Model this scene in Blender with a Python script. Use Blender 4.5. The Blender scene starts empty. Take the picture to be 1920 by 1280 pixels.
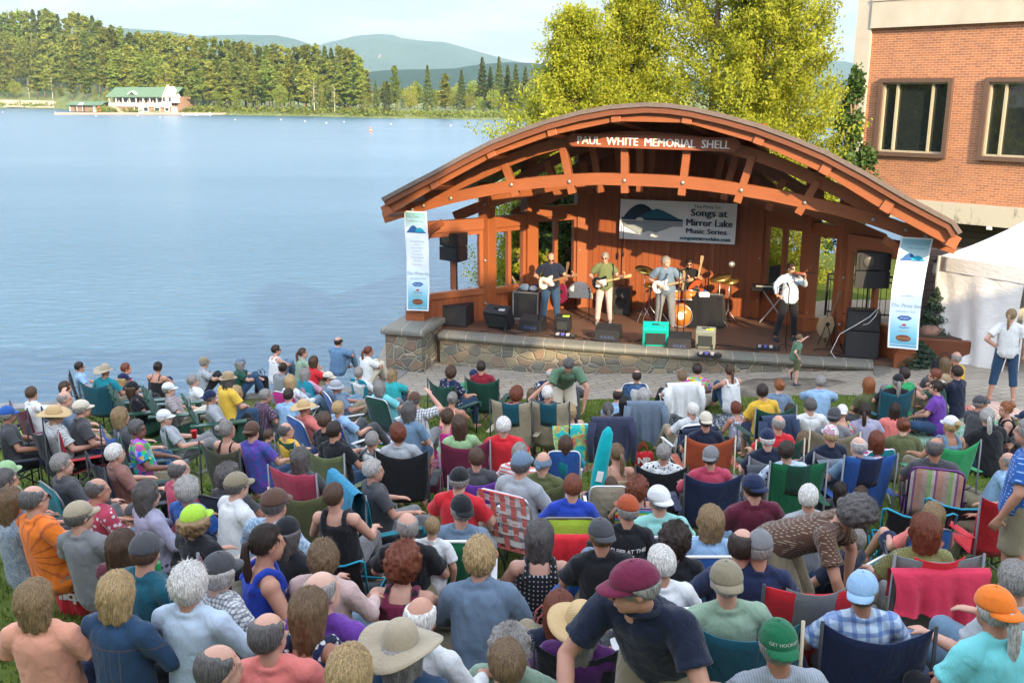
import bpy, bmesh, math, random
import numpy as np
from mathutils import Vector, Matrix, Euler, noise
random.seed(7)
R = math.radians
D = bpy.data
SC = bpy.context.scene
COL = SC.collection
# ---------------------------------------------------------------- camera, world, sun, exposure
F = 1840.0                      # focal length in pixels of a 1920 px wide frame
TH = R(14.3)                    # camera pitch below the horizon
HC = 6.2                        # camera height above the plaza
cam_d = D.cameras.new('camera'); cam = D.objects.new('camera', cam_d); COL.objects.link(cam)
cam.location = (0, 0, HC); cam.rotation_euler = (R(90) - TH, 0, 0)
cam_d.sensor_width = 36; cam_d.lens = F / 1920 * 36
cam_d.clip_start = .1; cam_d.clip_end = 30000
SC.camera = cam
SUN_EL = 22.0
SUN_V = Vector((.38, -1, math.tan(R(SUN_EL)) * 1.07)).normalized()     # towards the sun
W = D.worlds.new('World'); SC.world = W; W.use_nodes = True
nt = W.node_tree; nt.nodes.clear()
def wn(t, **k):
    n = nt.nodes.new(t)
    for a, b in k.items():
        if a.startswith('_'): n.inputs[a[1:].replace('_', ' ')].default_value = b
        else: setattr(n, a, b)
    return n
sky = wn('ShaderNodeTexSky', sky_type='NISHITA', sun_disc=False)
sky.sun_elevation = R(SUN_EL); sky.sun_rotation = math.atan2(SUN_V.x, SUN_V.y)
sky.altitude = 500; sky.air_density = 1.0; sky.dust_density = .6; sky.ozone_density = 1.6
tc = wn('ShaderNodeTexCoord'); mp = wn('ShaderNodeMapping'); mp.inputs['Scale'].default_value = (2.4, 2.4, 16)
ns = wn('ShaderNodeTexNoise', _Scale=2.6, _Detail=7.0, _Roughness=.58)
rp = wn('ShaderNodeValToRGB'); rp.color_ramp.elements[0].position = .46; rp.color_ramp.elements[1].position = .64
mx = wn('ShaderNodeMix', data_type='RGBA')
hs = wn('ShaderNodeHueSaturation', _Saturation=.48, _Value=2.2)
bg = wn('ShaderNodeBackground', _Strength=.15); ow = wn('ShaderNodeOutputWorld')
L = nt.links.new
L(tc.outputs['Generated'], mp.inputs[0]); L(mp.outputs[0], ns.inputs['Vector']); L(ns.outputs[0], rp.inputs[0])
L(sky.outputs[0], hs.inputs['Color'])
veil = wn('ShaderNodeMix', data_type='RGBA'); sz_ = wn('ShaderNodeSeparateXYZ'); L(tc.outputs['Generated'], sz_.inputs[0]); vr = wn('ShaderNodeMapRange', interpolation_type='SMOOTHSTEP'); vr.inputs[1].default_value = .14; vr.inputs[2].default_value = .50; vr.inputs[3].default_value = 1.0; vr.inputs[4].default_value = .12; L(sz_.outputs[2], vr.inputs[0]); L(vr.outputs[0], veil.inputs[0]); L(hs.outputs[0], veil.inputs[6]); veil.inputs[7].default_value = (.84, .85, .86, 1)      # thin even haze of a bright summer evening
L(rp.outputs[0], mx.inputs[0]); L(veil.outputs[2], mx.inputs[6]); mx.inputs[7].default_value = (1.24, 1.18, 1.16, 1)
L(mx.outputs[2], bg.inputs[0]); L(bg.outputs[0], ow.inputs[0])
sun_d = D.lights.new('sun', 'SUN'); sun_d.energy = 2.0; sun_d.angle = R(.5); sun_d.color = (1, .78, .48)
sun = D.objects.new('sun', sun_d); COL.objects.link(sun); sun.rotation_euler = SUN_V.to_track_quat('Z', 'Y').to_euler()
sun.location = (10, -60, 60)
SC.view_settings.view_transform = 'Standard'; SC.view_settings.look = 'None'
SC.view_settings.exposure = 2.36; SC.view_settings.gamma = 1
SC.cycles.max_bounces = 6; SC.cycles.diffuse_bounces = 3; SC.cycles.glossy_bounces = 3
SC.cycles.transparent_max_bounces = 12; SC.cycles.transmission_bounces = 4; SC.cycles.volume_bounces = 0
SC.cycles.caustics_reflective = False; SC.cycles.caustics_refractive = False

# ---------------------------------------------------------------- measuring helpers (pixels of the 1920 x 1280 photograph)
def ray(px, py):
    a = (px - 960) / F; b = (py - 640) / F
    return Vector((a, math.cos(TH) - b * math.sin(TH), -math.sin(TH) - b * math.cos(TH)))
def at_y(px, py, Y):
    r = ray(px, py); return Vector((0, 0, HC)) + r * (Y / r.y)
def at_z(px, py, z):
    r = ray(px, py); return Vector((0, 0, HC)) + r * ((z - HC) / r.z)
def at_plane(px, py, p, d):             # vertical plane through p along horizontal unit d -> (s along d, z)
    r = ray(px, py); n = Vector((-d[1], d[0], 0)); c = Vector((0, 0, HC))
    t = (Vector(p) - c).dot(n) / r.dot(n); q = c + r * t
    return ((q - Vector(p)).dot(Vector((d[0], d[1], 0))), q.z)
BY = [-40, 0, 4, 7, 9, 11, 14, 17, 19.2, 60]; BZ = [3.5, 3.2, 2.65, 1.95, 1.5, 1.2, .8, .3, 0, 0]
def sms(a, b, x): t = min(1, max(0, (x - a) / (b - a))); return t * t * (3 - 2 * t)
def tz(X, Y):
    z = float(np.interp(Y, BY, BZ)) * .5 + (float(np.interp(Y - .6, BY, BZ)) + float(np.interp(Y + .6, BY, BZ))) * .25
    z += min(.72, max(0, (X - .8) * .092)) * sms(12, 17.5, Y)
    return z
def on_ground(px, py, hz):               # ground point under a pixel seen hz above the ground
    r = ray(px, py); c = Vector((0, 0, HC)); t = 2.0
    while t < 60:
        q = c + r * t
        if q.z <= tz(q.x, q.y) + hz: break
        t += .02
    return q.x, q.y, tz(q.x, q.y)
# stage frame: u to the right along its front, v to the back
SA = R(-15.9); SU = Vector((math.cos(SA), math.sin(SA), 0)); SV = Vector((-math.sin(SA), math.cos(SA), 0))
SM = Vector((2.97, 21.1, 0)); SZ = .75
def st(u, v, z=0): return SM + SU * u + SV * v + Vector((0, 0, z))
def spl(px, py, v):
    p = SM + SV * v; return at_plane(px, py, (p.x, p.y, 0), (SU.x, SU.y))
def on_stage(px, py, z=SZ):
    q = at_z(px, py, z); d = q - SM; return d.dot(SU), d.dot(SV)

# ---------------------------------------------------------------- materials
MATS = {}
class NB:
    def __init__(s, name):
        s.m = D.materials.new(name); s.m.use_nodes = True; s.t = s.m.node_tree; s.t.nodes.clear()
        s.out = s.t.nodes.new('ShaderNodeOutputMaterial'); s.b = s.t.nodes.new('ShaderNodeBsdfPrincipled')
        s.t.links.new(s.b.outputs[0], s.out.inputs[0])
    def n(s, t, **k):
        x = s.t.nodes.new(t)
        for a, b in k.items():
            if a.startswith('_'): x.inputs[a[1:].replace('_', ' ')].default_value = b
            else: setattr(x, a, b)
        return x
    def l(s, a, b): s.t.links.new(a, b)
    def coord(s, kind='Object', scale=(1, 1, 1), rot=(0, 0, 0)):
        c = s.n('ShaderNodeTexCoord'); m = s.n('ShaderNodeMapping')
        m.inputs['Scale'].default_value = scale; m.inputs['Rotation'].default_value = rot
        s.l(c.outputs[kind], m.inputs[0]); return m.outputs[0]
    def noise(s, v, scale, detail=4.0, rough=.55, dist=0.0):
        x = s.n('ShaderNodeTexNoise', _Scale=scale, _Detail=detail, _Roughness=rough, _Distortion=dist)
        s.l(v, x.inputs['Vector']); return x.outputs[0]
    def ramp(s, f, stops, interp='LINEAR'):
        r = s.n('ShaderNodeValToRGB'); e = r.color_ramp.elements; r.color_ramp.interpolation = interp
        while len(e) < len(stops): e.new(.5)
        for q, (p, c) in zip(e, stops): q.position = p; q.color = (*c, 1) if len(c) == 3 else c
        s.l(f, r.inputs[0]); return r.outputs[0]
    def mix(s, f, a, b, mode='MIX'):
        x = s.n('ShaderNodeMix', data_type='RGBA', blend_type=mode)
        for i, v in ((0, f), (6, a), (7, b)):
            if hasattr(v, 'links') or hasattr(v, 'is_linked'): s.l(v, x.inputs[i])
            elif i == 0: x.inputs[0].default_value = v
            else: x.inputs[i].default_value = (*v, 1) if len(v) == 3 else v
        return x.outputs[2]
    def math(s, op, a, b=None):
        x = s.n('ShaderNodeMath', operation=op)
        for i, v in ((0, a), (1, b)):
            if v is None: continue
            if hasattr(v, 'is_linked'): s.l(v, x.inputs[i])
            else: x.inputs[i].default_value = v
        return x.outputs[0]
    def bump(s, h, strength=.3, dist=.01):
        x = s.n('ShaderNodeBump', _Strength=strength, _Distance=dist); s.l(h, x.inputs['Height']); s.l(x.outputs[0], s.b.inputs['Normal'])
    def base(s, c):
        if hasattr(c, 'is_linked'): s.l(c, s.b.inputs['Base Color'])
        else: s.b.inputs['Base Color'].default_value = (*c, 1)
    def p(s, **k):
        for a, b in k.items(): s.b.inputs[a.replace('_', ' ')].default_value = b
        return s
def flat(name, c, rough=.6, metal=0.0, var=.12, scale=14, bump=.12, spec=.4):
    if name in MATS: return MATS[name]
    b = NB(name); v = b.coord('Object'); f = b.noise(v, scale, 5)
    lo = tuple(x * (1 - var) for x in c); hi = tuple(min(1, x * (1 + var)) for x in c)
    b.base(b.ramp(f, [(.3, lo), (.7, hi)])); b.p(Roughness=rough, Metallic=metal, Specular_IOR_Level=spec)
    if bump: b.bump(b.noise(v, scale * 5, 3), bump, .01)
    MATS[name] = b.m; return b.m

# ---------------------------------------------------------------- object helpers
def link(o, parent=None):
    COL.objects.link(o)
    if parent: o.parent = parent
    return o
def tag(o, label=None, cat=None, group=None, kind=None):
    if label: o['label'] = label
    if cat: o['category'] = cat
    if group: o['group'] = group
    if kind: o['kind'] = kind
    return o
def empty(name, loc=(0, 0, 0), rz=0, label=None, cat=None, group=None):
    o = D.objects.new(name, None); link(o); o.location = loc; o.rotation_euler = (0, 0, rz); o.empty_display_size = .1
    return tag(o, label, cat, group)
def mesh(name, V, Fc, mat=None, smooth=False):
    me = D.meshes.new(name); me.from_pydata([tuple(v) for v in V], [], Fc)
    if mat: me.materials.append(mat)
    if smooth: me.polygons.foreach_set('use_smooth', [True] * len(me.polygons))
    me.update(); return me
def obj(name, me, parent=None, loc=None, rot=None, color=None):
    o = D.objects.new(name, me); link(o, parent)
    if loc is not None: o.location = loc
    if rot is not None: o.rotation_euler = rot
    if color is not None: o.color = (*color, 1) if len(color) == 3 else color
    return o
class MB:
    """collects boxes, tubes, sweeps into one mesh"""
    def __init__(s): s.V = []; s.F = []; s.mi = []; s.cur = 0
    def add(s, V, Fc):
        n = len(s.V); s.V += [Vector(v) for v in V]; s.F += [tuple(i + n for i in f) for f in Fc]; s.mi += [s.cur] * len(Fc); return s
    def box(s, c, d, rot=None, bev=0):
        x, y, z = d[0] / 2, d[1] / 2, d[2] / 2; M = Matrix.Translation(c)
        if rot is not None: M = M @ (rot.to_4x4() if isinstance(rot, Matrix) else Euler(rot).to_matrix().to_4x4())
        if bev:
            bm = bmesh.new(); bmesh.ops.create_cube(bm, size=1)
            for v in bm.verts: v.co = Vector((v.co.x * 2 * x, v.co.y * 2 * y, v.co.z * 2 * z))
            bmesh.ops.bevel(bm, geom=bm.edges[:], offset=bev, segments=2, affect='EDGES', profile=.5)
            bm.verts.index_update(); s.add([M @ v.co for v in bm.verts], [[v.index for v in f.verts] for f in bm.faces]); bm.free(); return s
        P = [M @ Vector((a * x, b * y, c2 * z)) for a in (-1, 1) for b in (-1, 1) for c2 in (-1, 1)]
        return s.add(P, [(0, 1, 3, 2), (4, 6, 7, 5), (0, 4, 5, 1), (2, 3, 7, 6), (0, 2, 6, 4), (1, 5, 7, 3)])
    def beam(s, a, b, w, h, up=(0, 0, 1), bev=0):       # box from a to b, w sideways, h along up
        a = Vector(a); b = Vector(b); t = (b - a); l = t.length; t.normalize(); sd = t.cross(Vector(up)).normalized(); u = sd.cross(t)
        M = Matrix((t, sd, u)).transposed(); return s.box((a + b) / 2, (l, w, h), M, bev)
    def tube(s, pts, r, n=8, caps=True, closed=False):
        pts = [Vector(p) for p in pts]; m = len(pts); rr = r if isinstance(r, (list, tuple)) else [r] * m
        V = []; side = None
        for i, p in enumerate(pts):
            a = pts[i - 1] if i else (pts[-1] if closed else p); c = pts[i + 1] if i < m - 1 else (pts[0] if closed else p)
            t = (c - a).normalized()
            if side is None: side = t.orthogonal().normalized()
            side = (side - t * side.dot(t));
            side = side.normalized() if side.length > 1e-5 else t.orthogonal().normalized()
            o = t.cross(side)
            for k in range(n):
                an = 2 * math.pi * k / n; V.append(p + (side * math.cos(an) + o * math.sin(an)) * rr[i])
        Fc = []
        for i in range(m if closed else m - 1):
            for k in range(n):
                a = i * n + k; b = i * n + (k + 1) % n; j = ((i + 1) % m) * n
                Fc.append((a, b, j + (k + 1) % n, j + k))
        if caps and not closed: Fc.append(tuple(reversed(range(n)))); Fc.append(tuple(range((m - 1) * n, m * n)))
        return s.add(V, Fc)
    def ell(s, c, rad, n=12, m=8, rot=None):
        V = []; Fc = []; M = Matrix.Translation(c)
        if rot is not None: M = M @ (rot.to_4x4() if isinstance(rot, Matrix) else Euler(rot).to_matrix().to_4x4())
        for i in range(m + 1):
            ph = math.pi * i / m
            for k in range(n):
                th = 2 * math.pi * k / n; V.append(M @ Vector((rad[0] * math.sin(ph) * math.cos(th), rad[1] * math.sin(ph) * math.sin(th), rad[2] * math.cos(ph))))
        for i in range(m):
            for k in range(n):
                a = i * n + k; b = i * n + (k + 1) % n; Fc.append((a, a + n, b + n, b))
        return s.add(V, Fc)
    def prism(s, poly, ax, ay, org, az, d0, d1):        # polygon in (ax, ay) extruded from d0 to d1 along az
        ax, ay, org, az = map(Vector, (ax, ay, org, az)); n = len(poly)
        V = [org + ax * x + ay * y + az * d for d in (d0, d1) for x, y in poly]
        return s.add(V, [tuple(range(n))[::-1], tuple(range(n, 2 * n))] + [(i, (i + 1) % n, n + (i + 1) % n, n + i) for i in range(n)])
    def lathe(s, prof, c=(0, 0, 0), n=20):
        V = []; Fc = []; c = Vector(c)
        for r, z in prof:
            for k in range(n): a = 2 * math.pi * k / n; V.append(c + Vector((r * math.cos(a), r * math.sin(a), z)))
        for i in range(len(prof) - 1):
            for k in range(n): a = i * n + k; b = i * n + (k + 1) % n; Fc.append((a, b, b + n, a + n))
        Fc.append(tuple(reversed(range(n)))); Fc.append(tuple(range((len(prof) - 1) * n, len(prof) * n)))
        return s.add(V, Fc)
    def mesh(s, name, mat=None, smooth=False, fix=True):
        me = D.meshes.new(name); me.from_pydata([tuple(v) for v in s.V], [], s.F)
        for m_ in (mat if isinstance(mat, (list, tuple)) else [mat]):
            if m_: me.materials.append(m_)
        if any(s.mi): me.polygons.foreach_set('material_index', s.mi)
        if fix:
            bm = bmesh.new(); bm.from_mesh(me); bmesh.ops.recalc_face_normals(bm, faces=bm.faces[:]); bm.to_mesh(me); bm.free()
        if smooth: me.polygons.foreach_set('use_smooth', [True] * len(me.polygons))
        me.update(); return me
    def build(s, name, mat, parent=None, smooth=False, loc=None, rot=None, color=None, fix=True):
        return obj(name, s.mesh(name, mat, smooth, fix), parent, loc, rot, color)
def copy_tree(o, parent=None):
    c = o.copy(); link(c, parent)
    for ch in o.children: copy_tree(ch, c)
    return c
def text_mesh(name, s, size, mat, depth=.004, offset=0, align='CENTER', shear=0, xs=1.0):
    c = D.curves.new('txt', 'FONT'); c.body = s; c.size = size; c.extrude = depth; c.align_x = align; c.shear = shear; c.resolution_u = 2
    o = D.objects.new('txt', c); COL.objects.link(o)
    dg = bpy.context.evaluated_depsgraph_get(); me = D.meshes.new_from_object(o.evaluated_get(dg)); me.name = name
    D.objects.remove(o); D.curves.remove(c)
    me.materials.clear(); me.materials.append(mat)
    if offset > 0:                       # bold: the same letters once more, shifted a little
        bm = bmesh.new(); bm.from_mesh(me)
        for i, dx in enumerate((-offset * 2, offset * 2)):
            g = bmesh.ops.duplicate(bm, geom=[f for f in bm.faces if i == 0 or f.index >= 0] if i == 0 else fs)['geom'] if i == 0 else bmesh.ops.duplicate(bm, geom=fs)['geom']
            if i == 0: fs = [q for q in g if isinstance(q, bmesh.types.BMFace)]; ov = [q for q in g if isinstance(q, bmesh.types.BMVert)]; bmesh.ops.translate(bm, verts=ov, vec=(dx, 0, .0007))
            else: bmesh.ops.translate(bm, verts=[q for q in g if isinstance(q, bmesh.types.BMVert)], vec=(dx - (-offset * 2), 0, .0007))
        bm.to_mesh(me); bm.free()
    if xs != 1:
        for v in me.vertices: v.co.x *= xs
    return me
# ================================================================ setting: terrain, plaza, lake, far shore, hills
def grass_mat():
    b = NB('grass_ground'); v = b.coord('Object')
    f1 = b.noise(v, .7, 4); f2 = b.noise(v, 9, 5); f3 = b.noise(v, 60, 3)
    c = b.mix(f2, (.05, .085, .012), (.14, .18, .022))
    c = b.mix(b.ramp(f1, [(.52, (0, 0, 0)), (.72, (1, 1, 1))]), c, (.13, .12, .05))
    b.base(b.mix(b.math('MULTIPLY', f3, .5), c, (.05, .08, .015))); b.p(Roughness=.9, Specular_IOR_Level=.2); b.bump(f3, .8, .03); return b.m
def paver_mat():
    b = NB('stone_pavers'); v = b.coord('Object', (1, 1, 1), (0, 0, R(-16)))
    br = b.n('ShaderNodeTexBrick', _Scale=1.0, _Mortar_Size=.012, _Brick_Width=.42, _Row_Height=.21, _Bias=-.2)
    br.offset = .5; br.inputs['Color1'].default_value = (.33, .28, .21, 1); br.inputs['Color2'].default_value = (.43, .365, .275, 1); br.inputs['Mortar'].default_value = (.15, .135, .11, 1)
    b.l(v, br.inputs['Vector']); f = b.noise(v, 1.3, 5); g = b.noise(v, 40, 4)
    c = b.mix(b.ramp(f, [(.35, (0, 0, 0)), (.7, (1, 1, 1))]), br.outputs[0], (.27, .25, .22), 'MIX')
    c = b.mix(.55, br.outputs[0], c); c = b.mix(b.math('MULTIPLY', g, .25), c, (.12, .11, .10))
    b.base(c); b.p(Roughness=.85, Specular_IOR_Level=.25); b.bump(b.mix(.4, br.outputs['Fac'], g), -.25, .01); return b.m
def grid(name, xs, ys, fz, mat, kind='structure', smooth=True, skip=None):
    V = [(x, y, fz(x, y)) for y in ys for x in xs]; n = len(xs); Fc = []
    for j in range(len(ys) - 1):
        for i in range(n - 1):
            if skip and skip(.5 * (xs[i] + xs[i + 1]), .5 * (ys[j] + ys[j + 1])): continue
            Fc.append((j * n + i, j * n + i + 1, (j + 1) * n + i + 1, (j + 1) * n + i))
    o = obj(name, mesh(name, V, Fc, mat, smooth)); return tag(o, kind=kind)
# lake edge: ground stops along a low seawall on the left
def edge_y(x): return 19.9 + (x + 3) * .22 if x < -2.6 else 60
xs = list(np.arange(-26, 42.1, .7)); ys = list(np.arange(-42, 20.6, .55))
def gz(x, y): return tz(x, min(y, 60)) if y < edge_y(x) - .3 else -1.5
# sheet warped so its far border follows the seawall
def ground_sheet():
    V = []; Fc = []; T = np.concatenate([np.linspace(0, .62, 20), np.linspace(.63, .94, 60), np.linspace(.95, 1, 14)])
    for blk in ([x for x in xs if x < -3] + [-3.0], [-3.0] + [x for x in xs if x > -2.9]):
        o = len(V); nx = len(blk)
        for t in T:
            for x in blk:
                ye = 20.1 + (x + 3) * .22 if blk[0] < -4 else float(np.interp(x, [-3, -.4, .9], [21.6, 23.4, 34])); ym = min(20.1, ye - .2); y = -42 + t / .94 * (ym + 42) if t <= .94 else ym + (t - .94) / .06 * (ye - ym); V.append((x, y, tz(x, y)))
        for j in range(len(T) - 1):
            for i in range(nx - 1): Fc.append((o + j * nx + i, o + j * nx + i + 1, o + (j + 1) * nx + i + 1, o + (j + 1) * nx + i))
    return tag(obj('lawn_ground', mesh('lawn_ground', V, Fc, grass_mat(), True)), kind='structure')
ground_sheet()
def seawall():
    b = MB(); pts = [(x, 20.1 + (x + 3) * .22) for x in np.arange(-26, -2.9, 1.0)] + [(-2.6, 21.2), (-2.3, 22.4), (-.4, 23.6), (.9, 34)]
    for (x0, y0), (x1, y1) in zip(pts, pts[1:]):
        z = max(tz(x0, y0), 0) + .04
        b.beam((x0, y0 + .06, (z - 1.6) / 2), (x1 + .02, y1 + .06, (z - 1.6) / 2), .34, z + 1.6, bev=.02)
    return tag(b.build('lake_wall', flat('seawall_stone', (.20, .19, .17), .9, 0, .35, 3, .5)), 'low grey stone retaining wall along the edge of the lake', 'wall')
seawall()
# plaza of pavers between the lawn and the stage, running off to the right
BX = [-3.2, -1, 1.6, 3.2, 4.5, 6, 7.2, 9, 12, 25]; BYY = [19.9, 19.6, 19.1, 18.6, 18.1, 17.5, 16.4, 14.2, 12.5, 11]
def plaza():
    V = []; Fc = []; X = list(np.arange(-3.2, 25, .35)); T = np.linspace(0, 1, 46)
    for t in T:
        for x in X:
            y0 = float(np.interp(x, BX, BYY)) + .12 * noise.noise((x * 1.3, 0, 0)); y = y0 + t * (26 - y0); V.append((x, y, tz(x, y) + .012))
    n = len(X)
    for j in range(len(T) - 1):
        for i in range(n - 1): Fc.append((j * n + i, j * n + i + 1, (j + 1) * n + i + 1, (j + 1) * n + i))
    return tag(obj('paved_plaza', mesh('paved_plaza', V, Fc, paver_mat(), True)), kind='structure')
plaza()
# grass blades on the lawn in view
def blades():
    rs = np.random.RandomState(3); N = 95000
    Y = 3.2 + rs.rand(N) ** .8 * 17; X = (rs.rand(N) * 2 - 1) * (Y * .62 + 1)
    keep = np.array([(y < np.interp(x, BX, BYY) - .02) and y < 19.6 + (min(x, -3) + 3) * .22 for x, y in zip(X, Y)])
    X, Y = X[keep], Y[keep]; n = len(X); Z = np.array([tz(x, y) for x, y in zip(X, Y)])
    h = .03 + .05 * rs.rand(n); a = rs.rand(n) * 6.28; w = .008 + .006 * rs.rand(n); lean = (rs.rand(n, 2) - .5) * .06
    P = np.empty((n, 3, 3)); P[:, 0] = np.c_[X - np.cos(a) * w, Y - np.sin(a) * w, Z]; P[:, 1] = np.c_[X + np.cos(a) * w, Y + np.sin(a) * w, Z]
    P[:, 2] = np.c_[X + lean[:, 0], Y + lean[:, 1], Z + h]
    me = D.meshes.new('grass'); me.vertices.add(3 * n); me.vertices.foreach_set('co', P.ravel()); me.loops.add(3 * n); me.loops.foreach_set('vertex_index', np.arange(3 * n))
    me.polygons.add(n); me.polygons.foreach_set('loop_start', np.arange(n) * 3); me.update(calc_edges=True)
    b = NB('grass_blade'); v = b.coord('Object'); b.base(b.ramp(b.noise(v, 3.5, 4), [(.3, (.07, .12, .012)), (.7, (.20, .25, .03))])); b.p(Roughness=.7); me.materials.append(b.m)
    tag(obj('grass', me), kind='stuff')
blades()
def water_mat():
    b = NB('lake_water'); v = b.coord('Object', (1, 1, 1), (0, 0, R(8)))
    v1 = b.coord('Object', (.55, 1.15, 1), (0, 0, R(-6))); f = b.noise(v1, 2.3, 6, .62, .4); g = b.noise(v, .35, 3); k = b.noise(b.coord('Object', (.012, .045, 1)), 1, 4)
    b.base((.03, .10, .16)); b.p(Roughness=.26, IOR=1.5, Specular_IOR_Level=.55)
    h = b.math('ADD', f, b.math('MULTIPLY', g, .8)); st_ = b.ramp(k, [(.35, (.55,) * 3), (.65, (1,) * 3)])
    bp = b.n('ShaderNodeBump', _Distance=.26); b.l(h, bp.inputs['Height']); b.l(st_, bp.inputs['Strength']); b.l(bp.outputs[0], b.b.inputs['Normal'])
    return b.m
tag(obj('lake_water', mesh('lake_water', [(-900, -60, -.8), (700, -60, -.8), (700, 640, -.8), (-900, 640, -.8)], [(0, 1, 2, 3)], water_mat())), kind='structure')

# ---- far shore
SHP = [(-900, 430), (-60, 430), (0, 428), (125, 405), (200, 314), (340, 309), (450, 300), (600, 285), (700, 270), (940, 252), (1150, 240), (1400, 215), (1560, 197), (1700, 190), (2700, 180)]
def shore_y(px): return float(np.interp(px, [a for a, _ in SHP], [b for _, b in SHP]))
def fw(px, Y): # world X for pixel column at distance Y near the horizon
    return (px - 960) / F * (Y * math.cos(TH) + 6.5 * math.sin(TH))
def land_h(px, d):
    k = float(np.interp(px, [0, 250, 420, 650, 720, 2000], [.17, .10, .035, .02, .008, .02]))
    return -.95 + min(d, 4) * .28 + max(0, min(d, 160)) * k
def far_land():
    b = NB('far_shore'); v = b.coord('Object'); f = b.noise(v, .08, 5); g = b.noise(v, .6, 4)
    c = b.mix(f, (.06, .10, .02), (.17, .19, .05)); c = b.mix(b.ramp(g, [(.55, (0, 0, 0)), (.75, (1, 1, 1))]), c, (.26, .23, .15)); b.base(c); b.p(Roughness=.95)
    PX = list(range(-900, 2701, 40)); DD = [-3, 0, 1.5, 4, 10, 25, 60, 160, 500, 1500]; V = []; Fc = []
    for d in DD:
        for px in PX:
            Y = shore_y(px) + d; j = 1.5 * noise.noise((px * .02, d * .05, 0)) if d >= 0 else 0; V.append((fw(px, Y), Y + j, -1.6 if d < 0 else land_h(px, d) + (j * .3 if d > 5 else 0)))
    n = len(PX)
    for j in range(len(DD) - 1):
        for i in range(n - 1): Fc.append((j * n + i, j * n + i + 1, (j + 1) * n + i + 1, (j + 1) * n + i))
    tag(obj('far_shore', mesh('far_shore', V, Fc, b.m, True)), kind='structure')
    V = []; Fc = []; PX = list(range(-300, 150, 15))
    for d in (.5, 6, 12):
        for px in PX: Y = shore_y(px) + d; V.append((fw(px, Y), Y, land_h(px, d) + .35))
    n = len(PX)
    for j in range(2):
        for i in range(n - 1): Fc.append((j * n + i, j * n + i + 1, (j + 1) * n + i + 1, (j + 1) * n + i))
    tag(obj('sand_beach', mesh('sand_beach', V, Fc, flat('sand', (.48, .38, .26), .95, 0, .1, .5, .2), True)), kind='structure')
far_land()
def hills(name, pts, Dm, depth, mat, seed, base=-2):
    xs_ = [p[0] for p in pts]; n = 150; PX = np.linspace(xs_[0], xs_[-1], n); V = []; Fc = []; m = 26
    for j in range(m):
        t = j / (m - 1); Y = Dm - depth + depth * 1.5 * t
        for px in PX:
            X = fw(px, Dm); py = float(np.interp(px, xs_, [p[1] for p in pts])); r = ray(px, py); zc = HC + r.z * (Dm / r.y)
            tt = t / .667; s_ = math.sin(min(1, tt) * math.pi / 2) ** 1.15 if tt < 1 else math.cos((tt - 1) * math.pi)
            e = (noise.fractal((X / 900 + seed, Y / 600, 0), 1, 2, 5)) * zc * .16 * math.sin(min(1, tt) * math.pi) if tt < 1 else 0
            V.append((X, Y, base + (zc - base) * max(0, s_) + e + (noise.noise((X / 60, Y / 60, seed)) * zc * .012 if tt <= 1 else 0)))
    for j in range(m - 1):
        for i in range(n - 1): Fc.append((j * n + i, j * n + i + 1, (j + 1) * n + i + 1, (j + 1) * n + i))
    tag(obj(name, mesh(name, V, Fc, mat, True)), kind='structure')
def hill_mat(name, a, c, slide=False, sc=1.0):
    b = NB(name); v = b.coord('Object'); f = b.noise(v, .004 * sc, 6, .6); g = b.noise(v, .05 * sc, 4, .7)
    col = b.mix(f, a, c); col = b.mix(b.math('MULTIPLY', g, .6), col, tuple(x * .5 for x in a))
    if slide:
        q = at_y(733, 112, 4560)
        v2 = b.n('ShaderNodeVectorMath', operation='SUBTRACT'); b.l(b.coord('Object'), v2.inputs[0]); v2.inputs[1].default_value = (q.x, 4560, q.z)
        m = b.n('ShaderNodeMapping'); m.inputs['Scale'].default_value = (1 / 9, 1 / 5000, 1 / 20); b.l(v2.outputs[0], m.inputs[0])
        ln = b.n('ShaderNodeVectorMath', operation='LENGTH'); b.l(m.outputs[0], ln.inputs[0])
        col = b.mix(b.ramp(b.math('ADD', ln.outputs['Value'], b.math('MULTIPLY', g, .9)), [(.75, (1, 1, 1)), (1.25, (0, 0, 0))]), col, (.34, .25, .20))
    b.base(col); b.p(Roughness=1, Specular_IOR_Level=0); b.bump(b.mix(.5, f, g), 1, 60); return b.m
hills('mountain', [(430, 120), (520, 104), (600, 92), (640, 80), (680, 70), (720, 67), (745, 69), (760, 75), (800, 80), (840, 84), (900, 100), (960, 115), (1020, 128), (1150, 150), (1300, 170)], 5000, 1500, hill_mat('mountain_forest', (.015, .05, .025), (.10, .14, .05), True), 3)
hills('distant_ridge', [(-400, 60), (0, 55), (180, 60), (260, 56), (300, 60), (340, 62), (380, 69), (410, 71), (440, 68), (480, 67), (530, 68), (560, 74), (590, 85), (640, 110), (700, 150)], 4000, 1000, hill_mat('ridge_forest', (.02, .06, .03), (.09, .13, .05)), 8)
hills('near_hill', [(500, 165), (640, 160), (690, 140), (740, 134), (800, 133), (860, 131), (905, 124), (950, 120), (1000, 122), (1060, 132), (1300, 150), (1480, 158), (1560, 150), (1700, 150), (2100, 140)], 2300, 700, hill_mat('hill_forest', (.015, .06, .03), (.04, .10, .04), False, 3), 15)
hills('distant_ridge', [(1350, 150), (1450, 130), (1520, 117), (1536, 116), (1560, 122), (1578, 128), (1592, 122), (1640, 112), (1800, 100), (2100, 110), (2600, 150)], 4600, 1200, D.materials['ridge_forest'], 21)

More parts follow.
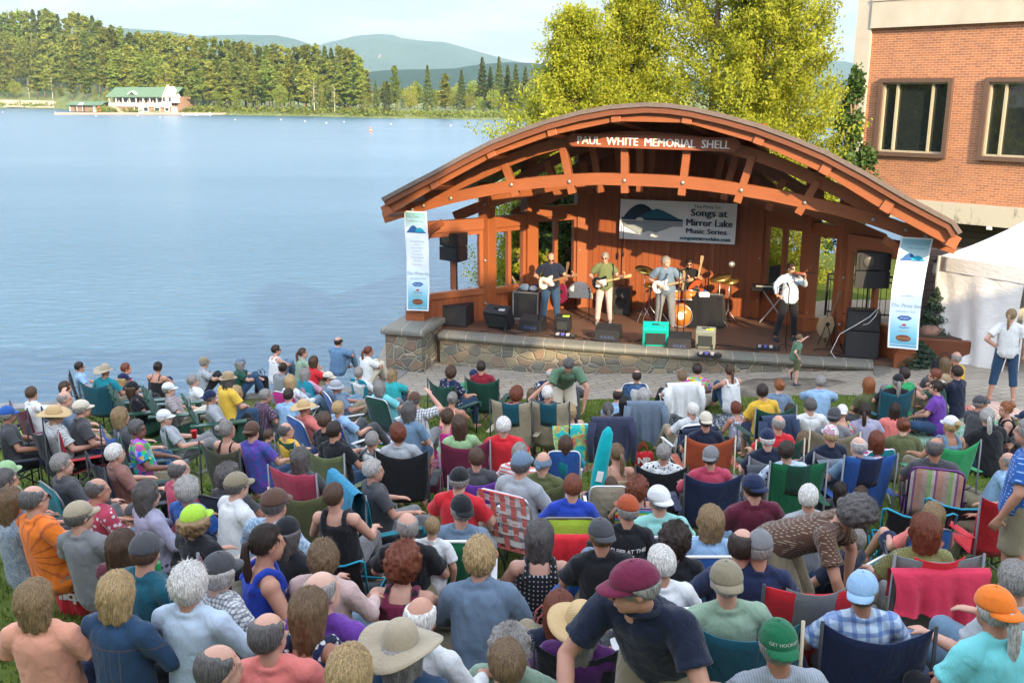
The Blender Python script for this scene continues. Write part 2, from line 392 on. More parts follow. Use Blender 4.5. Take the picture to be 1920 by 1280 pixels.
# ---- foliage
def leaf_mat(name, c0, c1, sc=.6, transl=.35, rnd=.0):
    b = NB(name); v = b.coord('Object'); f = b.noise(v, sc, 4, .6); g = b.noise(v, sc * 12, 2)
    c = b.mix(b.ramp(b.mix(.45, f, g), [(.35, (0, 0, 0)), (.65, (1, 1, 1))]), c0, c1)
    if rnd:
        oi = b.n('ShaderNodeObjectInfo'); hs = b.n('ShaderNodeHueSaturation'); b.l(c, hs.inputs['Color'])
        b.l(b.math('ADD', b.math('MULTIPLY', oi.outputs['Random'], rnd), .5 - rnd * .4), hs.inputs['Hue'])
        r2 = b.n('ShaderNodeTexWhiteNoise', noise_dimensions='1D'); b.l(oi.outputs['Random'], r2.inputs['W']); b.l(b.math('ADD', b.math('MULTIPLY', r2.outputs['Value'], .7), .6), hs.inputs['Value']); c = hs.outputs[0]
    b.base(c); b.p(Roughness=.65, Specular_IOR_Level=.25)
    tr = b.n('ShaderNodeBsdfTranslucent'); b.l(c, tr.inputs[0]) if hasattr(c, 'is_linked') else None
    ms = b.n('ShaderNodeMixShader'); ms.inputs[0].default_value = transl; b.l(b.b.outputs[0], ms.inputs[1]); b.l(tr.outputs[0], ms.inputs[2]); b.l(ms.outputs[0], b.out.inputs[0]); return b.m
def leaves_mesh(name, P, size, rs, mat, up=.0, aspect=.55, spread=1.0):
    """quads of random direction at points P"""
    n = len(P); d = rs.randn(n, 3); d[:, 2] *= (1 - up); d /= np.linalg.norm(d, axis=1)[:, None] + 1e-9
    e = rs.randn(n, 3); e -= d * (e * d).sum(1)[:, None]; e /= np.linalg.norm(e, axis=1)[:, None] + 1e-9
    s = (size * (.6 + .8 * rs.rand(n)))[:, None]; a = d * s; c = e * s * aspect
    Q = np.stack([P - a * .5 , P + c * .5, P + a * .5, P - c * .5], 1).reshape(-1, 3)
    me = D.meshes.new(name); me.vertices.add(4 * n); me.vertices.foreach_set('co', Q.ravel()); me.loops.add(4 * n); me.loops.foreach_set('vertex_index', np.arange(4 * n))
    me.polygons.add(n); me.polygons.foreach_set('loop_start', np.arange(n) * 4); me.update(calc_edges=True); me.materials.append(mat); return me
BARK = flat('bark', (.19, .13, .09), .95, 0, .3, 6, .6)
BIRCH = flat('pale_bark', (.55, .50, .42), .9, 0, .2, 4, .3)
def conifer(rs, H, kind):
    """returns trunk mesh, crown points"""
    b = MB(); P = []
    w = {'pine': .17, 'spruce': .185, 'round': .3, 'column': .16, 'bare': .2}[kind] * H
    lean = rs.randn(2) * .01 * H
    b.tube([(lean[0] * t, lean[1] * t, H * t * .97) for t in np.linspace(0, 1, 7)], [H * .012 * (1 - .85 * t) + .03 for t in np.linspace(0, 1, 7)], 7)
    if kind in ('pine', 'bare'):
        z = H * (.22 if kind == 'pine' else .35)
        while z < H * .97:
            t = z / H; L = w * (1.12 - .8 * max(0, (t - .35)) / .65) * (.6 + .6 * rs.rand()) * (1 if t > .4 else .75)
            for k in range(rs.randint(2, 5)):
                a = rs.rand() * 6.28; e = np.array([math.cos(a), math.sin(a), .12 + .45 * max(0, t - .5)]); L2 = L * (.55 + .6 * rs.rand())
                b.tube([(lean[0] * t, lean[1] * t, z), tuple(e * L2 * .6 + [0, 0, z]), tuple(e * L2 + [0, 0, z + .03 * H * rs.rand()])], [.006 * H * .5, .003 * H, .001 * H], 4, False)
                n = int((84 if kind == 'pine' else 14) * (.5 + L2 / w)); u = .25 + .8 * rs.rand(n); q = e[None] * (u * L2)[:, None] + rs.randn(n, 3) * [L2 * .17, L2 * .17, H * .011]; q[:, 2] += z; P.append(q)
            z += H * (.024 + .03 * rs.rand())
        P.append(rs.randn(60, 3) * [H * .022, H * .022, H * .02] + [lean[0], lean[1], H * .97])
    elif kind == 'spruce':
        n = 3000; t = rs.rand(n) ** .8; a = rs.rand(n) * 6.28; lay = .72 + .28 * np.sin(t * 75 + a); r = w * (1 - t) ** .85 * lay * (.35 + .65 * np.sqrt(rs.rand(n))) + .1
        P.append(np.c_[r * np.cos(a), r * np.sin(a), H * (.06 + .93 * t) - r * .22])
    elif kind == 'round':
        for k in range(26):
            c = rs.randn(3); c /= np.linalg.norm(c); c *= [w * .62, w * .62, H * .3]; c[2] += H * .58
            n = 90; q = rs.randn(n, 3); q /= np.linalg.norm(q, axis=1)[:, None]; P.append(c + q * (w * .42) * (.6 + .4 * rs.rand(n, 1)))
            b.tube([(0, 0, H * .3), tuple(c)], [.008 * H, .002 * H], 4, False)
    elif kind == 'column':
        n = 2600; t = rs.rand(n); a = rs.rand(n) * 6.28; r = w * np.sqrt(np.clip(np.sin(np.pi * (t * .93 + .07)), 0, 1)) * (1 - .45 * t) * (.75 + .25 * rs.rand(n)); P.append(np.c_[r * np.cos(a), r * np.sin(a), H * t])
    return b, np.vstack(P)
PINE_L = leaf_mat('pine_needles', (.085, .12, .018), (.27, .29, .05), .25, .25, .05)
SPR_L = leaf_mat('spruce_needles', (.05, .085, .025), (.14, .17, .045), .25, .15, .03)
DEC_L = leaf_mat('broad_leaves', (.13, .19, .02), (.34, .34, .055), .25, .3, .04)
CEDF_L = leaf_mat('cedar_scales', (.17, .22, .03), (.30, .33, .06), .3, .3, .03)
rsT = np.random.RandomState(11); TT = {}
for kind, cnt, lm, sz in (('pine', 5, PINE_L, 1.15), ('spruce', 3, SPR_L, .8), ('round', 3, DEC_L, .95), ('column', 2, CEDF_L, .55), ('bare', 2, PINE_L, .7)):
    TT[kind] = []
    for i in range(cnt):
        tb, P = conifer(rsT, 24, kind); TT[kind].append((tb.mesh('trunk', BIRCH if kind == 'bare' else BARK, True, False), leaves_mesh('crown', P, sz, rsT, lm, .55 if kind == 'pine' else .25)))
NAMES = {'pine': 'pine_tree', 'spruce': 'spruce_tree', 'round': 'broadleaf_tree', 'column': 'cedar_tree', 'bare': 'sparse_tree'}
FTL = {'pine': 'tall sunlit pine standing in the wood across the lake', 'spruce': 'dark pointed spruce standing on the far side of the lake', 'round': 'round green broadleaf tree on the far side of the lake', 'column': 'bright green columnar cedar growing at the far waterline', 'bare': 'thin tree with pale bare trunk and limbs at the far waterline'}
def far_tree(kind, px, Y, top_py=None, H=None, wide=1.0):
    X = fw(px, Y); d = Y - shore_y(px); z0 = land_h(px, d) - .1
    if H is None: r = ray(px, top_py); H = max(4, HC + r.z * (Y / r.y) - z0)
    tr, cr = TT[kind][rsT.randint(len(TT[kind]))]; s = H / 24
    e = empty(NAMES[kind], (X, Y, z0), rsT.rand() * 6.28, FTL[kind], 'tree', 'trees across the lake: ' + kind); e.scale = (s * wide, s * wide, s)
    obj('trunk', tr, e); obj('crown', cr, e); return e
SKY_PX = [-80, 0, 30, 60, 100, 135, 160, 185, 215, 235, 262, 300, 330, 370, 400, 440, 470, 500, 530, 570, 600, 640, 665, 685, 700]
SKY_PY = [10, 12, 26, 20, 16, 32, 22, 27, 55, 45, 60, 62, 63, 64, 72, 74, 80, 84, 84, 88, 84, 88, 93, 112, 190]
def sk(px): return float(np.interp(px, SKY_PX, SKY_PY))
px = -120.0                                                  # back row on the skyline
while px < 690:
    back = float(np.interp(px, [0, 300, 420, 700], [75, 55, 30, 16])); k = 'pine' if rsT.rand() < .8 else 'spruce'
    far_tree(k, px, shore_y(px) + back + rsT.rand() * 8, sk(px) + rsT.rand() * 7 - 2, wide=1.0 if k == 'pine' else 1.2); px += 9 + rsT.rand() * 7
px = -110.0
while px < 670:                                              # middle row
    back = float(np.interp(px, [0, 300, 420, 700], [45, 34, 18, 10])); k = rsT.choice(['pine', 'pine', 'pine', 'spruce', 'round'])
    far_tree(k, px, shore_y(px) + back + rsT.rand() * 8, sk(px) + 26 + rsT.rand() * 30, wide=1.1); px += 11 + rsT.rand() * 9
px = -100.0
while px < 690:                                              # front row
    k = rsT.choice(['pine', 'round', 'round', 'column', 'pine', 'bare']); inb = 190 < px < 350
    Yb = shore_y(px) + (16 if inb or px < 200 else 6) + rsT.rand() * 5
    far_tree(k, px, Yb, (150 if inb else 112 if k == 'pine' else 150) + rsT.rand() * 24 - (10 if px < 120 else 0), wide=1.1); px += 14 + rsT.rand() * 12
for px, k, tp, dy, w_ in [(590, 'bare', 150, 3, 1), (628, 'bare', 158, 3, 1), (686, 'column', 174, 3, 1.5), (706, 'spruce', 150, 8, 1), (727, 'spruce', 152, 6, 1.5), (746, 'column', 190, 4, 1.2), (742, 'pine', 124, 30, .9),
                          (770, 'round', 160, 20, 1.2), (778, 'round', 150, 34, 1), (803, 'spruce', 122, 26, 1.1), (835, 'pine', 138, 6, 1.2), (818, 'round', 165, 40, 1), (866, 'spruce', 131, 30, 1.2), (850, 'round', 176, 30, 1), (880, 'round', 172, 30, 1.1),
                          (905, 'spruce', 107, 34, 1.2), (920, 'spruce', 125, 40, 1.2), (936, 'spruce', 106, 32, 1.1), (952, 'spruce', 122, 36, 1.2), (967, 'spruce', 120, 30, 1.2), (985, 'spruce', 125, 40, 1.2), (960, 'pine', 150, 12, 1), (925, 'round', 165, 14, 1), (900, 'round', 180, 16, 1), (945, 'round', 178, 10, 1), (1000, 'round', 150, 20, 1.1), (1030, 'spruce', 135, 20, 1.2),
                          (1545, 'round', 165, 45, 1.3), (1562, 'spruce', 152, 50, 1.3), (1578, 'round', 160, 30, 1.3), (1590, 'spruce', 140, 40, 1.2), (1604, 'round', 158, 30, 1.3), (1552, 'round', 195, 8, 1.2), (1572, 'round', 188, 8, 1.1), (1592, 'round', 180, 8, 1.2), (1630, 'round', 150, 30, 1.3)]:
    far_tree(k, px, shore_y(px) + dy, tp, wide=w_)
px = 690.0                                                  # the wood closes up behind the spruces
while px < 1110:
    far_tree(rsT.choice(['round', 'spruce', 'pine', 'round']), px, shore_y(px) + 55 + rsT.rand() * 25, 150 - (px > 880) * 10 + rsT.rand() * 22, wide=1.15); px += 9 + rsT.rand() * 6
# shore scrub: one mass of bushes along the far waterline
def scrub():
    P = []
    for px in np.arange(-120, 1650, 1.6):
        Y = shore_y(px) + 2 + rsT.rand() * 6; h = (1.2 + 1.8 * rsT.rand()) * (.6 if 0 < px < 350 or px > 730 else 1)
        P.append(rsT.randn(14, 3) * [1.1, 1.1, h * .35] + [fw(px, Y), Y, land_h(px, 3) + h * .3])
    tag(obj('shore_bushes', leaves_mesh('shore_bushes', np.vstack(P), .8, rsT, CEDF_L, .2)), 'mass of bright green scrub lining the far waterline', 'bushes', kind='stuff')
scrub()

# ---- boathouses on the far shore
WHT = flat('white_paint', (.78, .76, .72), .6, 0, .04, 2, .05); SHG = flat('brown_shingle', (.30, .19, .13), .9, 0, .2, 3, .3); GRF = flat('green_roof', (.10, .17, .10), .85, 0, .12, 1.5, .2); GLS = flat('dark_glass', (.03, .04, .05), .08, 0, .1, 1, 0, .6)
def boathouse():
    p0 = at_y(207, 205, 318); p1 = at_y(333, 205, 309); ux = Vector((p1.x - p0.x, p1.y - p0.y, 0)); Lh = ux.length; ang = math.atan2(ux.y, ux.x)
    e = empty('boathouse', (p0.x, p0.y, -.7), ang, 'long white two-storey boathouse with green roof across the lake', 'boathouse'); Hh = 5.4; Dp = 8
    MB().box((Lh / 2, Dp / 2, 1.2), (Lh, Dp, 2.4)).box((Lh / 2, Dp / 2 + .8, 3.8), (Lh, Dp - 1.6, 2.8)).build('wall', SHG, e)
    MB().box((Lh / 2 - 1, -.35, 2.75), (Lh - 1.8, .18, 1.0)).box((Lh / 2 - 1, .4, 2.4), (Lh - 1.8, 1.6, .18)).build('balcony', WHT, e)
    b = MB(); zr = 8.1; zb = 5.2
    b.prism([(-1.0, zb), (Dp / 2, zr), (Dp + 1, zb), (Dp + 1, zb - .2), (Dp / 2, zr - .25), (-1.0, zb - .2)], (0, 1, 0), (0, 0, 1), (0, 0, 0), (1, 0, 0), -.8, Lh - .4)
    rf = b.build('roof', GRF, e)
    b = MB(); b.prism([(-1.6, 0), (0, 1.0), (1.6, 0), (1.45, -.12), (0, .82), (-1.45, -.12)], (1, 0, 0), (0, 0, 1), (Lh * .36, -.6, 5.9), (0, 1, 0), 0, 1.5); b.build('dormer', WHT, rf)
    b = MB(); b.prism([(-2.6, 0), (0, 3.9), (2.6, 0), (2.1, 0), (0, 3.1), (-2.1, 0)], (1, 0, 0), (0, 0, 1), (Lh - 2.3, -1.0, 4.9), (0, 1, 0), 0, .3)
    b.prism([(-2.3, 0), (0, 3.3), (2.3, 0)], (1, 0, 0), (0, 0, 1), (Lh - 2.3, -.85, 4.9), (0, 1, 0), 0, 3); b.box((Lh - 2.3, .3, 4.2), (4.6, 2, 1.6)); b.build('gable', WHT, e)
    for i in range(9):
        x = .25 + i * (Lh - 5) / 8; MB().box((x, -.3, 4.1), (.24, .24, 2.6)).build('post', WHT, e)
    for x, z, w_, h_ in [(2, 4.1, 1.1, 1.1), (4.6, 4.1, 1.5, 1.3), (7, 4.1, 2.2, 1.5), (9.8, 4.1, 1.6, 1.2), (12.4, 4.1, 1.8, 1.2), (15.2, 4.1, 1.5, 1.2), (17.6, 4.3, .9, 1.2), (19.4, 4.3, .9, 1.2), (11.3, 1.4, 1.6, 1.2), (14.8, 1.4, 1.8, 1.1), (17.8, 1.4, 1.4, 1.0), (8.4, 1.1, 1.3, 1.9)]:
        x = x * Lh / 21; y = (.8 if z > 3 else 0) if z != 4.3 else -.7
        w = MB().box((x, y - .03, z), (w_ + .3, .1, h_ + .3)).build('window', WHT, e); MB().box((x, y - .1, z), (w_ - .1, .04, h_ - .1)).build('pane', GLS, w)
    MB().box((Lh - 1.2, -.05, 1.0), (2.0, .12, 2.1)).build('door', WHT, e); MB().box((9.8 * Lh / 21, -.05, 1.0), (1.4, .12, 2.1)).build('door', WHT, e)
    b = MB()
    for i in range(10): b.box((2 + i * .42, -1.0, 2.2 - i * .24), (.44, 1.3, .12))
    b.beam((1.8, -1.65, 2.7), (6.4, -1.65, .3), .1, .9); b.build('stair', flat('stair_wood', (.45, .32, .22), .8), e)
boathouse()
def small_boathouse():
    p0 = at_y(130, 202, 345); p1 = at_y(190, 202, 335); ux = Vector((p1.x - p0.x, p1.y - p0.y, 0)); Lh = ux.length; ang = math.atan2(ux.y, ux.x)
    e = empty('boathouse', (p0.x, p0.y, -.6), ang, 'small one-storey boathouse with brown doors left of the long one', 'boathouse')
    MB().box((Lh / 2, 2, 1.2), (Lh, 4, 2.4)).build('wall', SHG, e)
    b = MB(); b.prism([(-.8, 2.3), (2, 3.4), (4.8, 2.3), (4.8, 2.1), (2, 3.2), (-.8, 2.1)], (0, 1, 0), (0, 0, 1), (0, 0, 0), (1, 0, 0), -.8, Lh + .8); rf = b.build('roof', GRF, e)
    MB().prism([(-1.4, 0), (0, .75), (1.4, 0)], (1, 0, 0), (0, 0, 1), (Lh * .42, -.9, 2.2), (0, 1, 0), 0, 1.4).build('dormer', WHT, rf)
    for x in (.25, 2.8, 4.7): MB().box((x * Lh / 11, -.08, 1.2), (.3, .2, 2.2)).build('post', WHT, e)
    MB().box((Lh * .8, -.08, 1.1), (1.5, .14, 2.2)).build('door', WHT, e)
    MB().box((Lh * .45, -.08, 1.1), (1.7, .1, 2.0)).build('door', flat('door_brown', (.16, .09, .06), .7), e); MB().box((Lh * .22, -.08, 1.1), (1.7, .1, 2.0)).build('door', D.materials['door_brown'], e)
    p = at_y(186, 203, 332); k = MB(); k.ell((0, 0, .9), (.75, .12, .9), 14, 8); o = k.build('kayak', flat('kayak_red', (.75, .06, .04), .4), None, True, (p.x, p.y, -.4)); tag(o, 'red boat hull standing upright beside the small boathouse', 'boat')
    b = MB(); q = at_y(265, 209, 305); b.box((q.x, q.y + 1, -.45), (52, 4, .5)); tag(b.build('boathouse_dock', flat('dock_stone', (.42, .33, .25), .9)), 'low stone landing along the waterline before the boathouses', 'dock')
    b = MB(); q = at_y(370, 211, 300); b.box((q.x, q.y, -.5), (8.5, 2, .35)); 
    for dx in (-4, 0, 4): b.box((q.x + dx, q.y - .9, -.5), (.3, .3, 1.0))
    tag(b.build('swim_dock', WHT), 'small white floating dock right of the long boathouse', 'dock')
small_boathouse()
def buoy():
    q = at_z(695, 247, -.8); b = MB(); b.lathe([(.28, -.2), (.34, .05), (.24, .28), (.11, .75), (.07, .85)], n=12); e = empty('buoy', (q.x, q.y, -.8), 0, 'orange marker buoy floating alone far out on the lake', 'buoy')
    b.build('float', flat('buoy_orange', (.75, .13, .03), .5), e, True); MB().lathe([(.25, .26), (.23, .36), (.2, .37)], n=12).build('band', WHT, e, True)
    m = MB().ell((0, 0, 0), (.17, .17, .16), 10, 6).mesh('swim_buoy', WHT, True)
    for px, py in [(5, 211), (104, 211), (145, 214), (180, 218), (258, 217), (300, 220), (441, 225), (527, 225), (572, 228), (612, 231), (645, 229), (733, 233), (845, 236)]:
        q = at_z(px, py, -.8); tag(obj('swim_buoy', m, None, q), 'small white ball buoy on the line off the far shore', 'buoy', 'white ball buoys strung off the far shore')
buoy()

# ---- cedars behind the stage
CED = leaf_mat('cedar_leaves', (.15, .19, .012), (.46, .46, .04), .9, .45)
def cedar(X, Y, H, Wd, seed, label, n=30000, zb=-.6, mat=None, size=.095):
    rs = np.random.RandomState(seed); b = MB(); P = []; e = empty('cedar_tree', (X, Y, zb), 0, label, 'tree')
    b.tube([(.1 * math.sin(t * 3 + seed), .08 * math.cos(t * 4), H * t * .96) for t in np.linspace(0, 1, 9)], [.19 * (1 - .86 * t) + .012 for t in np.linspace(0, 1, 9)], 9)
    n = int(n * 1.3); nb = 170; per = n // nb
    for i in range(nb):
        t = .03 + .95 * ((i + rs.rand()) / nb); a = i * 2.4 + rs.rand() * .8
        prof = min(1, (1 - t) * 1.9 + .05) ** .75 * (.88 + .12 * math.sin(t * 13 + seed)); L = Wd / 2 * prof * (.78 + .3 * rs.rand())
        up = .35 + .5 * t; z = H * t; d = np.array([math.cos(a), math.sin(a), 0])
        m_ = d * L * .55 + [0, 0, z + L * up * .25]; tip = d * L + [0, 0, z + L * up * .75]
        if i % 2 == 0: b.tube([(0, 0, z), tuple(m_), tuple(tip)], [.028 * (1 - t) + .012, .014, .004], 5, False)
        u = (rs.rand(per) ** .45)[:, None]; base = np.array([0, 0, z]) * (1 - u) ** 2 + 2 * u * (1 - u) * m_ + u ** 2 * tip
        k = rs.randint(0, 7, per)[:, None]; cl = rs.randn(7, 3) * [L * .13 + .1, L * .13 + .1, .16]      # sprays in clusters
        P.append(base + cl[k[:, 0]] * (.4 + .6 * u) + rs.randn(per, 3) * .085)
    b.build('trunk', BARK, e, True, fix=False); obj('crown', leaves_mesh('crown', np.vstack(P), size, rs, mat or CED, -.15, .5), e); return e
cedar(fw(1075, 29.0), 29.5, 9.0, 4.6, 1, 'tall yellow-green cedar behind the left half of the stage roof', 60000)
cedar(fw(1175, 30.0), 30.5, 9.7, 4.2, 2, 'narrow yellow-green cedar rising behind the crest of the stage roof', 56000)
cedar(fw(1335, 29.0), 30.0, 13.0, 6.0, 3, 'tallest yellow-green cedar behind the middle of the stage roof', 80000)
cedar(fw(1428, 28.6), 28.8, 11.0, 4.5, 4, 'broad yellow-green cedar behind the right part of the stage roof', 76000)
cedar(fw(1005, 27.5), 28.6, 5.2, 3.4, 5, 'low yellow-green cedar at the left edge of the cedar clump', 30000)
DKL = leaf_mat('maple_leaves', (.03, .07, .012), (.08, .14, .03), 1.0, .3)
def leafy(X, Y, zb, H, Wd, seed, label, n, mat, size=.16, ax=.6, name='maple_tree', low=.25):
    rs = np.random.RandomState(seed); b = MB(); P = []; e = empty(name, (X, Y, zb), 0, label, 'tree')
    b.tube([(0, 0, 0), (.1, 0, H * .3), (0, .1, H * .6), (.1, 0, H * .85)], [.2, .16, .1, .03], 9); k = 48
    for i in range(k):
        a = rs.rand() * 6.28; t = low + (1 - low) * rs.rand(); r = Wd / 2 * math.sin(math.pi * min(.97, (t - low) / (1 - low) * .8 + .2)) * rs.rand() ** .5; c = np.array([r * math.cos(a), r * math.sin(a), H * t])
        b.tube([(0, 0, H * t * .62), tuple(c * [.5, .5, .9]), tuple(c)], [.06, .035, .01], 5, False)
        m = n // k; q = rs.randn(m, 3); q /= np.linalg.norm(q, axis=1)[:, None]; P.append(c + q * [Wd * .13, Wd * .13, H * .06] * (rs.rand(m, 1) ** .4))
    b.build('trunk', BARK, e, True, fix=False); obj('crown', leaves_mesh('crown', np.vstack(P), size, rs, mat, 0, .7), e); return e
leafy(fw(1580, 29), 29.5, -.3, 6.9, 1.7, 21, 'dark green broadleaf tree by the concrete pillar of the hotel', 7000, DKL, .13)
leafy(fw(1040, 27), 27.2, -.4, 4.4, 3.4, 23, 'dark bushy tree right behind the left window of the stage', 14000, DKL, .13, low=.06)
leafy(fw(980, 26), 26.3, -.5, 3.2, 2.4, 24, 'small sunlit shrub tree seen through the second stage window', 7000, CED, .11, low=.1)
# ================================================================ buildings
def xz(b):       # object x,z as a 2-D pattern vector
    c = b.n('ShaderNodeTexCoord'); s = b.n('ShaderNodeSeparateXYZ'); k = b.n('ShaderNodeCombineXYZ'); b.l(c.outputs['Object'], s.inputs[0])
    b.l(s.outputs[0], k.inputs[0]); b.l(s.outputs[2], k.inputs[1]); return k.outputs[0], c.outputs['Object']
def brick_mat():
    b = NB('red_brick'); v, o = xz(b); br = b.n('ShaderNodeTexBrick', _Scale=1.0, _Mortar_Size=.006, _Mortar_Smooth=.1, _Bias=-.15, _Brick_Width=.215, _Row_Height=.074)
    br.offset = .5; br.inputs['Color1'].default_value = (.40, .15, .06, 1); br.inputs['Color2'].default_value = (.24, .085, .04, 1); br.inputs['Mortar'].default_value = (.48, .38, .28, 1)
    b.l(v, br.inputs['Vector']); f = b.noise(o, .7, 5); g = b.noise(o, 30, 3)
    c = b.mix(b.math('MULTIPLY', g, .35), br.outputs[0], (.42, .17, .08)); c = b.mix(b.ramp(f, [(.5, (0, 0, 0)), (.8, (.35,) * 3)]), c, (.14, .06, .045)); b.base(c)
    b.p(Roughness=.85); b.bump(br.outputs['Fac'], -.6, .012); return b.m
def boards_mat(name, c, w=.14, vert=True, dark=.55, rough=.55, gap=.06):
    b = NB(name); v, o = xz(b); s = b.n('ShaderNodeSeparateXYZ'); b.l(v, s.inputs[0]); q = b.math('DIVIDE', s.outputs[0 if vert else 1], w)
    fr = b.math('FRACT', q); fl = b.math('FLOOR', q); wnz = b.n('ShaderNodeTexWhiteNoise', noise_dimensions='1D'); b.l(fl, wnz.inputs['W'])
    gr = b.noise(b.coord('Object', (14, 14, .8) if vert else (.8, .8, 14)), 2, 5, .6)
    col = b.mix(gr, tuple(x * .72 for x in c), tuple(min(1, x * 1.3) for x in c)); col = b.mix(b.math('MULTIPLY', wnz.outputs['Value'], .35), col, tuple(x * .6 for x in c))
    e = b.math('LESS_THAN', fr, gap); b.base(b.mix(e, col, tuple(x * dark * .5 for x in c))); b.p(Roughness=rough, Specular_IOR_Level=.35)
    b.bump(b.math('SUBTRACT', b.math('MULTIPLY', gr, .25), e), .5, .01); return b.m
def wood_mat(name, c, rough=.5, sc=(1.2, 14, 14)):
    b = NB(name); gr = b.noise(b.coord('Object', sc), 2.2, 6, .62, 1.1); f = b.noise(b.coord('Object'), .8, 3); k = b.noise(b.coord('Object'), 45, 2)
    col = b.mix(gr, tuple(x * .62 for x in c), tuple(min(1, x * 1.35) for x in c)); col = b.mix(b.ramp(f, [(.4, (0, 0, 0)), (.75, (.5,) * 3)]), col, tuple(x * .7 for x in c))
    b.base(col); b.p(Roughness=rough, Specular_IOR_Level=.4); b.bump(b.mix(.3, gr, k), .35, .008); return b.m
def glass_mat():
    b = NB('window_glass'); b.base((.015, .02, .02)); b.p(Roughness=.03, Specular_IOR_Level=.9, IOR=1.5); b.bump(b.noise(b.coord('Object'), .7, 2), .03, .05); return b.m
CONC = flat('concrete', (.46, .41, .33), .9, 0, .12, 1.2, .3)
def stained():
    b = NB('stained_concrete'); v = b.coord('Object', (1, 1, .35)); f = b.noise(v, 2.4, 6, .7); c = b.mix(b.ramp(f, [(.56, (0, 0, 0)), (.68, (1, 1, 1))]), (.44, .40, .32), (.13, .13, .10)); b.base(c); b.p(Roughness=.95); return b.m
BRK = brick_mat(); GLASS = glass_mat(); CASE = flat('brown_casing', (.11, .065, .045), .6); SASH = flat('tan_sash', (.42, .36, .25), .55); SIDE = boards_mat('dark_siding', (.09, .06, .048), .2, False, .5, .7, .09)
H0 = (11.7, 33.5, 0); HD = Vector((.688, -.726, 0)).normalized()
def hp(px, py): return at_plane(px, py, H0, HD)
def hotel():
    e = empty('hotel', H0, math.atan2(HD.y, HD.x), 'red brick hotel with concrete bands and brown framed windows beside the stage', 'hotel')
    s0 = hp(1598, 180)[0]; s1 = hp(1625, 180)[0]; SE = 16; zb2 = hp(1700, 51)[1]; zt2 = zb2 + .82; zt1 = hp(1800, 381)[1]; zb1 = zt1 - .62
    wl = [(hp(1645, 220)[0], hp(1782, 220)[0]), (hp(1842, 220)[0],) ]; wl[1] = (wl[1][0], wl[1][0] + wl[0][1] - wl[0][0]); zt = hp(1715, 147)[1]; zb = hp(1705, 294)[1]
    b = MB(); D_ = 12                                        # brick wall with openings: strips between the windows
    xs_ = [s1] + [x for w in wl for x in w] + [SE]
    for i in range(0, len(xs_), 2): b.box(((xs_[i] + xs_[i + 1]) / 2, .2, (zt1 + zb2) / 2), (xs_[i + 1] - xs_[i], .36, zb2 - zt1))
    for a, c in wl:
        b.box(((a + c) / 2, .2, (zt1 + zb) / 2), (c - a, .36, zb - zt1)); b.box(((a + c) / 2, .2, (zt + zb2) / 2), (c - a, .36, zb2 - zt))
    b.build('wall', BRK, e)
    MB().box(((s0 + s1) / 2, .3, 6), (s1 - s0, .8, 13)).build('corner_pillar', CONC, e)
    MB().box(((s1 + SE) / 2, .12, (zb2 + zt2) / 2), (SE - s1, .34 + .2, zt2 - zb2 - .004)).build('concrete_band', CONC, e)
    MB().box(((s1 + SE) / 2, .12, (zb1 + zt1) / 2), (SE - s1, .54, zt1 - zb1 - .004)).build('concrete_band', stained(), e)
    MB().box(((s1 + SE) / 2, .22, zt2 + 1.6), (SE - s1, .3, 3.19)).build('siding', SIDE, e)
    MB().box(((s1 + SE) / 2, .0, zt2 + .05), (SE - s1, .36, .09)).build('flashing', CONC, e)
    MB().box(((s1 + 1.3 + SE) / 2, 1.1, zb1 / 2), (SE - s1 - 1.3, .3, zb1)).build('siding', SIDE, e)
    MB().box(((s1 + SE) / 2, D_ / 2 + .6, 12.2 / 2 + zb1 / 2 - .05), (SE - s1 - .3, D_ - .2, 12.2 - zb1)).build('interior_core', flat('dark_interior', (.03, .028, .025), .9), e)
    for a, c in wl:
        w = c - a; f = MB(); t = .13
        f.box(((a + c) / 2, -.02, zt - t / 2), (w, .2, t)).box(((a + c) / 2, -.02, zb + t / 2), (w, .2, t)).box((a + t / 2, -.02, (zt + zb) / 2), (t, .2, zt - zb - 2 * t)).box((c - t / 2, -.02, (zt + zb) / 2), (t, .2, zt - zb - 2 * t))
        fr = f.build('window', CASE, e); s = MB(); x0, x1, z0, z1 = a + t, c - t, zb + t, zt - t; k = .055
        s.box(((x0 + x1) / 2, .06, z1 - k / 2), (x1 - x0, .1, k)).box(((x0 + x1) / 2, .06, z0 + k / 2), (x1 - x0, .1, k))
        for x in (x0 + k / 2, x0 + (x1 - x0) * .22, x0 + (x1 - x0) * .76, x1 - k / 2): s.box((x, .055, (z0 + z1) / 2), (k * (1.25 if x0 + .2 < x < x1 - .2 else 1), .11, z1 - z0 - 2 * k))
        s.build('sash', SASH, fr); MB().box(((x0 + x1) / 2, .12, (z0 + z1) / 2), (x1 - x0, .01, z1 - z0)).build('pane', GLASS, fr)
    MB().box((hp(1860, 408)[0], -.1, zb1 - .05), (.14, .1, .1)).build('lamp', WHT, e)
hotel()
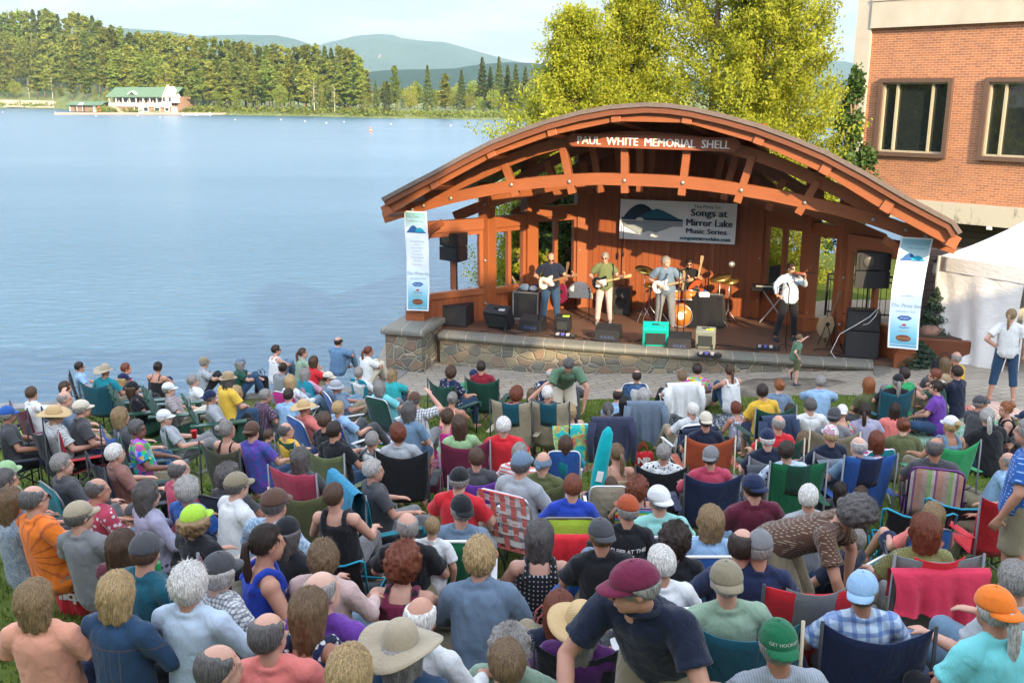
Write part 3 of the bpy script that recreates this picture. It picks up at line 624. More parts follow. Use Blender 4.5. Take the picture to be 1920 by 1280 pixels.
# unseen inn, massed to cast the evening shade, and an added shade tree
def inn():
    e = empty('inn_shade_block', (0, -5, 0), 0, 'three-storey brick inn standing behind the lawn, out of the picture', 'inn')
    MB().box((-6, -5, 6.4), (27.8, 10, 12.8)).build('wall', WHT, e)  # pale walls, in place of brick, bounce added fill onto the crowd
    MB().box((11.5, -5, 5.85), (7.0, 10, 11.7)).build('wall', WHT, e)  # lower middle block, sized to let the low sun reach the stage
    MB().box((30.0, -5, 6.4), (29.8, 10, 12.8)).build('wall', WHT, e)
    for x in range(-15, 42, 4): MB().box((x + .3, .03, 8.2), (1.3, .1, 1.6)).build('window', CASE, e)
leafy(8.0, -8, 3, 14.6, 8.0, 31, 'tall broadleaf tree beside the inn, behind the camera', 9000, DKL, .34, low=.45)  # unseen tree, added to dapple shade over the left truss
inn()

# ---------------------------------------------------------------- stage building
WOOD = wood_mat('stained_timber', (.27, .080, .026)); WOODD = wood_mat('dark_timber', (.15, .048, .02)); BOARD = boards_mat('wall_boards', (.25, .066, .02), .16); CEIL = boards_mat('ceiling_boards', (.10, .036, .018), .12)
ROOF = flat('roof_membrane', (.07, .055, .05), .6, 0, .15, 3, .3); DRIP = flat('roof_edge_metal', (.15, .115, .10), .45, .3); BOLT = flat('grey_bolt', (.30, .28, .26), .5, .6)
def stone_mat(name='field_stone'):
    b = NB(name); v = b.coord('Object', (1, .7, 1.5)); wv = b.noise(b.coord('Object'), 1.6, 2)
    vm = b.n('ShaderNodeVectorMath', operation='ADD'); sc = b.n('ShaderNodeVectorMath', operation='SCALE', _Scale=.22); b.l(wv, sc.inputs[0]); b.l(v, vm.inputs[0]); b.l(sc.outputs[0], vm.inputs[1])
    vo = b.n('ShaderNodeTexVoronoi', feature='DISTANCE_TO_EDGE', distance='EUCLIDEAN', _Scale=3.3, _Randomness=.9); b.l(vm.outputs[0], vo.inputs['Vector'])
    vc = b.n('ShaderNodeTexVoronoi', distance='EUCLIDEAN', _Scale=3.3, _Randomness=.9); b.l(vm.outputs[0], vc.inputs['Vector'])
    s = b.n('ShaderNodeSeparateXYZ'); b.l(vc.outputs['Color'], s.inputs[0]); g = b.noise(b.coord('Object'), 22, 6, .65)
    c = b.ramp(s.outputs[0], [(0, (.10, .105, .09)), (.3, (.20, .18, .12)), (.5, (.27, .215, .13)), (.68, (.20, .12, .08)), (.85, (.15, .16, .13)), (1, (.33, .26, .15))]); c = b.mix(b.math('MULTIPLY', g, .55), c, (.12, .105, .08))
    e = b.ramp(vo.outputs['Distance'], [(.018, (1, 1, 1)), (.04, (0, 0, 0))]); b.base(b.mix(e, c, (.36, .315, .235))); b.p(Roughness=.85); b.bump(b.mix(.25, b.ramp(vo.outputs['Distance'], [(0, (0, 0, 0)), (.09, (1, 1, 1))]), g), .9, .04); return b.m
def coping_mat():
    b = NB('slate_coping'); v = b.coord('Object'); s = b.n('ShaderNodeSeparateXYZ'); b.l(v, s.inputs[0]); q = b.math('DIVIDE', b.math('ADD', s.outputs[0], b.math('MULTIPLY', s.outputs[1], .15)), .46); fr = b.math('FRACT', q); fl = b.math('FLOOR', q)
    w = b.n('ShaderNodeTexWhiteNoise', noise_dimensions='1D'); b.l(fl, w.inputs['W']); g = b.noise(v, 16, 6, .65); c = b.mix(g, (.10, .105, .09), (.235, .225, .185)); c = b.mix(b.math('MULTIPLY', w.outputs['Value'], .4), c, (.20, .17, .13))
    b.base(b.mix(b.math('LESS_THAN', fr, .035), c, (.36, .32, .25))); b.p(Roughness=.7, Specular_IOR_Level=.4); b.bump(g, .8, .03); return b.m
STONE = stone_mat(); COPE = coping_mat(); FLOORM = boards_mat('stage_floor', (.13, .07, .045), .9, False, .6, .5, .012)
PO = [(-5.38, 0), (-4.1, 1.35), (-3.35, 2.45), (-2.25, 3.5), (2.25, 3.5), (3.4, 2.45), (4.1, 1.35), (5.38, 0)]
def front_v(u): return -.30 - .14 * math.cos((u - .3) / 4.8 * math.pi / 2) if abs(u - .3) < 4.8 else -.30
stage = empty('band_shell', SM, SA, 'arched timber band shell on a stone platform at the lake edge', 'band shell')
def Lz(z): return z
def build_platform():
    U = list(np.linspace(-4.75, 4.75, 40)); b = MB(); V = []; Fc = []
    for u in U: p = st(u, front_v(u)); V += [(u, front_v(u), tz(p.x, p.y) - .25), (u, front_v(u), SZ - .14)]
    for i in range(len(U) - 1): Fc.append((2 * i, 2 * i + 2, 2 * i + 3, 2 * i + 1))
    b.add(V, Fc); b.build('stone_wall', STONE, stage)
    # coping: rounded bull-nose along the curve
    b = MB(); prof = [(-.10, -.10), (-.13, -.05), (-.12, .015), (-.05, .03), (.28, .03), (.28, -.13), (-.06, -.13)]
    V = []; n = len(prof)
    for u in U: V += [(u, front_v(u) + a, SZ + c) for a, c in prof]
    Fc = [(i * n + k, i * n + (k + 1) % n, (i + 1) * n + (k + 1) % n, (i + 1) * n + k) for i in range(len(U) - 1) for k in range(n)]
    b.add(V, Fc).build('coping', COPE, stage)
    V = []; 
    poly = [(u, front_v(u) + .2) for u in U] + [(5.6, -.1), (5.6, .3), (4.4, 1.6), (3.7, 2.7), (2.4, 3.8), (-2.4, 3.8), (-3.6, 2.7), (-4.4, 1.6), (-5.6, .3), (-5.6, -.1)]
    MB().prism(poly, (1, 0, 0), (0, 1, 0), (0, 0, 0), (0, 0, 1), -.2, SZ).build('stage_floor', FLOORM, stage)
    b = MB(); b.box((-5.34, -.42, .15), (.88, 1.3, 1.5)); b.build('pier', STONE, stage)
    MB().box((-5.34, -.42, .93), (1.06, 1.5, .15), bev=.05).build('coping', COPE, stage)
    z = .62; MB().box((5.62, -.55, z - .45), (1.75, 1.1, 1.0), bev=.02).build('pier', COPE, stage)
build_platform()
def post(u, v, z0, z1, w=.34, ang=0, foot=False):
    b = MB(); M = Matrix.Rotation(ang, 3, 'Z'); b.box((u, v, (z0 + z1) / 2), (w, w, z1 - z0), M, .012)
    if foot:
        b.box((u, v, z0 + .16), (w + .13, w + .13, .32), M, .015)
        b.prism([(-w / 2 - .065, 0), (w / 2 + .065, 0), (w / 2 + .002, .1), (-w / 2 - .002, .1)], (1, 0, 0), (0, 0, 1), (u, v - w / 2 - .065, z0 + .32), (0, 1, 0), 0, w + .13)
    p = b.build('post', WOOD, stage)
    for zz in (z0 + .45, z0 + 1.5, z1 - .5):
        k = MB(); k.ell((u, v - w / 2 - .015, zz), (.035, .02, .035), 8, 5); k.build('bolt', BOLT, p, True)
    return p
post(-5.38, 0, 1.0, 3.2, foot=True); post(5.38, 0, .63, 3.2, foot=True)
for (u, v) in PO[1:-1]: post(u, v, SZ, 4.75 if abs(u) < 3.8 else 4.1, .30, math.atan2(v, u) + (R(90)), abs(u) == 3.4 and u > 0)
def bay(A, B, sill, top, mull=1, head=.27, door=False, upper=True):
    A = Vector((*A, 0)); B = Vector((*B, 0)); d = (B - A); Ln = d.length; d.normalize(); g = MB(); ang = math.atan2(d.y, d.x); M = Matrix.Rotation(ang, 3, 'Z'); Lx = Ln - .26; c = (A + B) / 2
    def at(x, z): q = c + d * x; return (q.x, q.y, z)
    MB().box(at(0, top + head / 2), (Lx, .2, head), M, .01).build('header_beam', WOOD, stage)
    if door: return
    pn = obj('wall_panel', MB().box((0, 0, 0), (Lx, .07, sill - SZ - .08)).mesh('wall_panel', BOARD), stage, at(0, SZ + (sill - SZ) / 2 - .03), (0, 0, ang))
    f = MB(); t = .11; f.box(at(0, sill), (Lx, .16, .16), M, .01).box(at(0, top - t / 2), (Lx, .12, t), M).box(at(-Lx / 2 + t / 2, (sill + top) / 2), (t, .12, top - sill - t * 2), M).box(at(Lx / 2 - t / 2, (sill + top) / 2), (t, .12, top - sill - t * 2), M)
    if mull: f.box(at(0, (sill + top) / 2), (.1, .11, top - sill - t * 2), M)
    f.build('window_frame', WOOD, stage)
bay(PO[0], PO[1], 1.5, 3.0); bay(PO[1], PO[2], 1.45, 3.0); bay(PO[2], PO[3], 1.5, 3.15); bay(PO[4], PO[5], 1.5, 3.15); bay(PO[5], PO[6], 0, 3.05, door=True); bay(PO[6], PO[7], 1.35, 2.95)
obj('back_wall', MB().box((0, 0, 2.35), (4.4, .1, 4.7)).mesh('back_wall', BOARD), stage, (0, 3.5, SZ))
for x in (-1.1, 0, 1.1): MB().box((x, 3.42, 2.9), (.09, .05, 4.3)).build('wall_batten', WOOD, stage)
# curved truss traced in its own plane
LOW = [(722, 408), (794, 385), (850, 370), (905, 358), (959, 348), (1015, 341), (1069, 337), (1120, 335), (1172, 336), (1225, 338), (1281, 341), (1335, 347), (1390, 355), (1450, 365), (1509, 378), (1575, 393), (1637, 410), (1705, 434), (1771, 457), (1792, 464)]
UPP = [(800, 374), (850, 350), (900, 326), (950, 303), (1000, 283), (1050, 269), (1100, 262), (1172, 257), (1225, 258), (1290, 264), (1350, 272), (1410, 288), (1470, 310), (1530, 337), (1580, 362), (1630, 390), (1665, 408)]
BAR = [(728, 392), (816, 341), (922, 283), (1036, 242), (1156, 216), (1290, 219), (1425, 258), (1549, 314), (1663, 384), (1786, 450)]
RTOP = [(716, 371), (767, 344), (819, 317), (868, 290), (919, 264), (972, 243), (1025, 224), (1085, 208), (1144, 197), (1212, 192), (1255, 194), (1298, 200), (1360, 214), (1421, 231), (1486, 255), (1552, 283), (1627, 323), (1702, 367), (1760, 398), (1790, 414), (1804, 435)]
def sweep_beam(pts, w, h, vc, name, parent=stage, mat=None, sag=0):
    b = MB(); n = len(pts); V = []
    for i, (x, z) in enumerate(pts):
        a = pts[max(0, i - 1)]; c = pts[min(n - 1, i + 1)]; t = Vector((c[0] - a[0], c[1] - a[1])).normalized(); nx, nz = -t.y, t.x
        for s1, s2 in ((-1, -1), (-1, 1), (1, 1), (1, -1)): V.append((x + nx * h / 2 * s1, vc + w / 2 * s2, z + nz * h / 2 * s1))
    Fc = [(i * 4 + k, i * 4 + (k + 1) % 4, (i + 1) * 4 + (k + 1) % 4, (i + 1) * 4 + k) for i in range(n - 1) for k in range(4)] + [(0, 1, 2, 3), tuple(range(4 * n - 4, 4 * n))]
    b.add(V, Fc); return b.build(name, mat or WOOD, parent)
lowp = [spl(x, y, -.06) for x, y in LOW]; upp = [spl(x, y, -.06) for x, y in UPP]; barp = [spl(x, y, -1.0) for x, y in BAR]; rtp = [spl(x, y, -1.2) for x, y in RTOP]
def interp_poly(pts, u):
    us = [p[0] for p in pts]; zs = [p[1] for p in pts]; return float(np.interp(u, us, zs))
def truss(v, scale, drop, main=False):
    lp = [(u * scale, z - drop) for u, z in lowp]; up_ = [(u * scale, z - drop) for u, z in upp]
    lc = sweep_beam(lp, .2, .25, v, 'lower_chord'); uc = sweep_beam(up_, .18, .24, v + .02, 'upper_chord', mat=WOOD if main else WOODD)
    W_ = [((961, 346), (944, 300)), ((1069, 340), (1053, 262)), ((1172, 338), (1172, 262)), ((1281, 342), (1291, 262)), ((1390, 356), (1412, 290)), ((1509, 379), (1534, 338))]
    for a, c in W_:
        p = spl(*a, -.06); q = spl(*c, -.06); d = Vector((q[0] - p[0], 0, q[1] - p[1])).normalized(); P = Vector((p[0] * scale, v, p[1] - drop)) - d * .27; Q = Vector((q[0] * scale, v, q[1] - drop))
        wb = MB().beam(P, Q, .16, .19, (0, 1, 0), .008).build('web', WOOD, stage)
        if main: MB().ell((p[0] * scale, v - .115, p[1] - drop), (.045, .025, .045), 8, 5).build('bolt', BOLT, wb, True)
    if main:
        for x, y in ((776, 392), (797, 385), (743, 401), (1637, 410), (1698, 430), (1735, 442), (1771, 456), (848, 371)):
            p = spl(x, y, -.06); MB().ell((p[0], v - .115, p[1]), (.045, .025, .045), 8, 5).build('bolt', BOLT, lc, True)
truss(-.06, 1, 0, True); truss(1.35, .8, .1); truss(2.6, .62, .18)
for u, z in ((lowp[1][0] + .55, 2.9), (lowp[-4][0] - .2, 2.9)):   # curved knee braces on the front posts
    sg = 1 if u < 0 else -1; sweep_beam([(sg * -5.2, 2.85), (sg * -5.1, 3.02), (sg * -4.95, 3.18), (sg * -4.75, 3.30)], .14, .15, 0, 'knee_brace')
BAR_PARTS = []
for i in range(len(barp) - 1):
    a, c = barp[i], barp[i + 1]; MB().beam((a[0], -1.0, a[1]), (c[0], -1.0, c[1]), .12, .24, (0, 0, 1), .01).build('barge_rafter', WOOD, stage)
for i, (u, z) in enumerate(barp):
    t = (barp[min(i + 1, len(barp) - 1)][0] - barp[max(i - 1, 0)][0], barp[min(i + 1, len(barp) - 1)][1] - barp[max(i - 1, 0)][1]); ang = math.atan2(t[1], t[0])
    dz = .22 * (1 if True else 0); M = Euler((0, -ang, 0)).to_matrix()
    L_ = 4.9 if abs(u) < 3.6 else 2.2 if abs(u) < 5 else 1.6
    b = MB(); b.beam((u, -1.12, z - .01), (u, -1.12 + L_, z - .02 - .078 * L_), .2, .25, M @ Vector((0, 0, 1)), .012); b.build('purlin', WOOD, stage)
# roof shell: edge layers and ceiling
def roof():
    n = len(rtp); 
    def strip(name, v0, v1, o0, o1, mat, drop=.45):
        b = MB(); V = []
        for i, (u, z) in enumerate(rtp):
            a = rtp[max(0, i - 1)]; c = rtp[min(n - 1, i + 1)]; t = Vector((c[0] - a[0], c[1] - a[1])).normalized(); nx, nz = -t.y, t.x
            for v, o in ((v0, o0), (v1, o0), (v1, o1), (v0, o1)): V.append((u + nx * o, v, z + nz * o - drop * (v + 1.2) / 6))
        Fc = [(i * 4 + k, i * 4 + (k + 1) % 4, (i + 1) * 4 + (k + 1) % 4, (i + 1) * 4 + k) for i in range(n - 1) for k in range(4)] + [(0, 1, 2, 3), tuple(range(4 * n - 4, 4 * n))]
        b.add(V, Fc); return b.build(name, mat, stage)
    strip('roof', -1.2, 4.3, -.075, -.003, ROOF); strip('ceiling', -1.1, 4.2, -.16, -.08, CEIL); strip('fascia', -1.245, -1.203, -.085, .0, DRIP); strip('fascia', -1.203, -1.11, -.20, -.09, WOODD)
roof()
b = MB(); b.prism([(u, z) for u, z in [(-2.3, 4.0), (2.3, 4.0), (2.3, 5.05), (0, 5.4), (-2.3, 5.05)]], (1, 0, 0), (0, 0, 1), (0, 3.46, 0), (0, 1, 0), 0, .08); 
b.build('gable_panel', BOARD, stage)
# hanging sign
def sign():
    a = spl(1073, 262, -.32); c = spl(1379, 272, -.32); p = st(a[0], -.32, 0); ux = SU; w = c[0] - a[0]; h = .27
    e = empty('name_board', st((a[0] + c[0]) / 2, -.32, (a[1] + c[1]) / 2 + .0), SA, 'long brown board with white capital lettering hanging under the roof', 'sign')
    tilt = math.atan2(c[1] - a[1], w)
    b = MB(); hw = w / 2; pr = [(-hw, -h / 2), (hw, -h / 2)] + [(hw + .02 + .09 * math.cos(t), .09 * math.sin(t)) for t in np.linspace(-1.2, 1.2, 7)] + [(hw, h / 2), (-hw, h / 2)] + [(-hw - .02 - .09 * math.cos(t), .09 * math.sin(t)) for t in np.linspace(1.2, -1.2, 7)]
    b.prism(pr, (1, 0, 0), (0, 0, 1), (0, 0, 0), (0, 1, 0), -.025, .025); b.build('board', wood_mat('sign_wood', (.26, .07, .03)), e)
    me = text_mesh('lettering', 'PAUL  WHITE  MEMORIAL  SHELL', .235, WHT, .004, .003); wd = max(v.co.x for v in me.vertices) - min(v.co.x for v in me.vertices)
    k = (w - .22) / wd
    for v in me.vertices: v.co.x *= k
    obj('lettering', me, e, (0, -.032, -.08), (R(90), 0, 0))
    for s in (-1, 1): MB().tube([(s * (hw - .03), 0, h / 2 - .02), (s * (hw - .03), 0, h / 2 + .28)], .012, 6).build('hanger', BOLT, e)
    e.rotation_euler = (0, -tilt, SA)
sign()
def cloth_mat(name, c, rough=.8, sc=3):
    return flat(name, c, rough, 0, .03, sc, .15)
BNW = cloth_mat('banner_white', (.74, .76, .78)); NAVY = flat('print_navy', (.01, .03, .06), .7, 0, .02, 1, 0); TEAL = flat('print_teal', (.01, .10, .15), .7, 0, .02, 1, 0); GREYP = flat('print_grey', (.25, .29, .32), .7, 0, .02, 1, 0)
def back_banner():
    v = 3.28; a = spl(1163, 373, v); c = spl(1382, 382, v); d = spl(1160, 447, v); g = spl(1377, 459, v); w = c[0] - a[0]; h = ((a[1] - d[1]) + (c[1] - g[1])) / 2
    e = empty('banner', st((a[0] + c[0]) / 2, v, (a[1] + c[1]) / 2 - h), SA, 'wide white banner with a mountain logo on the back wall of the stage', 'banner')
    e.rotation_euler = (0, -math.atan2(c[1] - a[1], w), SA)
    n = 24; V = []; Fc = []
    for j in range(7):
        for i in range(n + 1): x = -w / 2 + w * i / n; V.append((x, .012 * math.sin(i * 1.3 + j) * (j / 6 - .3), h * j / 6))
    for j in range(6):
        for i in range(n): q = j * (n + 1) + i; Fc.append((q, q + 1, q + n + 2, q + n + 1))
    o = obj('cloth', mesh('cloth', V, Fc, BNW, True), e); 
    def t(s, size, x, z, m, xs=1.0, off=.008): obj('lettering', text_mesh('lettering', s, size, m, .001, off, 'CENTER', 0, xs), e, (x, -.03, z), (R(90), 0, 0))
    k = w / 2.85
    t('The Pines Inn', .11 * k, .72 * k, h * .86, TEAL, 1.1, 0); t('Songs at', .25 * k, .76 * k, h * .66, NAVY, 1.05, .004 * k); t('Mirror Lake', .24 * k, .78 * k, h * .42, NAVY, .96, .004 * k); t('Music Series', .18 * k, .72 * k, h * .23, NAVY, 1.1, .003 * k); t('songsatmirrorlake.com', .125 * k, .70 * k, h * .07, TEAL, 1.05, .003)
    def poly(name, P, m, y=-.028): obj(name, MB().prism(P, (k, 0, 0), (0, 0, h), (0, 0, 0), (0, 1, 0), y, y + .002).mesh(name, m), e)
    hill = lambda x0, x1, zt, zb, n=14: [(x0 + (x1 - x0) * i / n, zb + (zt - zb) * math.sin(math.pi * i / n) ** .8) for i in range(n + 1)]
    poly('logo', hill(-1.35, -.45, .90, .52), NAVY); poly('logo', [(-.9, .62), (-.62, .76), (-.5, .8), (-.32, .74), (.02, .58), (.14, .54), (.14, .5), (-.9, .5)], TEAL, -.031)
    poly('logo', [(-1.38, .5), (.14, .5), (.14, .56), (-1.0, .56), (-1.38, .56)], NAVY, -.033); poly('logo', [(-1.38, .485), (.14, .485), (.14, .38), (-.1, .38), (-.5, .2), (-.7, .24), (-.95, .16), (-1.3, .34)], GREYP)
    poly('logo', [(-.92 + .1 * math.cos(t_), .5 + .07 * math.sin(t_)) for t_ in np.linspace(0, math.pi, 9)], BNW, -.036)
back_banner()
BLUB = None
def grad_mat():
    b = NB('banner_blue_print'); c = b.n('ShaderNodeTexCoord'); s = b.n('ShaderNodeSeparateXYZ'); b.l(c.outputs['UV'], s.inputs[0]); f = b.noise(b.coord('Object'), 1.5, 2)
    b.base(b.ramp(b.math('ADD', s.outputs[1], b.math('MULTIPLY', b.math('SUBTRACT', f, .5), .06)), [(0, (.09, .33, .44)), (.14, (.22, .52, .62)), (.30, (.62, .75, .78)), (.5, (.76, .79, .80)), (.8, (.74, .79, .82)), (.90, (.40, .62, .70)), (1, (.16, .42, .52))])); b.p(Roughness=.6); return b.m
SPN = flat('print_script', (.25, .35, .42), .7, 0, .02, 1, 0); BLU2 = flat('print_blue', (.02, .10, .30), .7, 0, .02, 1, 0); CYN = flat('print_cyan', (.01, .33, .48), .7, 0, .02, 1, 0); BRN = flat('print_brown', (.20, .06, .03), .7, 0, .02, 1, 0); RED2 = flat('print_red', (.5, .03, .03), .7, 0, .02, 1, 0); ORG = flat('print_orange', (.6, .35, .1), .7, 0, .02, 1, 0)
def side_banner(tl, tr, bl, br, vt, vb, label, mid):
    g = grad_mat() if 'banner_blue_print' not in D.materials else D.materials['banner_blue_print']
    q = [Vector((spl(*tl, vt)[0], vt, spl(*tl, vt)[1])), Vector((spl(*tr, vt)[0], vt, spl(*tr, vt)[1])), Vector((spl(*bl, vb)[0], vb, spl(*bl, vb)[1])), Vector((spl(*br, vb)[0], vb, spl(*br, vb)[1]))]
    e = empty('banner', SM, SA, label, 'banner')
    def P(s, t, o=0):       # s across 0..1, t up 0..1
        p = (q[2] * (1 - s) + q[3] * s) * (1 - t) + (q[0] * (1 - s) + q[1] * s) * t; p = p + Vector((0, -.04 * math.sin(t * math.pi) * mid - o + .012 * math.sin(t * 14 + s * 4), 0))
        p.x += mid * .05 * math.sin(t * math.pi); return p
    def sheet(name, s0, s1, t0, t1, o, m, n=8, k=30):
        V = [P(s0 + (s1 - s0) * i / n, t0 + (t1 - t0) * j / k, o) for j in range(k + 1) for i in range(n + 1)]; Fc = [(j * (n + 1) + i, j * (n + 1) + i + 1, (j + 1) * (n + 1) + i + 1, (j + 1) * (n + 1) + i) for j in range(k) for i in range(n)]
        me = mesh(name, V, Fc, m, True); uv = me.uv_layers.new(name='uv')
        for lp in me.loops: iv = lp.vertex_index; uv.data[lp.index].uv = ((iv % (n + 1)) / n, (iv // (n + 1)) / k)
        return obj(name, me, e)
    sheet('cloth', 0, 1, 0, 1, 0, BNW); sheet('print', .06, .94, .015, .985, .004, g)
    def shape(pts, m, o=.009): V = [P(s, t, o) for s, t in pts]; obj('logo', mesh('logo', V, [tuple(range(len(V)))], m), e)
    H = lambda s0, s1, tb, tt, n=10: [(s0 + (s1 - s0) * i / n, tb + (tt - tb) * math.sin(math.pi * i / n) ** .9) for i in range(n + 1)]
    shape(H(.12, .62, .795, .86), BLU2); shape(H(.40, .88, .795, .84), CYN, .012); shape(H(.08, .5, .795, .825), BLU2, .014); shape([(.08, .79), (.92, .79), (.92, .798), (.08, .798)], BLU2, .015)
    el = lambda c, r, n=14: [(c[0] + r[0] * math.cos(a), c[1] + r[1] * math.sin(a)) for a in np.linspace(0, 2 * math.pi, n, endpoint=False)]
    shape(el((.5, .095), (.25, .03)), BRN); shape(el((.5, .275), (.25, .024), 6), BLU2); shape(el((.5, .215), (.08, .009)), RED2)
    wv = (q[1] - q[0]).length
    def words_(s, t, size, m, sh=0, cx=.5):
        me = text_mesh('lettering', s, size, m, 0, 0, 'CENTER', sh)
        hh = (q[0] - q[2]).length; me2 = me
        for v in me.vertices: v.co = P(cx + v.co.x / wv, t + v.co.y / hh, .013)
        obj('lettering', me, e)
    words_('The Pines Inn', .935, .085, SPN, .3); words_('of Mirror Lake', .895, .06, SPN, .3)
    for i in range(7): words_(['Thursday Evenings', 'at Seven', 'July and August', 'in the Park', 'Free Concerts', 'All are Welcome', 'Lake Placid'][i], .70 - i * .032, .045, SPN)
    words_('with thanks to', .47, .04, SPN); words_('The Pines Inn', .37, .105, SPN, .3); words_('Whiteface Club', .325, .06, SPN, .3); words_('Hampton', .27, .045, BNW); words_('Hospital', .185, .06, BLU2, .2); words_('Adirondack', .155, .045, ORG); words_('ALE HOUSE', .088, .045, ORG); words_('www.songsatmirrorlake.org', .03, .05, BNW)
side_banner((757, 395), (800, 397), (762, 582), (804, 583), -.36, -.40, 'tall blue and white banner on the left front post', 1)
side_banner((1690, 444), (1750, 447), (1664, 651), (1721, 656), -.36, -.75, 'tall blue and white banner on the right front post', -1)
# ---------------------------------------------------------------- behind the stage: railing, planter, spruce, tent
BLK = flat('black_metal', (.02, .02, .022), .45, .4, .1, 5, .05); BLKP = flat('black_cabinet', (.022, .02, .019), .6, 0, .2, 20, .3)
def railing(A, B, h, label, name='railing', step=.13, z=0.75, mat=BLK):
    A = Vector(A); B = Vector(B); d = B - A; n = int(d.length / step); e = empty(name, (A.x, A.y, z), math.atan2(d.y, d.x), label, 'railing'); Ln = d.length
    MB().box((Ln / 2, 0, h), (Ln, .05, .05)).box((Ln / 2, 0, h - .14), (Ln, .035, .035)).box((Ln / 2, 0, .1), (Ln, .035, .035)).build('rail', mat, e)
    b = MB()
    for i in range(n): b.box(((i + .5) * Ln / n, 0, h / 2), (.016, .016, h - .1))
    b.build('balusters', mat, e)
    for x in np.arange(0, Ln + .01, Ln / max(1, round(Ln / 1.6))): MB().box((x, 0, h / 2), (.06, .06, h)).build('post', mat, e)
a = st(3.9, 4.2); b_ = st(9.2, 4.0); railing(a, b_, 1.05, 'black metal railing behind the open right bay of the stage')
def side_rail():
    q = at_z(738, 690, 0); e = empty('railing', (q.x, q.y, 0), R(20), 'short grey pipe railing at the left end of the stone wall', 'railing'); m = flat('grey_pipe', (.17, .20, .24), .5, .4)
    MB().tube([(-.15, 0, 0), (-.15, 0, .82), (-.1, 0, .9), (.35, 0, .95)], .022, 8).tube([(-.15, 0, .12), (.35, 0, .12)], .016, 6).build('rail', m, e, True)
    for i in range(4): MB().tube([(-.05 + i * .11, 0, .12), (-.05 + i * .11, 0, .92)], .011, 6).build('baluster', m, e)
side_rail()
def planter():
    p = st(6.4, .75); e = empty('planter', (p.x, p.y, 0), SA, 'brown timber planter holding boulders beside the right banner', 'planter'); MB().box((0, 0, .85), (2.3, 1.0, .75), bev=.02).build('box', WOODD, e); MB().box((0, 0, 1.2), (2.1, .8, .1)).build('soil', flat('soil', (.06, .045, .03), .95), e)
    for x, y, s in ((-.5, -.1, .26), (.05, .1, .33), (.55, 0, .22)):
        b = MB(); b.ell((0, 0, 0), (s, s * .7, s * .6), 14, 9); o = b.build('boulder', flat('boulder', (.26, .15, .11), .9, 0, .25, 4, .6), None, True, st(6.4 + x, .75 + y, 1.28)); tag(o, 'rounded reddish boulder in the timber planter, ' + {-.5: 'nearest the speaker stack', .05: 'largest, in the middle', .55: 'nearest the banner'}[x], 'boulder')
    rs = np.random.RandomState(5); P = rs.randn(500, 3) * [.14, .12, .1]; q = st(6.0, .95, 1.42); o = obj('foliage', leaves_mesh('foliage', P, .06, rs, DEC_L)); e2 = empty('leafy_plant', q, 0, 'small green leafy plant in the planter behind the speaker', 'plant'); o.parent = e2
planter()
def dwarf_spruce():
    m = leaf_mat('blue_spruce_needles', (.03, .06, .035), (.09, .13, .08), 3, .1)
    for px, py, H, lab in ((1745, 672, 1.55, 'dark green dwarf spruce growing between banner and tent'), (1722, 690, .55, 'low spruce sprawling at the foot of the right banner')):
        q = at_z(px, py, .65); rs = np.random.RandomState(8); n = 9000; t = rs.rand(n) ** 1.3; a = rs.rand(n) * 6.28; r = .62 * (1 - t) ** .7 * (.55 + .45 * rs.rand(n)) * (.8 + .2 * np.sin(t * 40 + a * 2)); P = np.c_[r * np.cos(a), r * np.sin(a), .05 + H * t]
        e = empty('dwarf_spruce', (q.x, q.y, .6), 0, lab, 'shrub'); MB().tube([(0, 0, 0), (0, 0, H * .9)], [.04, .01], 6).build('trunk', BARK, e); obj('crown', leaves_mesh('crown', P, .075, rs, m, .2, .3), e)
dwarf_spruce()
TENTM = None
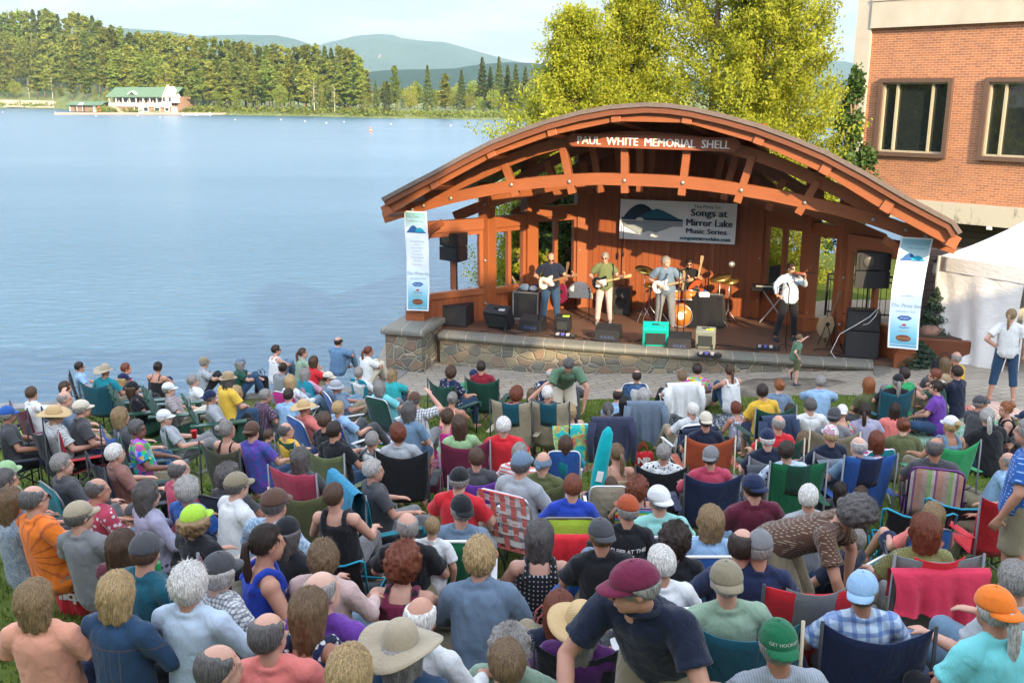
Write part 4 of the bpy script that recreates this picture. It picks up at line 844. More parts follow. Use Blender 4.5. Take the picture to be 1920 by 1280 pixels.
def tent():
    b = NB('tent_fabric'); v = b.coord('Object'); f = b.noise(v, 2.2, 5, .6, .8); b.base(b.mix(f, (.66, .64, .60), (.80, .78, .74))); b.p(Roughness=.55, Specular_IOR_Level=.3); b.bump(b.noise(b.coord('Object', (2, 2, 5)), 2.5, 5, .65, 1.2), .55, .03); m = b.m
    A = Vector((8.95, 20.35, 0)); dx = Vector((.57, -.82, 0)).normalized(); dy = Vector((.82, .57, 0)).normalized(); Wd = 3.05; e = empty('canopy_tent', (A.x, A.y, .68), math.atan2(dx.y, dx.x), 'white pop-up canopy tent with side walls at the right edge', 'tent')
    zz = 2.18; b = MB(); n = 14; V = [];  c = (Wd / 2, Wd / 2, zz + 1.15)   # local x along front, y back
    cor = [(0, 0), (Wd, 0), (Wd, Wd), (0, Wd)]; ring = []
    for i in range(4):
        for k in range(n): t = k / n; x = cor[i][0] * (1 - t) + cor[(i + 1) % 4][0] * t; y = cor[i][1] * (1 - t) + cor[(i + 1) % 4][1] * t; ring.append((x, y))
    for j in range(8):
        s = j / 7
        for x, y in ring: V.append((x + (c[0] - x) * s, y + (c[1] - y) * s, zz + (c[2] - zz) * (s ** 1.12) - .05 * math.sin(s * math.pi)))
    m_ = len(ring); Fc = [(j * m_ + i, j * m_ + (i + 1) % m_, (j + 1) * m_ + (i + 1) % m_, (j + 1) * m_ + i) for j in range(7) for i in range(m_)]
    b.add(V, Fc); b.build('canopy', m, e, True)
    V = [];
    for j, (dz, o) in enumerate(((0, 0), (-.12, .012), (-.3, .02))):
        for i, (x, y) in enumerate(ring): k = o * math.sin(i * 2.1 + j); V.append((x + (x - c[0]) * (.004 + k * .25), y + (y - c[1]) * (.004 + k * .25), zz + dz))
    MB().add(V, [(j * m_ + i, j * m_ + (i + 1) % m_, (j + 1) * m_ + (i + 1) % m_, (j + 1) * m_ + i) for j in range(2) for i in range(m_)]).build('valance', m, e, True)
    def wall(x0, x1, y0, y1, top, bot_shift=0, n=26, k=16, lift=0, s=0):
        V = []
        for j in range(k + 1):
            t = j / k
            for i in range(n + 1):
                u = i / n; x = x0 + (x1 - x0) * u; y = y0 + (y1 - y0) * u; w = .035 * math.sin(u * 17 + t * 2) * (1 - t) + .05 * math.sin(u * 5 + t * 3 + s) * (1 - t) * 1.2
                V.append((x + bot_shift * (1 - t) * u, y - abs(w) * 1.6 * (1 if y0 == y1 else 0) - (w if y0 != y1 else 0) * 0 - .12 * (1 - t) ** 2, lift * u * (1 - t) + .03 + (top - .03) * t))
        MB().add(V, [(j * (n + 1) + i, j * (n + 1) + i + 1, (j + 1) * (n + 1) + i + 1, (j + 1) * (n + 1) + i) for j in range(k) for i in range(n)]).build('side_wall', m, e, True, fix=False)
    wall(.0, 1.85, .02, .02, zz - .02, -.1); wall(2.35, 3.05, .02, .02, zz - .02, .3, lift=.0, s=2); wall(0.02, .02, 0, Wd, zz - .02); wall(0, Wd, Wd, Wd, zz - .02)
    for x, y in cor: MB().box((x, y, zz / 2), (.04, .04, zz)).build('leg', WHT, e)
    MB().box((1.9, .05, zz / 2), (.03, .03, zz)).build('leg', WHT, e)
    o = MB().box((0, 0, 0), (.7, .04, 1.0)).build('display_board', flat('shop_board', (.03, .07, .12), .7), None, False, (A + dx * 2.1 + dy * .9 + Vector((0, 0, 2.1)))); o.rotation_euler = (0, 0, math.atan2(dx.y, dx.x)); tag(o, 'dark blue board hanging inside the tent opening', 'board')
tent()
def lantern():
    q = at_y(1757, 515, 22.6); e = empty('wall_lantern', (q.x, q.y, q.z), 0, 'small wall lantern on the dark siding right of the banner', 'lantern'); MB().lathe([(.09, 0), (.12, .05), (.1, .3), (.03, .38)], n=8).build('glass', flat('lantern_glass', (.5, .48, .4), .3), e); MB().lathe([(.13, .3), (.03, .42)], n=8).box((.0, .16, .3), (.03, .3, .03)).build('cap', BLK, e)
    p0 = at_y(1745, 480, 22.7); p1 = at_y(1764, 480, 22.7); b = MB(); b.box((q.x + .1, q.y + .42, 1.55), (1.4, .16, 2.1)); tag(b.build('siding_wall', SIDE), 'dark brown siding wall section carrying the lantern', 'wall')
    g = at_z(1757, 640, .65); b = MB(); b.box((g.x, g.y, 1.5), (.2, .2, 1.75)); tag(b.build('timber_post', flat('tan_post', (.34, .27, .15), .7)), 'tan timber post between the right banner and the tent', 'post')
lantern()
# ================================================================ people: one continuous skin per pose, clothes and hair as children
def remesh(mb, vox, smooth=3, name='m'):
    me = mb.mesh(name, None, fix=False); o = D.objects.new('tmp', me); COL.objects.link(o)
    r = o.modifiers.new('r', 'REMESH'); r.mode = 'VOXEL'; r.voxel_size = vox
    if smooth: s = o.modifiers.new('s', 'SMOOTH'); s.factor = .5; s.iterations = smooth
    dg = bpy.context.evaluated_depsgraph_get(); out = D.meshes.new_from_object(o.evaluated_get(dg)); D.objects.remove(o); D.meshes.remove(me)
    out.name = name; out.polygons.foreach_set('use_smooth', [True] * len(out.polygons)); out.materials.clear(); return out
def loft(mb, secs, x, n=14):       # secs: (centre, rx, ry); x = side vector
    V = []; m = len(secs)
    for i, (c, rx, ry) in enumerate(secs):
        a = secs[max(0, i - 1)][0]; b = secs[min(m - 1, i + 1)][0]; t = (b - a).normalized(); s = (x - t * x.dot(t)).normalized(); f = t.cross(s)
        for k in range(n): an = 2 * math.pi * k / n; V.append(c + s * rx * math.cos(an) + f * ry * math.sin(an))
    Fc = [(i * n + k, i * n + (k + 1) % n, (i + 1) * n + (k + 1) % n, (i + 1) * n + k) for i in range(m - 1) for k in range(n)] + [tuple(reversed(range(n))), tuple(range((m - 1) * n, m * n))]
    mb.add(V, Fc)
def limb(mb, pts, rad, n=12):
    mb.tube(pts, rad, n)
    for p, r in zip(pts, rad): mb.ell(p, (r, r, r), n, 8)
V3 = Vector
def mk(pel, neck, sh=.160, el=None, wr=None, kn=None, an=None, toe=None, yaw=0, pitch=0, roll=0, hd=None, twist=0, hand=None, hoff=None, fist=None, side=None):
    """el, wr, kn, an: ((left), (right)) joints; left is -x"""
    p = dict(pel=V3(pel), neck=V3(neck), el=[V3(v) for v in el], wr=[V3(v) for v in wr], kn=[V3(v) for v in kn], an=[V3(v) for v in an])
    up = (p['neck'] - p['pel']).normalized(); sx = V3(side) if side else V3((math.cos(R(twist)), -math.sin(R(twist)), 0)); sx = (sx - up * up.dot(sx)).normalized(); fw_ = up.cross(sx)
    p.update(up=up, sx=sx, fw=fw_, sh=[p['neck'] - up * .075 - sx * sh, p['neck'] - up * .075 + sx * sh])
    p['toe'] = [V3(t) for t in toe] if toe else [V3((0, 1, 0))] * 2
    p['yaw'] = yaw; p['pitch'] = pitch; p['roll'] = roll
    hr = Euler((R(pitch), R(roll), -R(yaw)), 'ZXY' if False else 'XYZ').to_matrix()
    p['hr'] = hr; base = up.lerp(V3((0, 0, 1)), .5).normalized()
    p['head'] = p['neck'] + base * .128 + V3((0, .02, 0)) + (V3(hoff) if hoff else V3((0, 0, 0))) + hr @ V3((0, .012, .0))
    p['hip'] = [p['pel'] - sx * .09, p['pel'] + sx * .09]; p['hand'] = [V3(h).normalized() if h else None for h in hand] if hand else [None, None]; p['fist'] = fist or (0, 0)
    return p
def M2(x, y, z): return ((-x, y, z), (x, y, z))
POSES = {
 'C': mk((0, 0, .5), (0, -.09, 1.0), el=M2(.27, .02, .73), wr=M2(.22, .26, .69), kn=M2(.14, .42, .53), an=M2(.15, .46, .09)),
 'D': mk((0, 0, .5), (0, .02, 1.0), el=M2(.25, .10, .72), wr=M2(.07, .30, .64), kn=M2(.12, .42, .53), an=M2(.13, .42, .09)),
 'H': mk((0, 0, .5), (0, -.05, 1.0), el=((-.27, .05, .73), (.32, .16, .95)), wr=((-.15, .28, .68), (.14, .26, 1.12)), kn=M2(.12, .42, .53), an=M2(.13, .42, .09)),
 'L': mk((0, 0, .28), (0, -.17, .75), el=M2(.27, .0, .5), wr=M2(.16, .26, .48), kn=M2(.14, .40, .46), an=M2(.15, .66, .09)),
 'M': mk((0, 0, .28), (0, -.05, .78), el=((-.26, .08, .5), (.33, .2, .62)), wr=((-.1, .3, .45), (.18, .38, .82)), kn=M2(.14, .40, .46), an=M2(.15, .66, .09)),
 'G': mk((0, 0, .14), (0, .05, .63), el=M2(.26, .12, .37), wr=M2(.12, .32, .27), kn=M2(.33, .27, .19), an=((.08, .36, .07), (-.08, .30, .09))),
 'K': mk((0, 0, .14), (0, .06, .63), el=M2(.25, .22, .44), wr=M2(.05, .42, .40), kn=M2(.11, .36, .46), an=M2(.1, .50, .08)),
 'B': mk((0, 0, .14), (0, -.17, .61), el=M2(.28, -.24, .36), wr=M2(.3, -.30, .06), kn=M2(.11, .42, .30), an=M2(.12, .80, .08), hand=((0, .9, -.2), (0, .9, -.2))),
 'S': mk((0, 0, .93), (0, -.01, 1.42), el=M2(.26, -.02, 1.12), wr=M2(.24, .08, .88), kn=M2(.10, .02, .50), an=M2(.12, -.02, .09)),
 'P': mk((0, 0, .93), (0, -.01, 1.42), el=((-.36, -.12, 1.13), (.27, -.02, 1.12)), wr=((-.17, -.02, .98), (.27, .06, .87)), kn=M2(.14, .02, .50), an=M2(.19, -.02, .09), toe=((-.3, 1, 0), (.3, 1, 0))),
}
TORSO = [(-.11, .130, .105), (-.03, .165, .122), (.10, .148, .112), (.22, .142, .108), (.34, .154, .110), (.41, .152, .102), (.46, .115, .082), (.495, .066, .060)]
def fingers(mb, wr, d, palmn, side, curl=.35):
    """palm, four unequal fingers and a side thumb; d = hand direction, palmn = palm normal, side = thumb side vector"""
    d = d.normalized(); palmn = (palmn - d * palmn.dot(d)).normalized(); s = d.cross(palmn) * side
    loft(mb, [(wr, .026, .019), (wr + d * .045, .036, .016), (wr + d * .085, .040, .014), (wr + d * .095, .036, .012)], s, 10)
    for i, (o, L_) in enumerate(((.031, .070), (.011, .080), (-.010, .075), (-.030, .058))):
        b0 = wr + d * .088 + s * o; d1 = (d + palmn * curl * .7).normalized(); d2 = (d + palmn * curl * 2).normalized(); j = b0 + d1 * L_ * .5
        mb.tube([b0 - d * .01, b0, j, j + d2 * L_ * .5], [.0095, .0095, .0088, .0072], 8); mb.ell(j + d2 * L_ * .5, (.0072,) * 3, 8, 6)
    t0 = wr + d * .03 + s * .022; t1 = t0 + (d * .5 + s * .8 + palmn * .3).normalized() * .042; t2 = t1 + (d * .9 + s * .15 + palmn * .35).normalized() * .035
    mb.tube([t0, t1, t2], [.014, .011, .008], 8); mb.ell(t2, (.008,) * 3, 8, 6)
def body_mesh(p, vox=.0095, fat=1.0):
    mb = MB(); up, sx, fw_ = p['up'], p['sx'], p['fw']; Ls = (p['neck'] - p['pel']).length / .5
    loft(mb, [(p['pel'] + up * a * Ls, rx * .93 * fat, ry * .93 * fat) for a, rx, ry in TORSO], sx)
    H = p['head']; hr = p['hr']; limb(mb, [p['neck'] - up * .03, H - hr @ V3((0, .02, .07))], [.058, .052])
    hm = lambda v: H + hr @ V3(v)
    mb.ell(hm((0, -.012, .022)), (.074, .094, .096), 18, 12, hr); mb.ell(hm((0, .022, -.045)), (.056, .066, .07), 14, 10, hr); mb.ell(hm((0, .058, -.088)), (.028, .022, .02), 10, 8, hr)
    mb.ell(hm((0, .078, .028)), (.048, .014, .012), 10, 6, hr)
    mb.tube([hm((0, .086, .02)), hm((0, .101, -.022)), hm((0, .090, -.034))], [.008, .012, .011], 8); mb.ell(hm((0, .082, -.06)), (.024, .012, .008), 8, 6, hr)
    for s in (-1, 1): mb.ell(hm((s * .076, -.004, -.004)), (.009, .018, .030), 8, 8, hr)
    for i, s in enumerate((-1, 1)):
        sh = p['sh'][i]; el, wr = p['el'][i], p['wr'][i]; mb.ell(sh, (.062,) * 3, 12, 8); limb(mb, [p['neck'] - up * .055 + sx * s * .06, sh], [.05, .055])
        limb(mb, [sh, sh.lerp(el, .45), el], [.053, .049, .038]); limb(mb, [el, el.lerp(wr, .3), wr], [.038, .040, .025])
        hd = p['hand'][i] or (wr - el).normalized(); pn = V3((0, 0, -1)) if abs(hd.z) < .75 else V3((-s, 0, 0)); fingers(mb, wr, hd, pn, -s if abs(hd.z) < .75 else -s, .35 + .6 * p['fist'][i])
        hp_, kn, an = p['hip'][i], p['kn'][i], p['an'][i]; limb(mb, [hp_, hp_.lerp(kn, .5), kn], [.09, .078, .056]); limb(mb, [kn, kn.lerp(an, .32), an], [.054, .056, .036])
        t = p['toe'][i].normalized(); loft(mb, [(an - t * .05 + V3((0, 0, -.045)), .028, .03), (an + t * .02 + V3((0, 0, -.04)), .036, .042), (an + t * .12 + V3((0, 0, -.062)), .040, .022), (an + t * .17 + V3((0, 0, -.068)), .03, .012)], V3((0, 0, 1)).cross(t))
    me = remesh(mb, vox, 3, 'body'); inv = hr.transposed()
    n = len(me.polygons); idx = np.zeros(n, dtype=np.int32)
    for i, pl in enumerate(me.polygons):
        c = inv @ (pl.center - H)
        if c.y > .05 and abs(c.z) < .1 and abs(c.x) < .06:
            if (abs(c.x) - .031) ** 2 / .00022 + (c.z - .008) ** 2 / .00005 < 1: idx[i] = 1
            elif abs(c.x) < .022 and abs(c.z + .062) < .0065: idx[i] = 2
            elif abs(abs(c.x) - .032) < .019 and abs(c.z - .028) < .005: idx[i] = 1
    me.polygons.foreach_set('material_index', idx); return me
def wrinkle(me, amp, sc, seed=0, zs=.45):
    N = [v.normal.copy() for v in me.vertices]
    for v, n in zip(me.vertices, N):
        c = v.co; a = noise.fractal((c.x * sc + seed, c.y * sc, c.z * sc * zs + c.x * sc * .5), .7, 2, 3); v.co = c + n * amp * (a + .25)
    me.update(); return me
def shirt_mesh(p, sl='short', loose=1.0, vox=.013):
    mb = MB(); up, sx = p['up'], p['sx']; Ls = (p['neck'] - p['pel']).length / .5; T = TORSO
    if sl in ('none', 'strap'):
        T = [t for t in TORSO if t[0] < (.42 if sl == 'none' else .38)]; k = p['pel'] + up * .40 * Ls
        for s in (-1, 1):
            w = .022 if sl == 'none' else .010; o = .105 if sl == 'none' else .09
            mb.tube([p['pel'] + up * .38 * Ls + sx * s * o - p['fw'] * .105, p['neck'] - up * .03 + sx * s * (o - .012) - p['fw'] * .062, p['neck'] - up * .006 + sx * s * (o - .015), p['neck'] - up * .03 + sx * s * (o - .01) + p['fw'] * .068, p['pel'] + up * .38 * Ls + sx * s * o + p['fw'] * .105], [w] * 5, 8)
    e = .013 * loose
    loft(mb, [(p['pel'] + up * a * Ls, rx * (1 + .09 * loose * (a < .3)) + e, ry * (1 + .1 * loose * (a < .3)) + e) for a, rx, ry in T if a < .47], sx, 20)
    if sl in ('short', 'long', 'roll'):
        loft(mb, [(p['pel'] + up * .44 * Ls, .15, .095), (p['neck'] - up * .035, .10, .075), (p['neck'] - up * .008, .074, .066)], sx); fr = up.cross(sx); mb.tube([p['neck'] - up * (.004 + .012 * math.sin(t)) + sx * .068 * math.cos(t) + fr * .062 * math.sin(t) for t in np.linspace(0, 2 * math.pi, 18, endpoint=False)], .0105, 6, closed=True)
        for i, s in enumerate((-1, 1)):
            sh, el, wr = p['sh'][i], p['el'][i], p['wr'][i]; limb(mb, [p['neck'] - up * .05 + sx * s * .05, sh], [.058, .069]); limb(mb, [p['neck'] + up * -.012 + sx * s * .045, sh + up * .012], [.044, .052]); c = sh.lerp(el, .68 if sl == 'short' else .9)
            if sl == 'long': limb(mb, [sh, sh.lerp(el, .5), el], [.069, .062, .054]); mb.tube([el, el.lerp(wr, .5), wr - (wr - el) * .04], [.054, .046, .034], 12)
            else: mb.ell(sh, (.069,) * 3, 12, 8); mb.tube([sh, sh.lerp(c, .5), c.lerp(sh, .1), c.lerp(sh, .07), c], [.069, .068, .069, .077, .077], 14)
    me = remesh(mb, vox, 2, 'shirt'); return wrinkle(wrinkle(me, .011, 6, 3), .004, 15, 5, .8)
def pants_mesh(p, kind='long', vox=.014):
    mb = MB(); up, sx = p['up'], p['sx']; loft(mb, [(p['pel'] + up * a, rx + .008, ry + .008) for a, rx, ry in ((-.12, .12, .10), (-.05, .165, .125), (.06, .165, .12), (.10, .158, .115))], sx, 18)
    for i in (0, 1):
        h, k, a = p['hip'][i], p['kn'][i], p['an'][i]
        if kind == 'long': limb(mb, [h, h.lerp(k, .5), k], [.103, .092, .072]); mb.tube([k, k.lerp(a, .4), a.lerp(k, .06)], [.072, .068, .058], 12)
        elif kind == 'capri': limb(mb, [h, h.lerp(k, .5), k], [.103, .092, .075]); mb.tube([k, k.lerp(a, .5)], [.075, .072], 12)
        else: mb.ell(h, (.103,) * 3, 12, 8); mb.tube([h, h.lerp(k, .45), h.lerp(k, .9)], [.103, .097, .090], 14)
    me = remesh(mb, vox, 2, 'trousers'); return wrinkle(me, .007, 8, 9)
def shoe_mesh():
    mb = MB(); loft(mb, [(V3((0, -.085, .035)), .030, .035), (V3((0, -.05, .045)), .038, .045), (V3((0, .03, .045)), .044, .045), (V3((0, .12, .03)), .050, .03), (V3((0, .18, .022)), .036, .018)], V3((1, 0, 0))); mb.tube([(0, -.04, .05), (0, -.04, .11)], [.042, .044], 12)
    me = remesh(mb, .009, 2, 'shoe'); return me
# ---- hair
HAIRC = {}
def hair_mesh(style):
    if style in HAIRC: return HAIRC[style]
    full_, under = style, style.endswith('#'); style = style.rstrip('#')
    na, ne = 68, 38; V = []; cur = style == 'cu'; long_ = {'bb': .165, 'lg': .36, 'ml': .24}.get(style, 0)
    th = {'sh': .011, 'bd': .008, 'bu': .004, 'cu': .040, 'bb': .024, 'lg': .018, 'ml': .024, 'pt': .009, 'bn': .010, 'br': .009, 'wv': .022, 'fr': .006}[style]
    for j in range(ne + 1):
        ph = math.pi / 2 - math.pi * j / ne
        for i in range(na):
            az = 2 * math.pi * i / na - math.pi          # 0 = back (-y), +-pi = face
            d = V3((math.sin(az) * math.cos(ph), -math.cos(az) * math.cos(ph), math.sin(ph))); f = abs(az) / math.pi
            hl = -.62 if f < .38 else -.62 + (f - .38) / .2 * .52 if f < .58 else -.10 + (f - .58) / .14 * .55 if f < .72 else .45 + (f - .72) * .25   # hairline height by side angle
            if style in ('bb', 'lg', 'ml', 'wv', 'cu') and f < .66: hl = -2
            c = sms(hl - .06, hl + .10, math.sin(ph))
            if style == 'bd': c *= 1 - sms(.52, .78, math.sin(ph) + .12 * math.cos(az) * -1 + .1 * (f > .5))
            if style == 'fr': c *= 1 - sms(.42, .6, math.sin(ph)) * 1
            t = th * (1 + (.35 * noise.noise((az * 5, ph * 2, 3)) if not cur else .5 * noise.noise((d.x * 4, d.y * 4, d.z * 4)))) + (.010 if cur else .0028 if style not in ('wv', 'ml', 'bb') else .004) * noise.noise((az * (11 if not cur else 9), ph * (3 if not cur else 9), 7)) * (1 if cur else math.cos(ph) + .3)
            if style == 'wv': t += .008 * noise.noise((d.x * 14, d.y * 14, d.z * 14 + 3))
            if under: t *= 1 - .93 * sms(.05, .3, math.sin(ph)) if style != 'cu' else 1 - .97 * sms(-.05, .25, math.sin(ph))
            rx, ry, rz = .076 + t, .097 + t, .098 + t; s = 1 if c >= 1 else .86 + .14 * c
            q = V3((d.x * rx * s, d.y * ry * s - .012, d.z * rz * s + .022))
            if long_ and ph < 0 and f < .70:
                tt = -ph / (math.pi / 2); g = math.sqrt(max(0, 1 - max(0, (tt - .8) / .2) ** 2)); w = (1 - sms(.52, .70, f)); hx = math.sin(az) * rx; hy = -math.cos(az) * ry
                k = (1 - (.30 if style != 'bb' else .12) * tt * tt) * g * (1 + .05 * math.sin(az * 9 + tt * 3)); q2 = V3((hx * k, hy * k * (1 - .25 * tt) - .012, .022 - long_ * min(1, tt / .9) * (1 + .05 * noise.noise((az * 8, 0, 1))))); q = q.lerp(q2, w)
            V.append(q)
    Fc = [(j * na + i, (j + 1) * na + i, (j + 1) * na + (i + 1) % na, j * na + (i + 1) % na) for j in range(ne) for i in range(na)]; mb = MB().add(V, Fc)
    if style == 'pt': mb.tube([(0, -.098, .03), (0, -.135, .02), (0.005, -.145, -.05), (.01, -.135, -.15), (.0, -.125, -.24), (.0, -.12, -.30)], [.018, .024, .030, .028, .018, .004], 12)
    if style == 'bn': mb.ell((0, -.125, .06), (.042, .036, .040), 14, 10)
    if style == 'br':
        pts = [(0, -.10, .02)] + [(0.004 * math.sin(k), -.125 - .01 * (k > 3), .0 - .034 * k) for k in range(15)]; mb.tube(pts, [.018] + [.024 + .005 * (k % 2) - .0007 * k for k in range(15)], 10)
    # loose strands lying over the surface break up its outline
    rs = random.Random(len(HAIRC) + 1); ns = {'sh': 1500, 'bd': 700, 'bu': 0, 'fr': 350}.get(style, 2100); ln = {'sh': .016, 'bd': .014, 'fr': .012, 'cu': .022}.get(style, .034); cnt = 0
    lim = len(V)
    while cnt < ns:
        i = rs.randrange(na); j = rs.randrange(2, ne - 1); k = j * na + i; q = V[k]; c0 = V3((0, -.012, .022)); rel = q - c0
        rad = (rel.x / .076) ** 2 + (rel.y / .097) ** 2 + (max(rel.z, -.02) / .098) ** 2; cnt += 1
        if rad < 1.01 or q.y > .07 or (under and q.z > .02): continue
        dn = (V[min(k + na, lim - 1)] - q); nrm = V3((rel.x, rel.y, max(0, rel.z))).normalized()
        if dn.length < 1e-4: continue
        dn = dn.normalized(); 
        if style == 'cu': dn = V3((rs.gauss(0, 1), rs.gauss(0, 1), rs.gauss(0, 1))).normalized()
        side = dn.cross(nrm).normalized() * .0010; L_ = ln * rs.uniform(.5, 1.4); a0 = q + nrm * .001 + side * rs.uniform(-4, 4); m_ = a0 + (dn + nrm * rs.uniform(.0, .14) + side * rs.uniform(-150, 150)) * L_ * .5; e0 = m_ + (dn + nrm * rs.uniform(-.3, .10)) * L_ * .5
        mb.add([a0 - side, a0 + side, m_ + side, m_ - side, e0], [(0, 1, 2, 3), (3, 2, 4)])
    me = mb.mesh('hair', None, True, False); HAIRC[full_] = me; return me
def hat_mesh(kind):
    mb = MB()
    def dome(rx, ry, h, z0, y0=-.012, n=28, flat_=0):
        V = []; m = 10
        for j in range(m + 1):
            a = math.pi / 2 * j / m
            for i in range(n): t = 2 * math.pi * i / n; V.append((rx * math.cos(a * .999) ** (1 - flat_ * .6) * math.cos(t), ry * math.cos(a * .999) ** (1 - flat_ * .6) * math.sin(t) + y0, z0 + h * math.sin(a)))
        mb.add(V, [(j * n + i, j * n + (i + 1) % n, (j + 1) * n + (i + 1) % n, (j + 1) * n + i) for j in range(m) for i in range(n)] + [tuple(reversed(range(n)))])
    def brim(r0, r1, z, wave, drop, th=.005, y0=-.012, n=40, ratio=1.12):
        V = []
        for k, (r, dz) in enumerate(((r0, 0), (r1 * .75 + r0 * .25, -drop * .5), (r1, -drop), (r1, -drop - th), (r0, -th))):
            for i in range(n): t = 2 * math.pi * i / n; V.append((r * math.cos(t), r * ratio * math.sin(t) + y0, z + dz + wave * math.cos(2 * t + .6) * (r - r0) / (r1 - r0 + 1e-6)))
        mb.add(V, [(j * n + i, j * n + (i + 1) % n, (j + 1) * n + (i + 1) % n, (j + 1) * n + i) for j in range(4) for i in range(n)])
    if kind in ('cap', 'capb', 'visor'):
        s = 1 if kind != 'capb' else -1
        if kind != 'visor': dome(.086, .107, .098, .03); mb.ell((0, -.012, .129), (.008, .008, .004), 8, 4)
        V = []; n = 12
        for j, (r, dz) in enumerate(((0, 0), (.04, -.004), (.075, -.014), (.075, -.018), (0, -.005))):
            for i in range(n + 1): t = math.pi * i / n; x = .078 * math.cos(t); V.append((x * (1 - r * .8), s * (-.012 * s + .09 * math.sin(t) ** .6 + r * math.sin(t) ** .5), .038 + dz - .10 * x * x / .078 * (1 + r * 8)))
        mb.add(V, [(j * (n + 1) + i, j * (n + 1) + i + 1, (j + 1) * (n + 1) + i + 1, (j + 1) * (n + 1) + i) for j in range(4) for i in range(n)])
        if kind == 'visor': mb.lathe([(.085, .025), (.087, .055), (.08, .055), (.08, .025)], (0, -.012, 0), 24)
    elif kind == 'straw': dome(.083, .1, .10, .035, flat_=.7); brim(.08, .185, .042, .022, .012)
    elif kind == 'wide': dome(.083, .1, .11, .03, flat_=.6); brim(.08, .19, .04, .035, .015)
    elif kind == 'fedora': dome(.083, .1, .105, .035, flat_=.85); brim(.08, .132, .042, .012, .004); mb.cur = 1; mb.lathe([(.089, .045), (.0885, .07), (.086, .07), (.086, .045)], (0, -.012, 0), 24); mb.cur = 0
    elif kind == 'bucket': dome(.085, .104, .095, .03, flat_=.5); brim(.083, .135, .035, .01, .035)
    elif kind == 'scarf': dome(.088, .108, .10, -.01); mb.ell((0, -.115, -.02), (.03, .02, .03), 10, 6)
    return mb.mesh('hat', None, True, False)
# ---- materials driven by the object's own colour
def oc(b): return b.n('ShaderNodeObjectInfo').outputs['Color']
def skin_mat():
    b = NB('skin'); c = oc(b); f = b.noise(b.coord('Object'), 9, 4); c = b.mix(b.math('MULTIPLY', f, .35), c, (.50, .17, .11)); b.base(c); b.p(Roughness=.5, Specular_IOR_Level=.4); b.b.inputs['Subsurface Weight'].default_value = .08; b.b.inputs['Subsurface Radius'].default_value = (.02, .008, .004); b.b.inputs['Subsurface Scale'].default_value = .3; b.bump(b.noise(b.coord('Object'), 160, 2), .15, .002); return b.m
SKIN = skin_mat(); EYE = flat('eye', (.045, .03, .025), .3, 0, .1, 5, 0); LIP = flat('lips', (.36, .12, .10), .5, 0, .1, 5, 0)
def hair_mat():
    b = NB('hair'); c = oc(b); g = b.noise(b.coord('Object', (60, 60, 8)), 2.6, 4, .65, .5); f = b.noise(b.coord('Object'), 10, 3)
    lo = b.mix(1.0, c, (.42, .40, .38), 'MULTIPLY'); hi = b.mix(1.0, c, (1.55, 1.5, 1.45), 'MULTIPLY'); c2 = b.mix(b.ramp(g, [(.38, (0, 0, 0)), (.62, (1, 1, 1))]), lo, hi); c2 = b.mix(b.math('MULTIPLY', f, .4), c2, c); b.base(c2); b.p(Roughness=.5, Specular_IOR_Level=.35); b.bump(g, .9, .006); return b.m
HAIRM = hair_mat()
PAL = dict(white=(.72, .72, .70), cream=(.62, .55, .42), beige=(.45, .37, .25), khaki=(.30, .25, .16), tan=(.42, .30, .17), gray=(.22, .22, .22), lgray=(.42, .44, .46), dgray=(.075, .075, .08), black=(.014, .014, .017), navy=(.015, .025, .075), dnavy=(.012, .018, .04), denim=(.03, .075, .15), ldenim=(.16, .26, .36), blue=(.03, .12, .42), royal=(.02, .06, .45), lblue=(.30, .47, .66), pblue=(.50, .60, .70), sblue=(.13, .25, .40), slate=(.17, .24, .33), teal=(.01, .27, .33), cyan=(.02, .40, .55), aqua=(.18, .60, .60), mint=(.30, .62, .55), turq=(.03, .42, .42), dteal=(.01, .10, .14), green=(.03, .38, .12), dgreen=(.012, .075, .045), fgreen=(.01, .15, .06), lime=(.42, .68, .06), lgreen=(.36, .56, .28), sage=(.30, .42, .30), polo=(.12, .22, .13), olive=(.12, .13, .05), moss=(.16, .19, .08), dolive=(.07, .07, .04), yellow=(.78, .50, .06), gold=(.70, .42, .04), orange=(.85, .20, .02), rust=(.48, .09, .03), red=(.62, .02, .03), dred=(.28, .015, .03), coral=(.75, .20, .17), rose=(.52, .06, .11), salmon=(.30, .14, .11), peach=(.84, .38, .25), dpink=(.60, .42, .38), magenta=(.62, .03, .26), pink=(.70, .35, .42), maroon=(.13, .015, .035), wine=(.20, .02, .06), plum=(.11, .05, .09), purple=(.17, .05, .36), dpurple=(.10, .02, .13), lav=(.42, .40, .52), brown=(.12, .06, .04), dbrown=(.045, .025, .018), lbrown=(.24, .14, .08), ginger=(.34, .12, .04), blond=(.52, .36, .17), dblond=(.33, .22, .11), lb=(.20, .125, .065), bn=(.095, .052, .03), db=(.035, .02, .013), bk=(.014, .011, .011), gy=(.30, .28, .26), lg=(.48, .46, .43), wh=(.68, .66, .62), dg=(.12, .11, .105), rd=(.20, .055, .025), silver=(.5, .5, .5))
PAL = {k: tuple(x * (.82 if max(v) < .6 else .94) for x in v) for k, v in PAL.items()}
def col(c): return PAL[c] if isinstance(c, str) else c
CM = {}
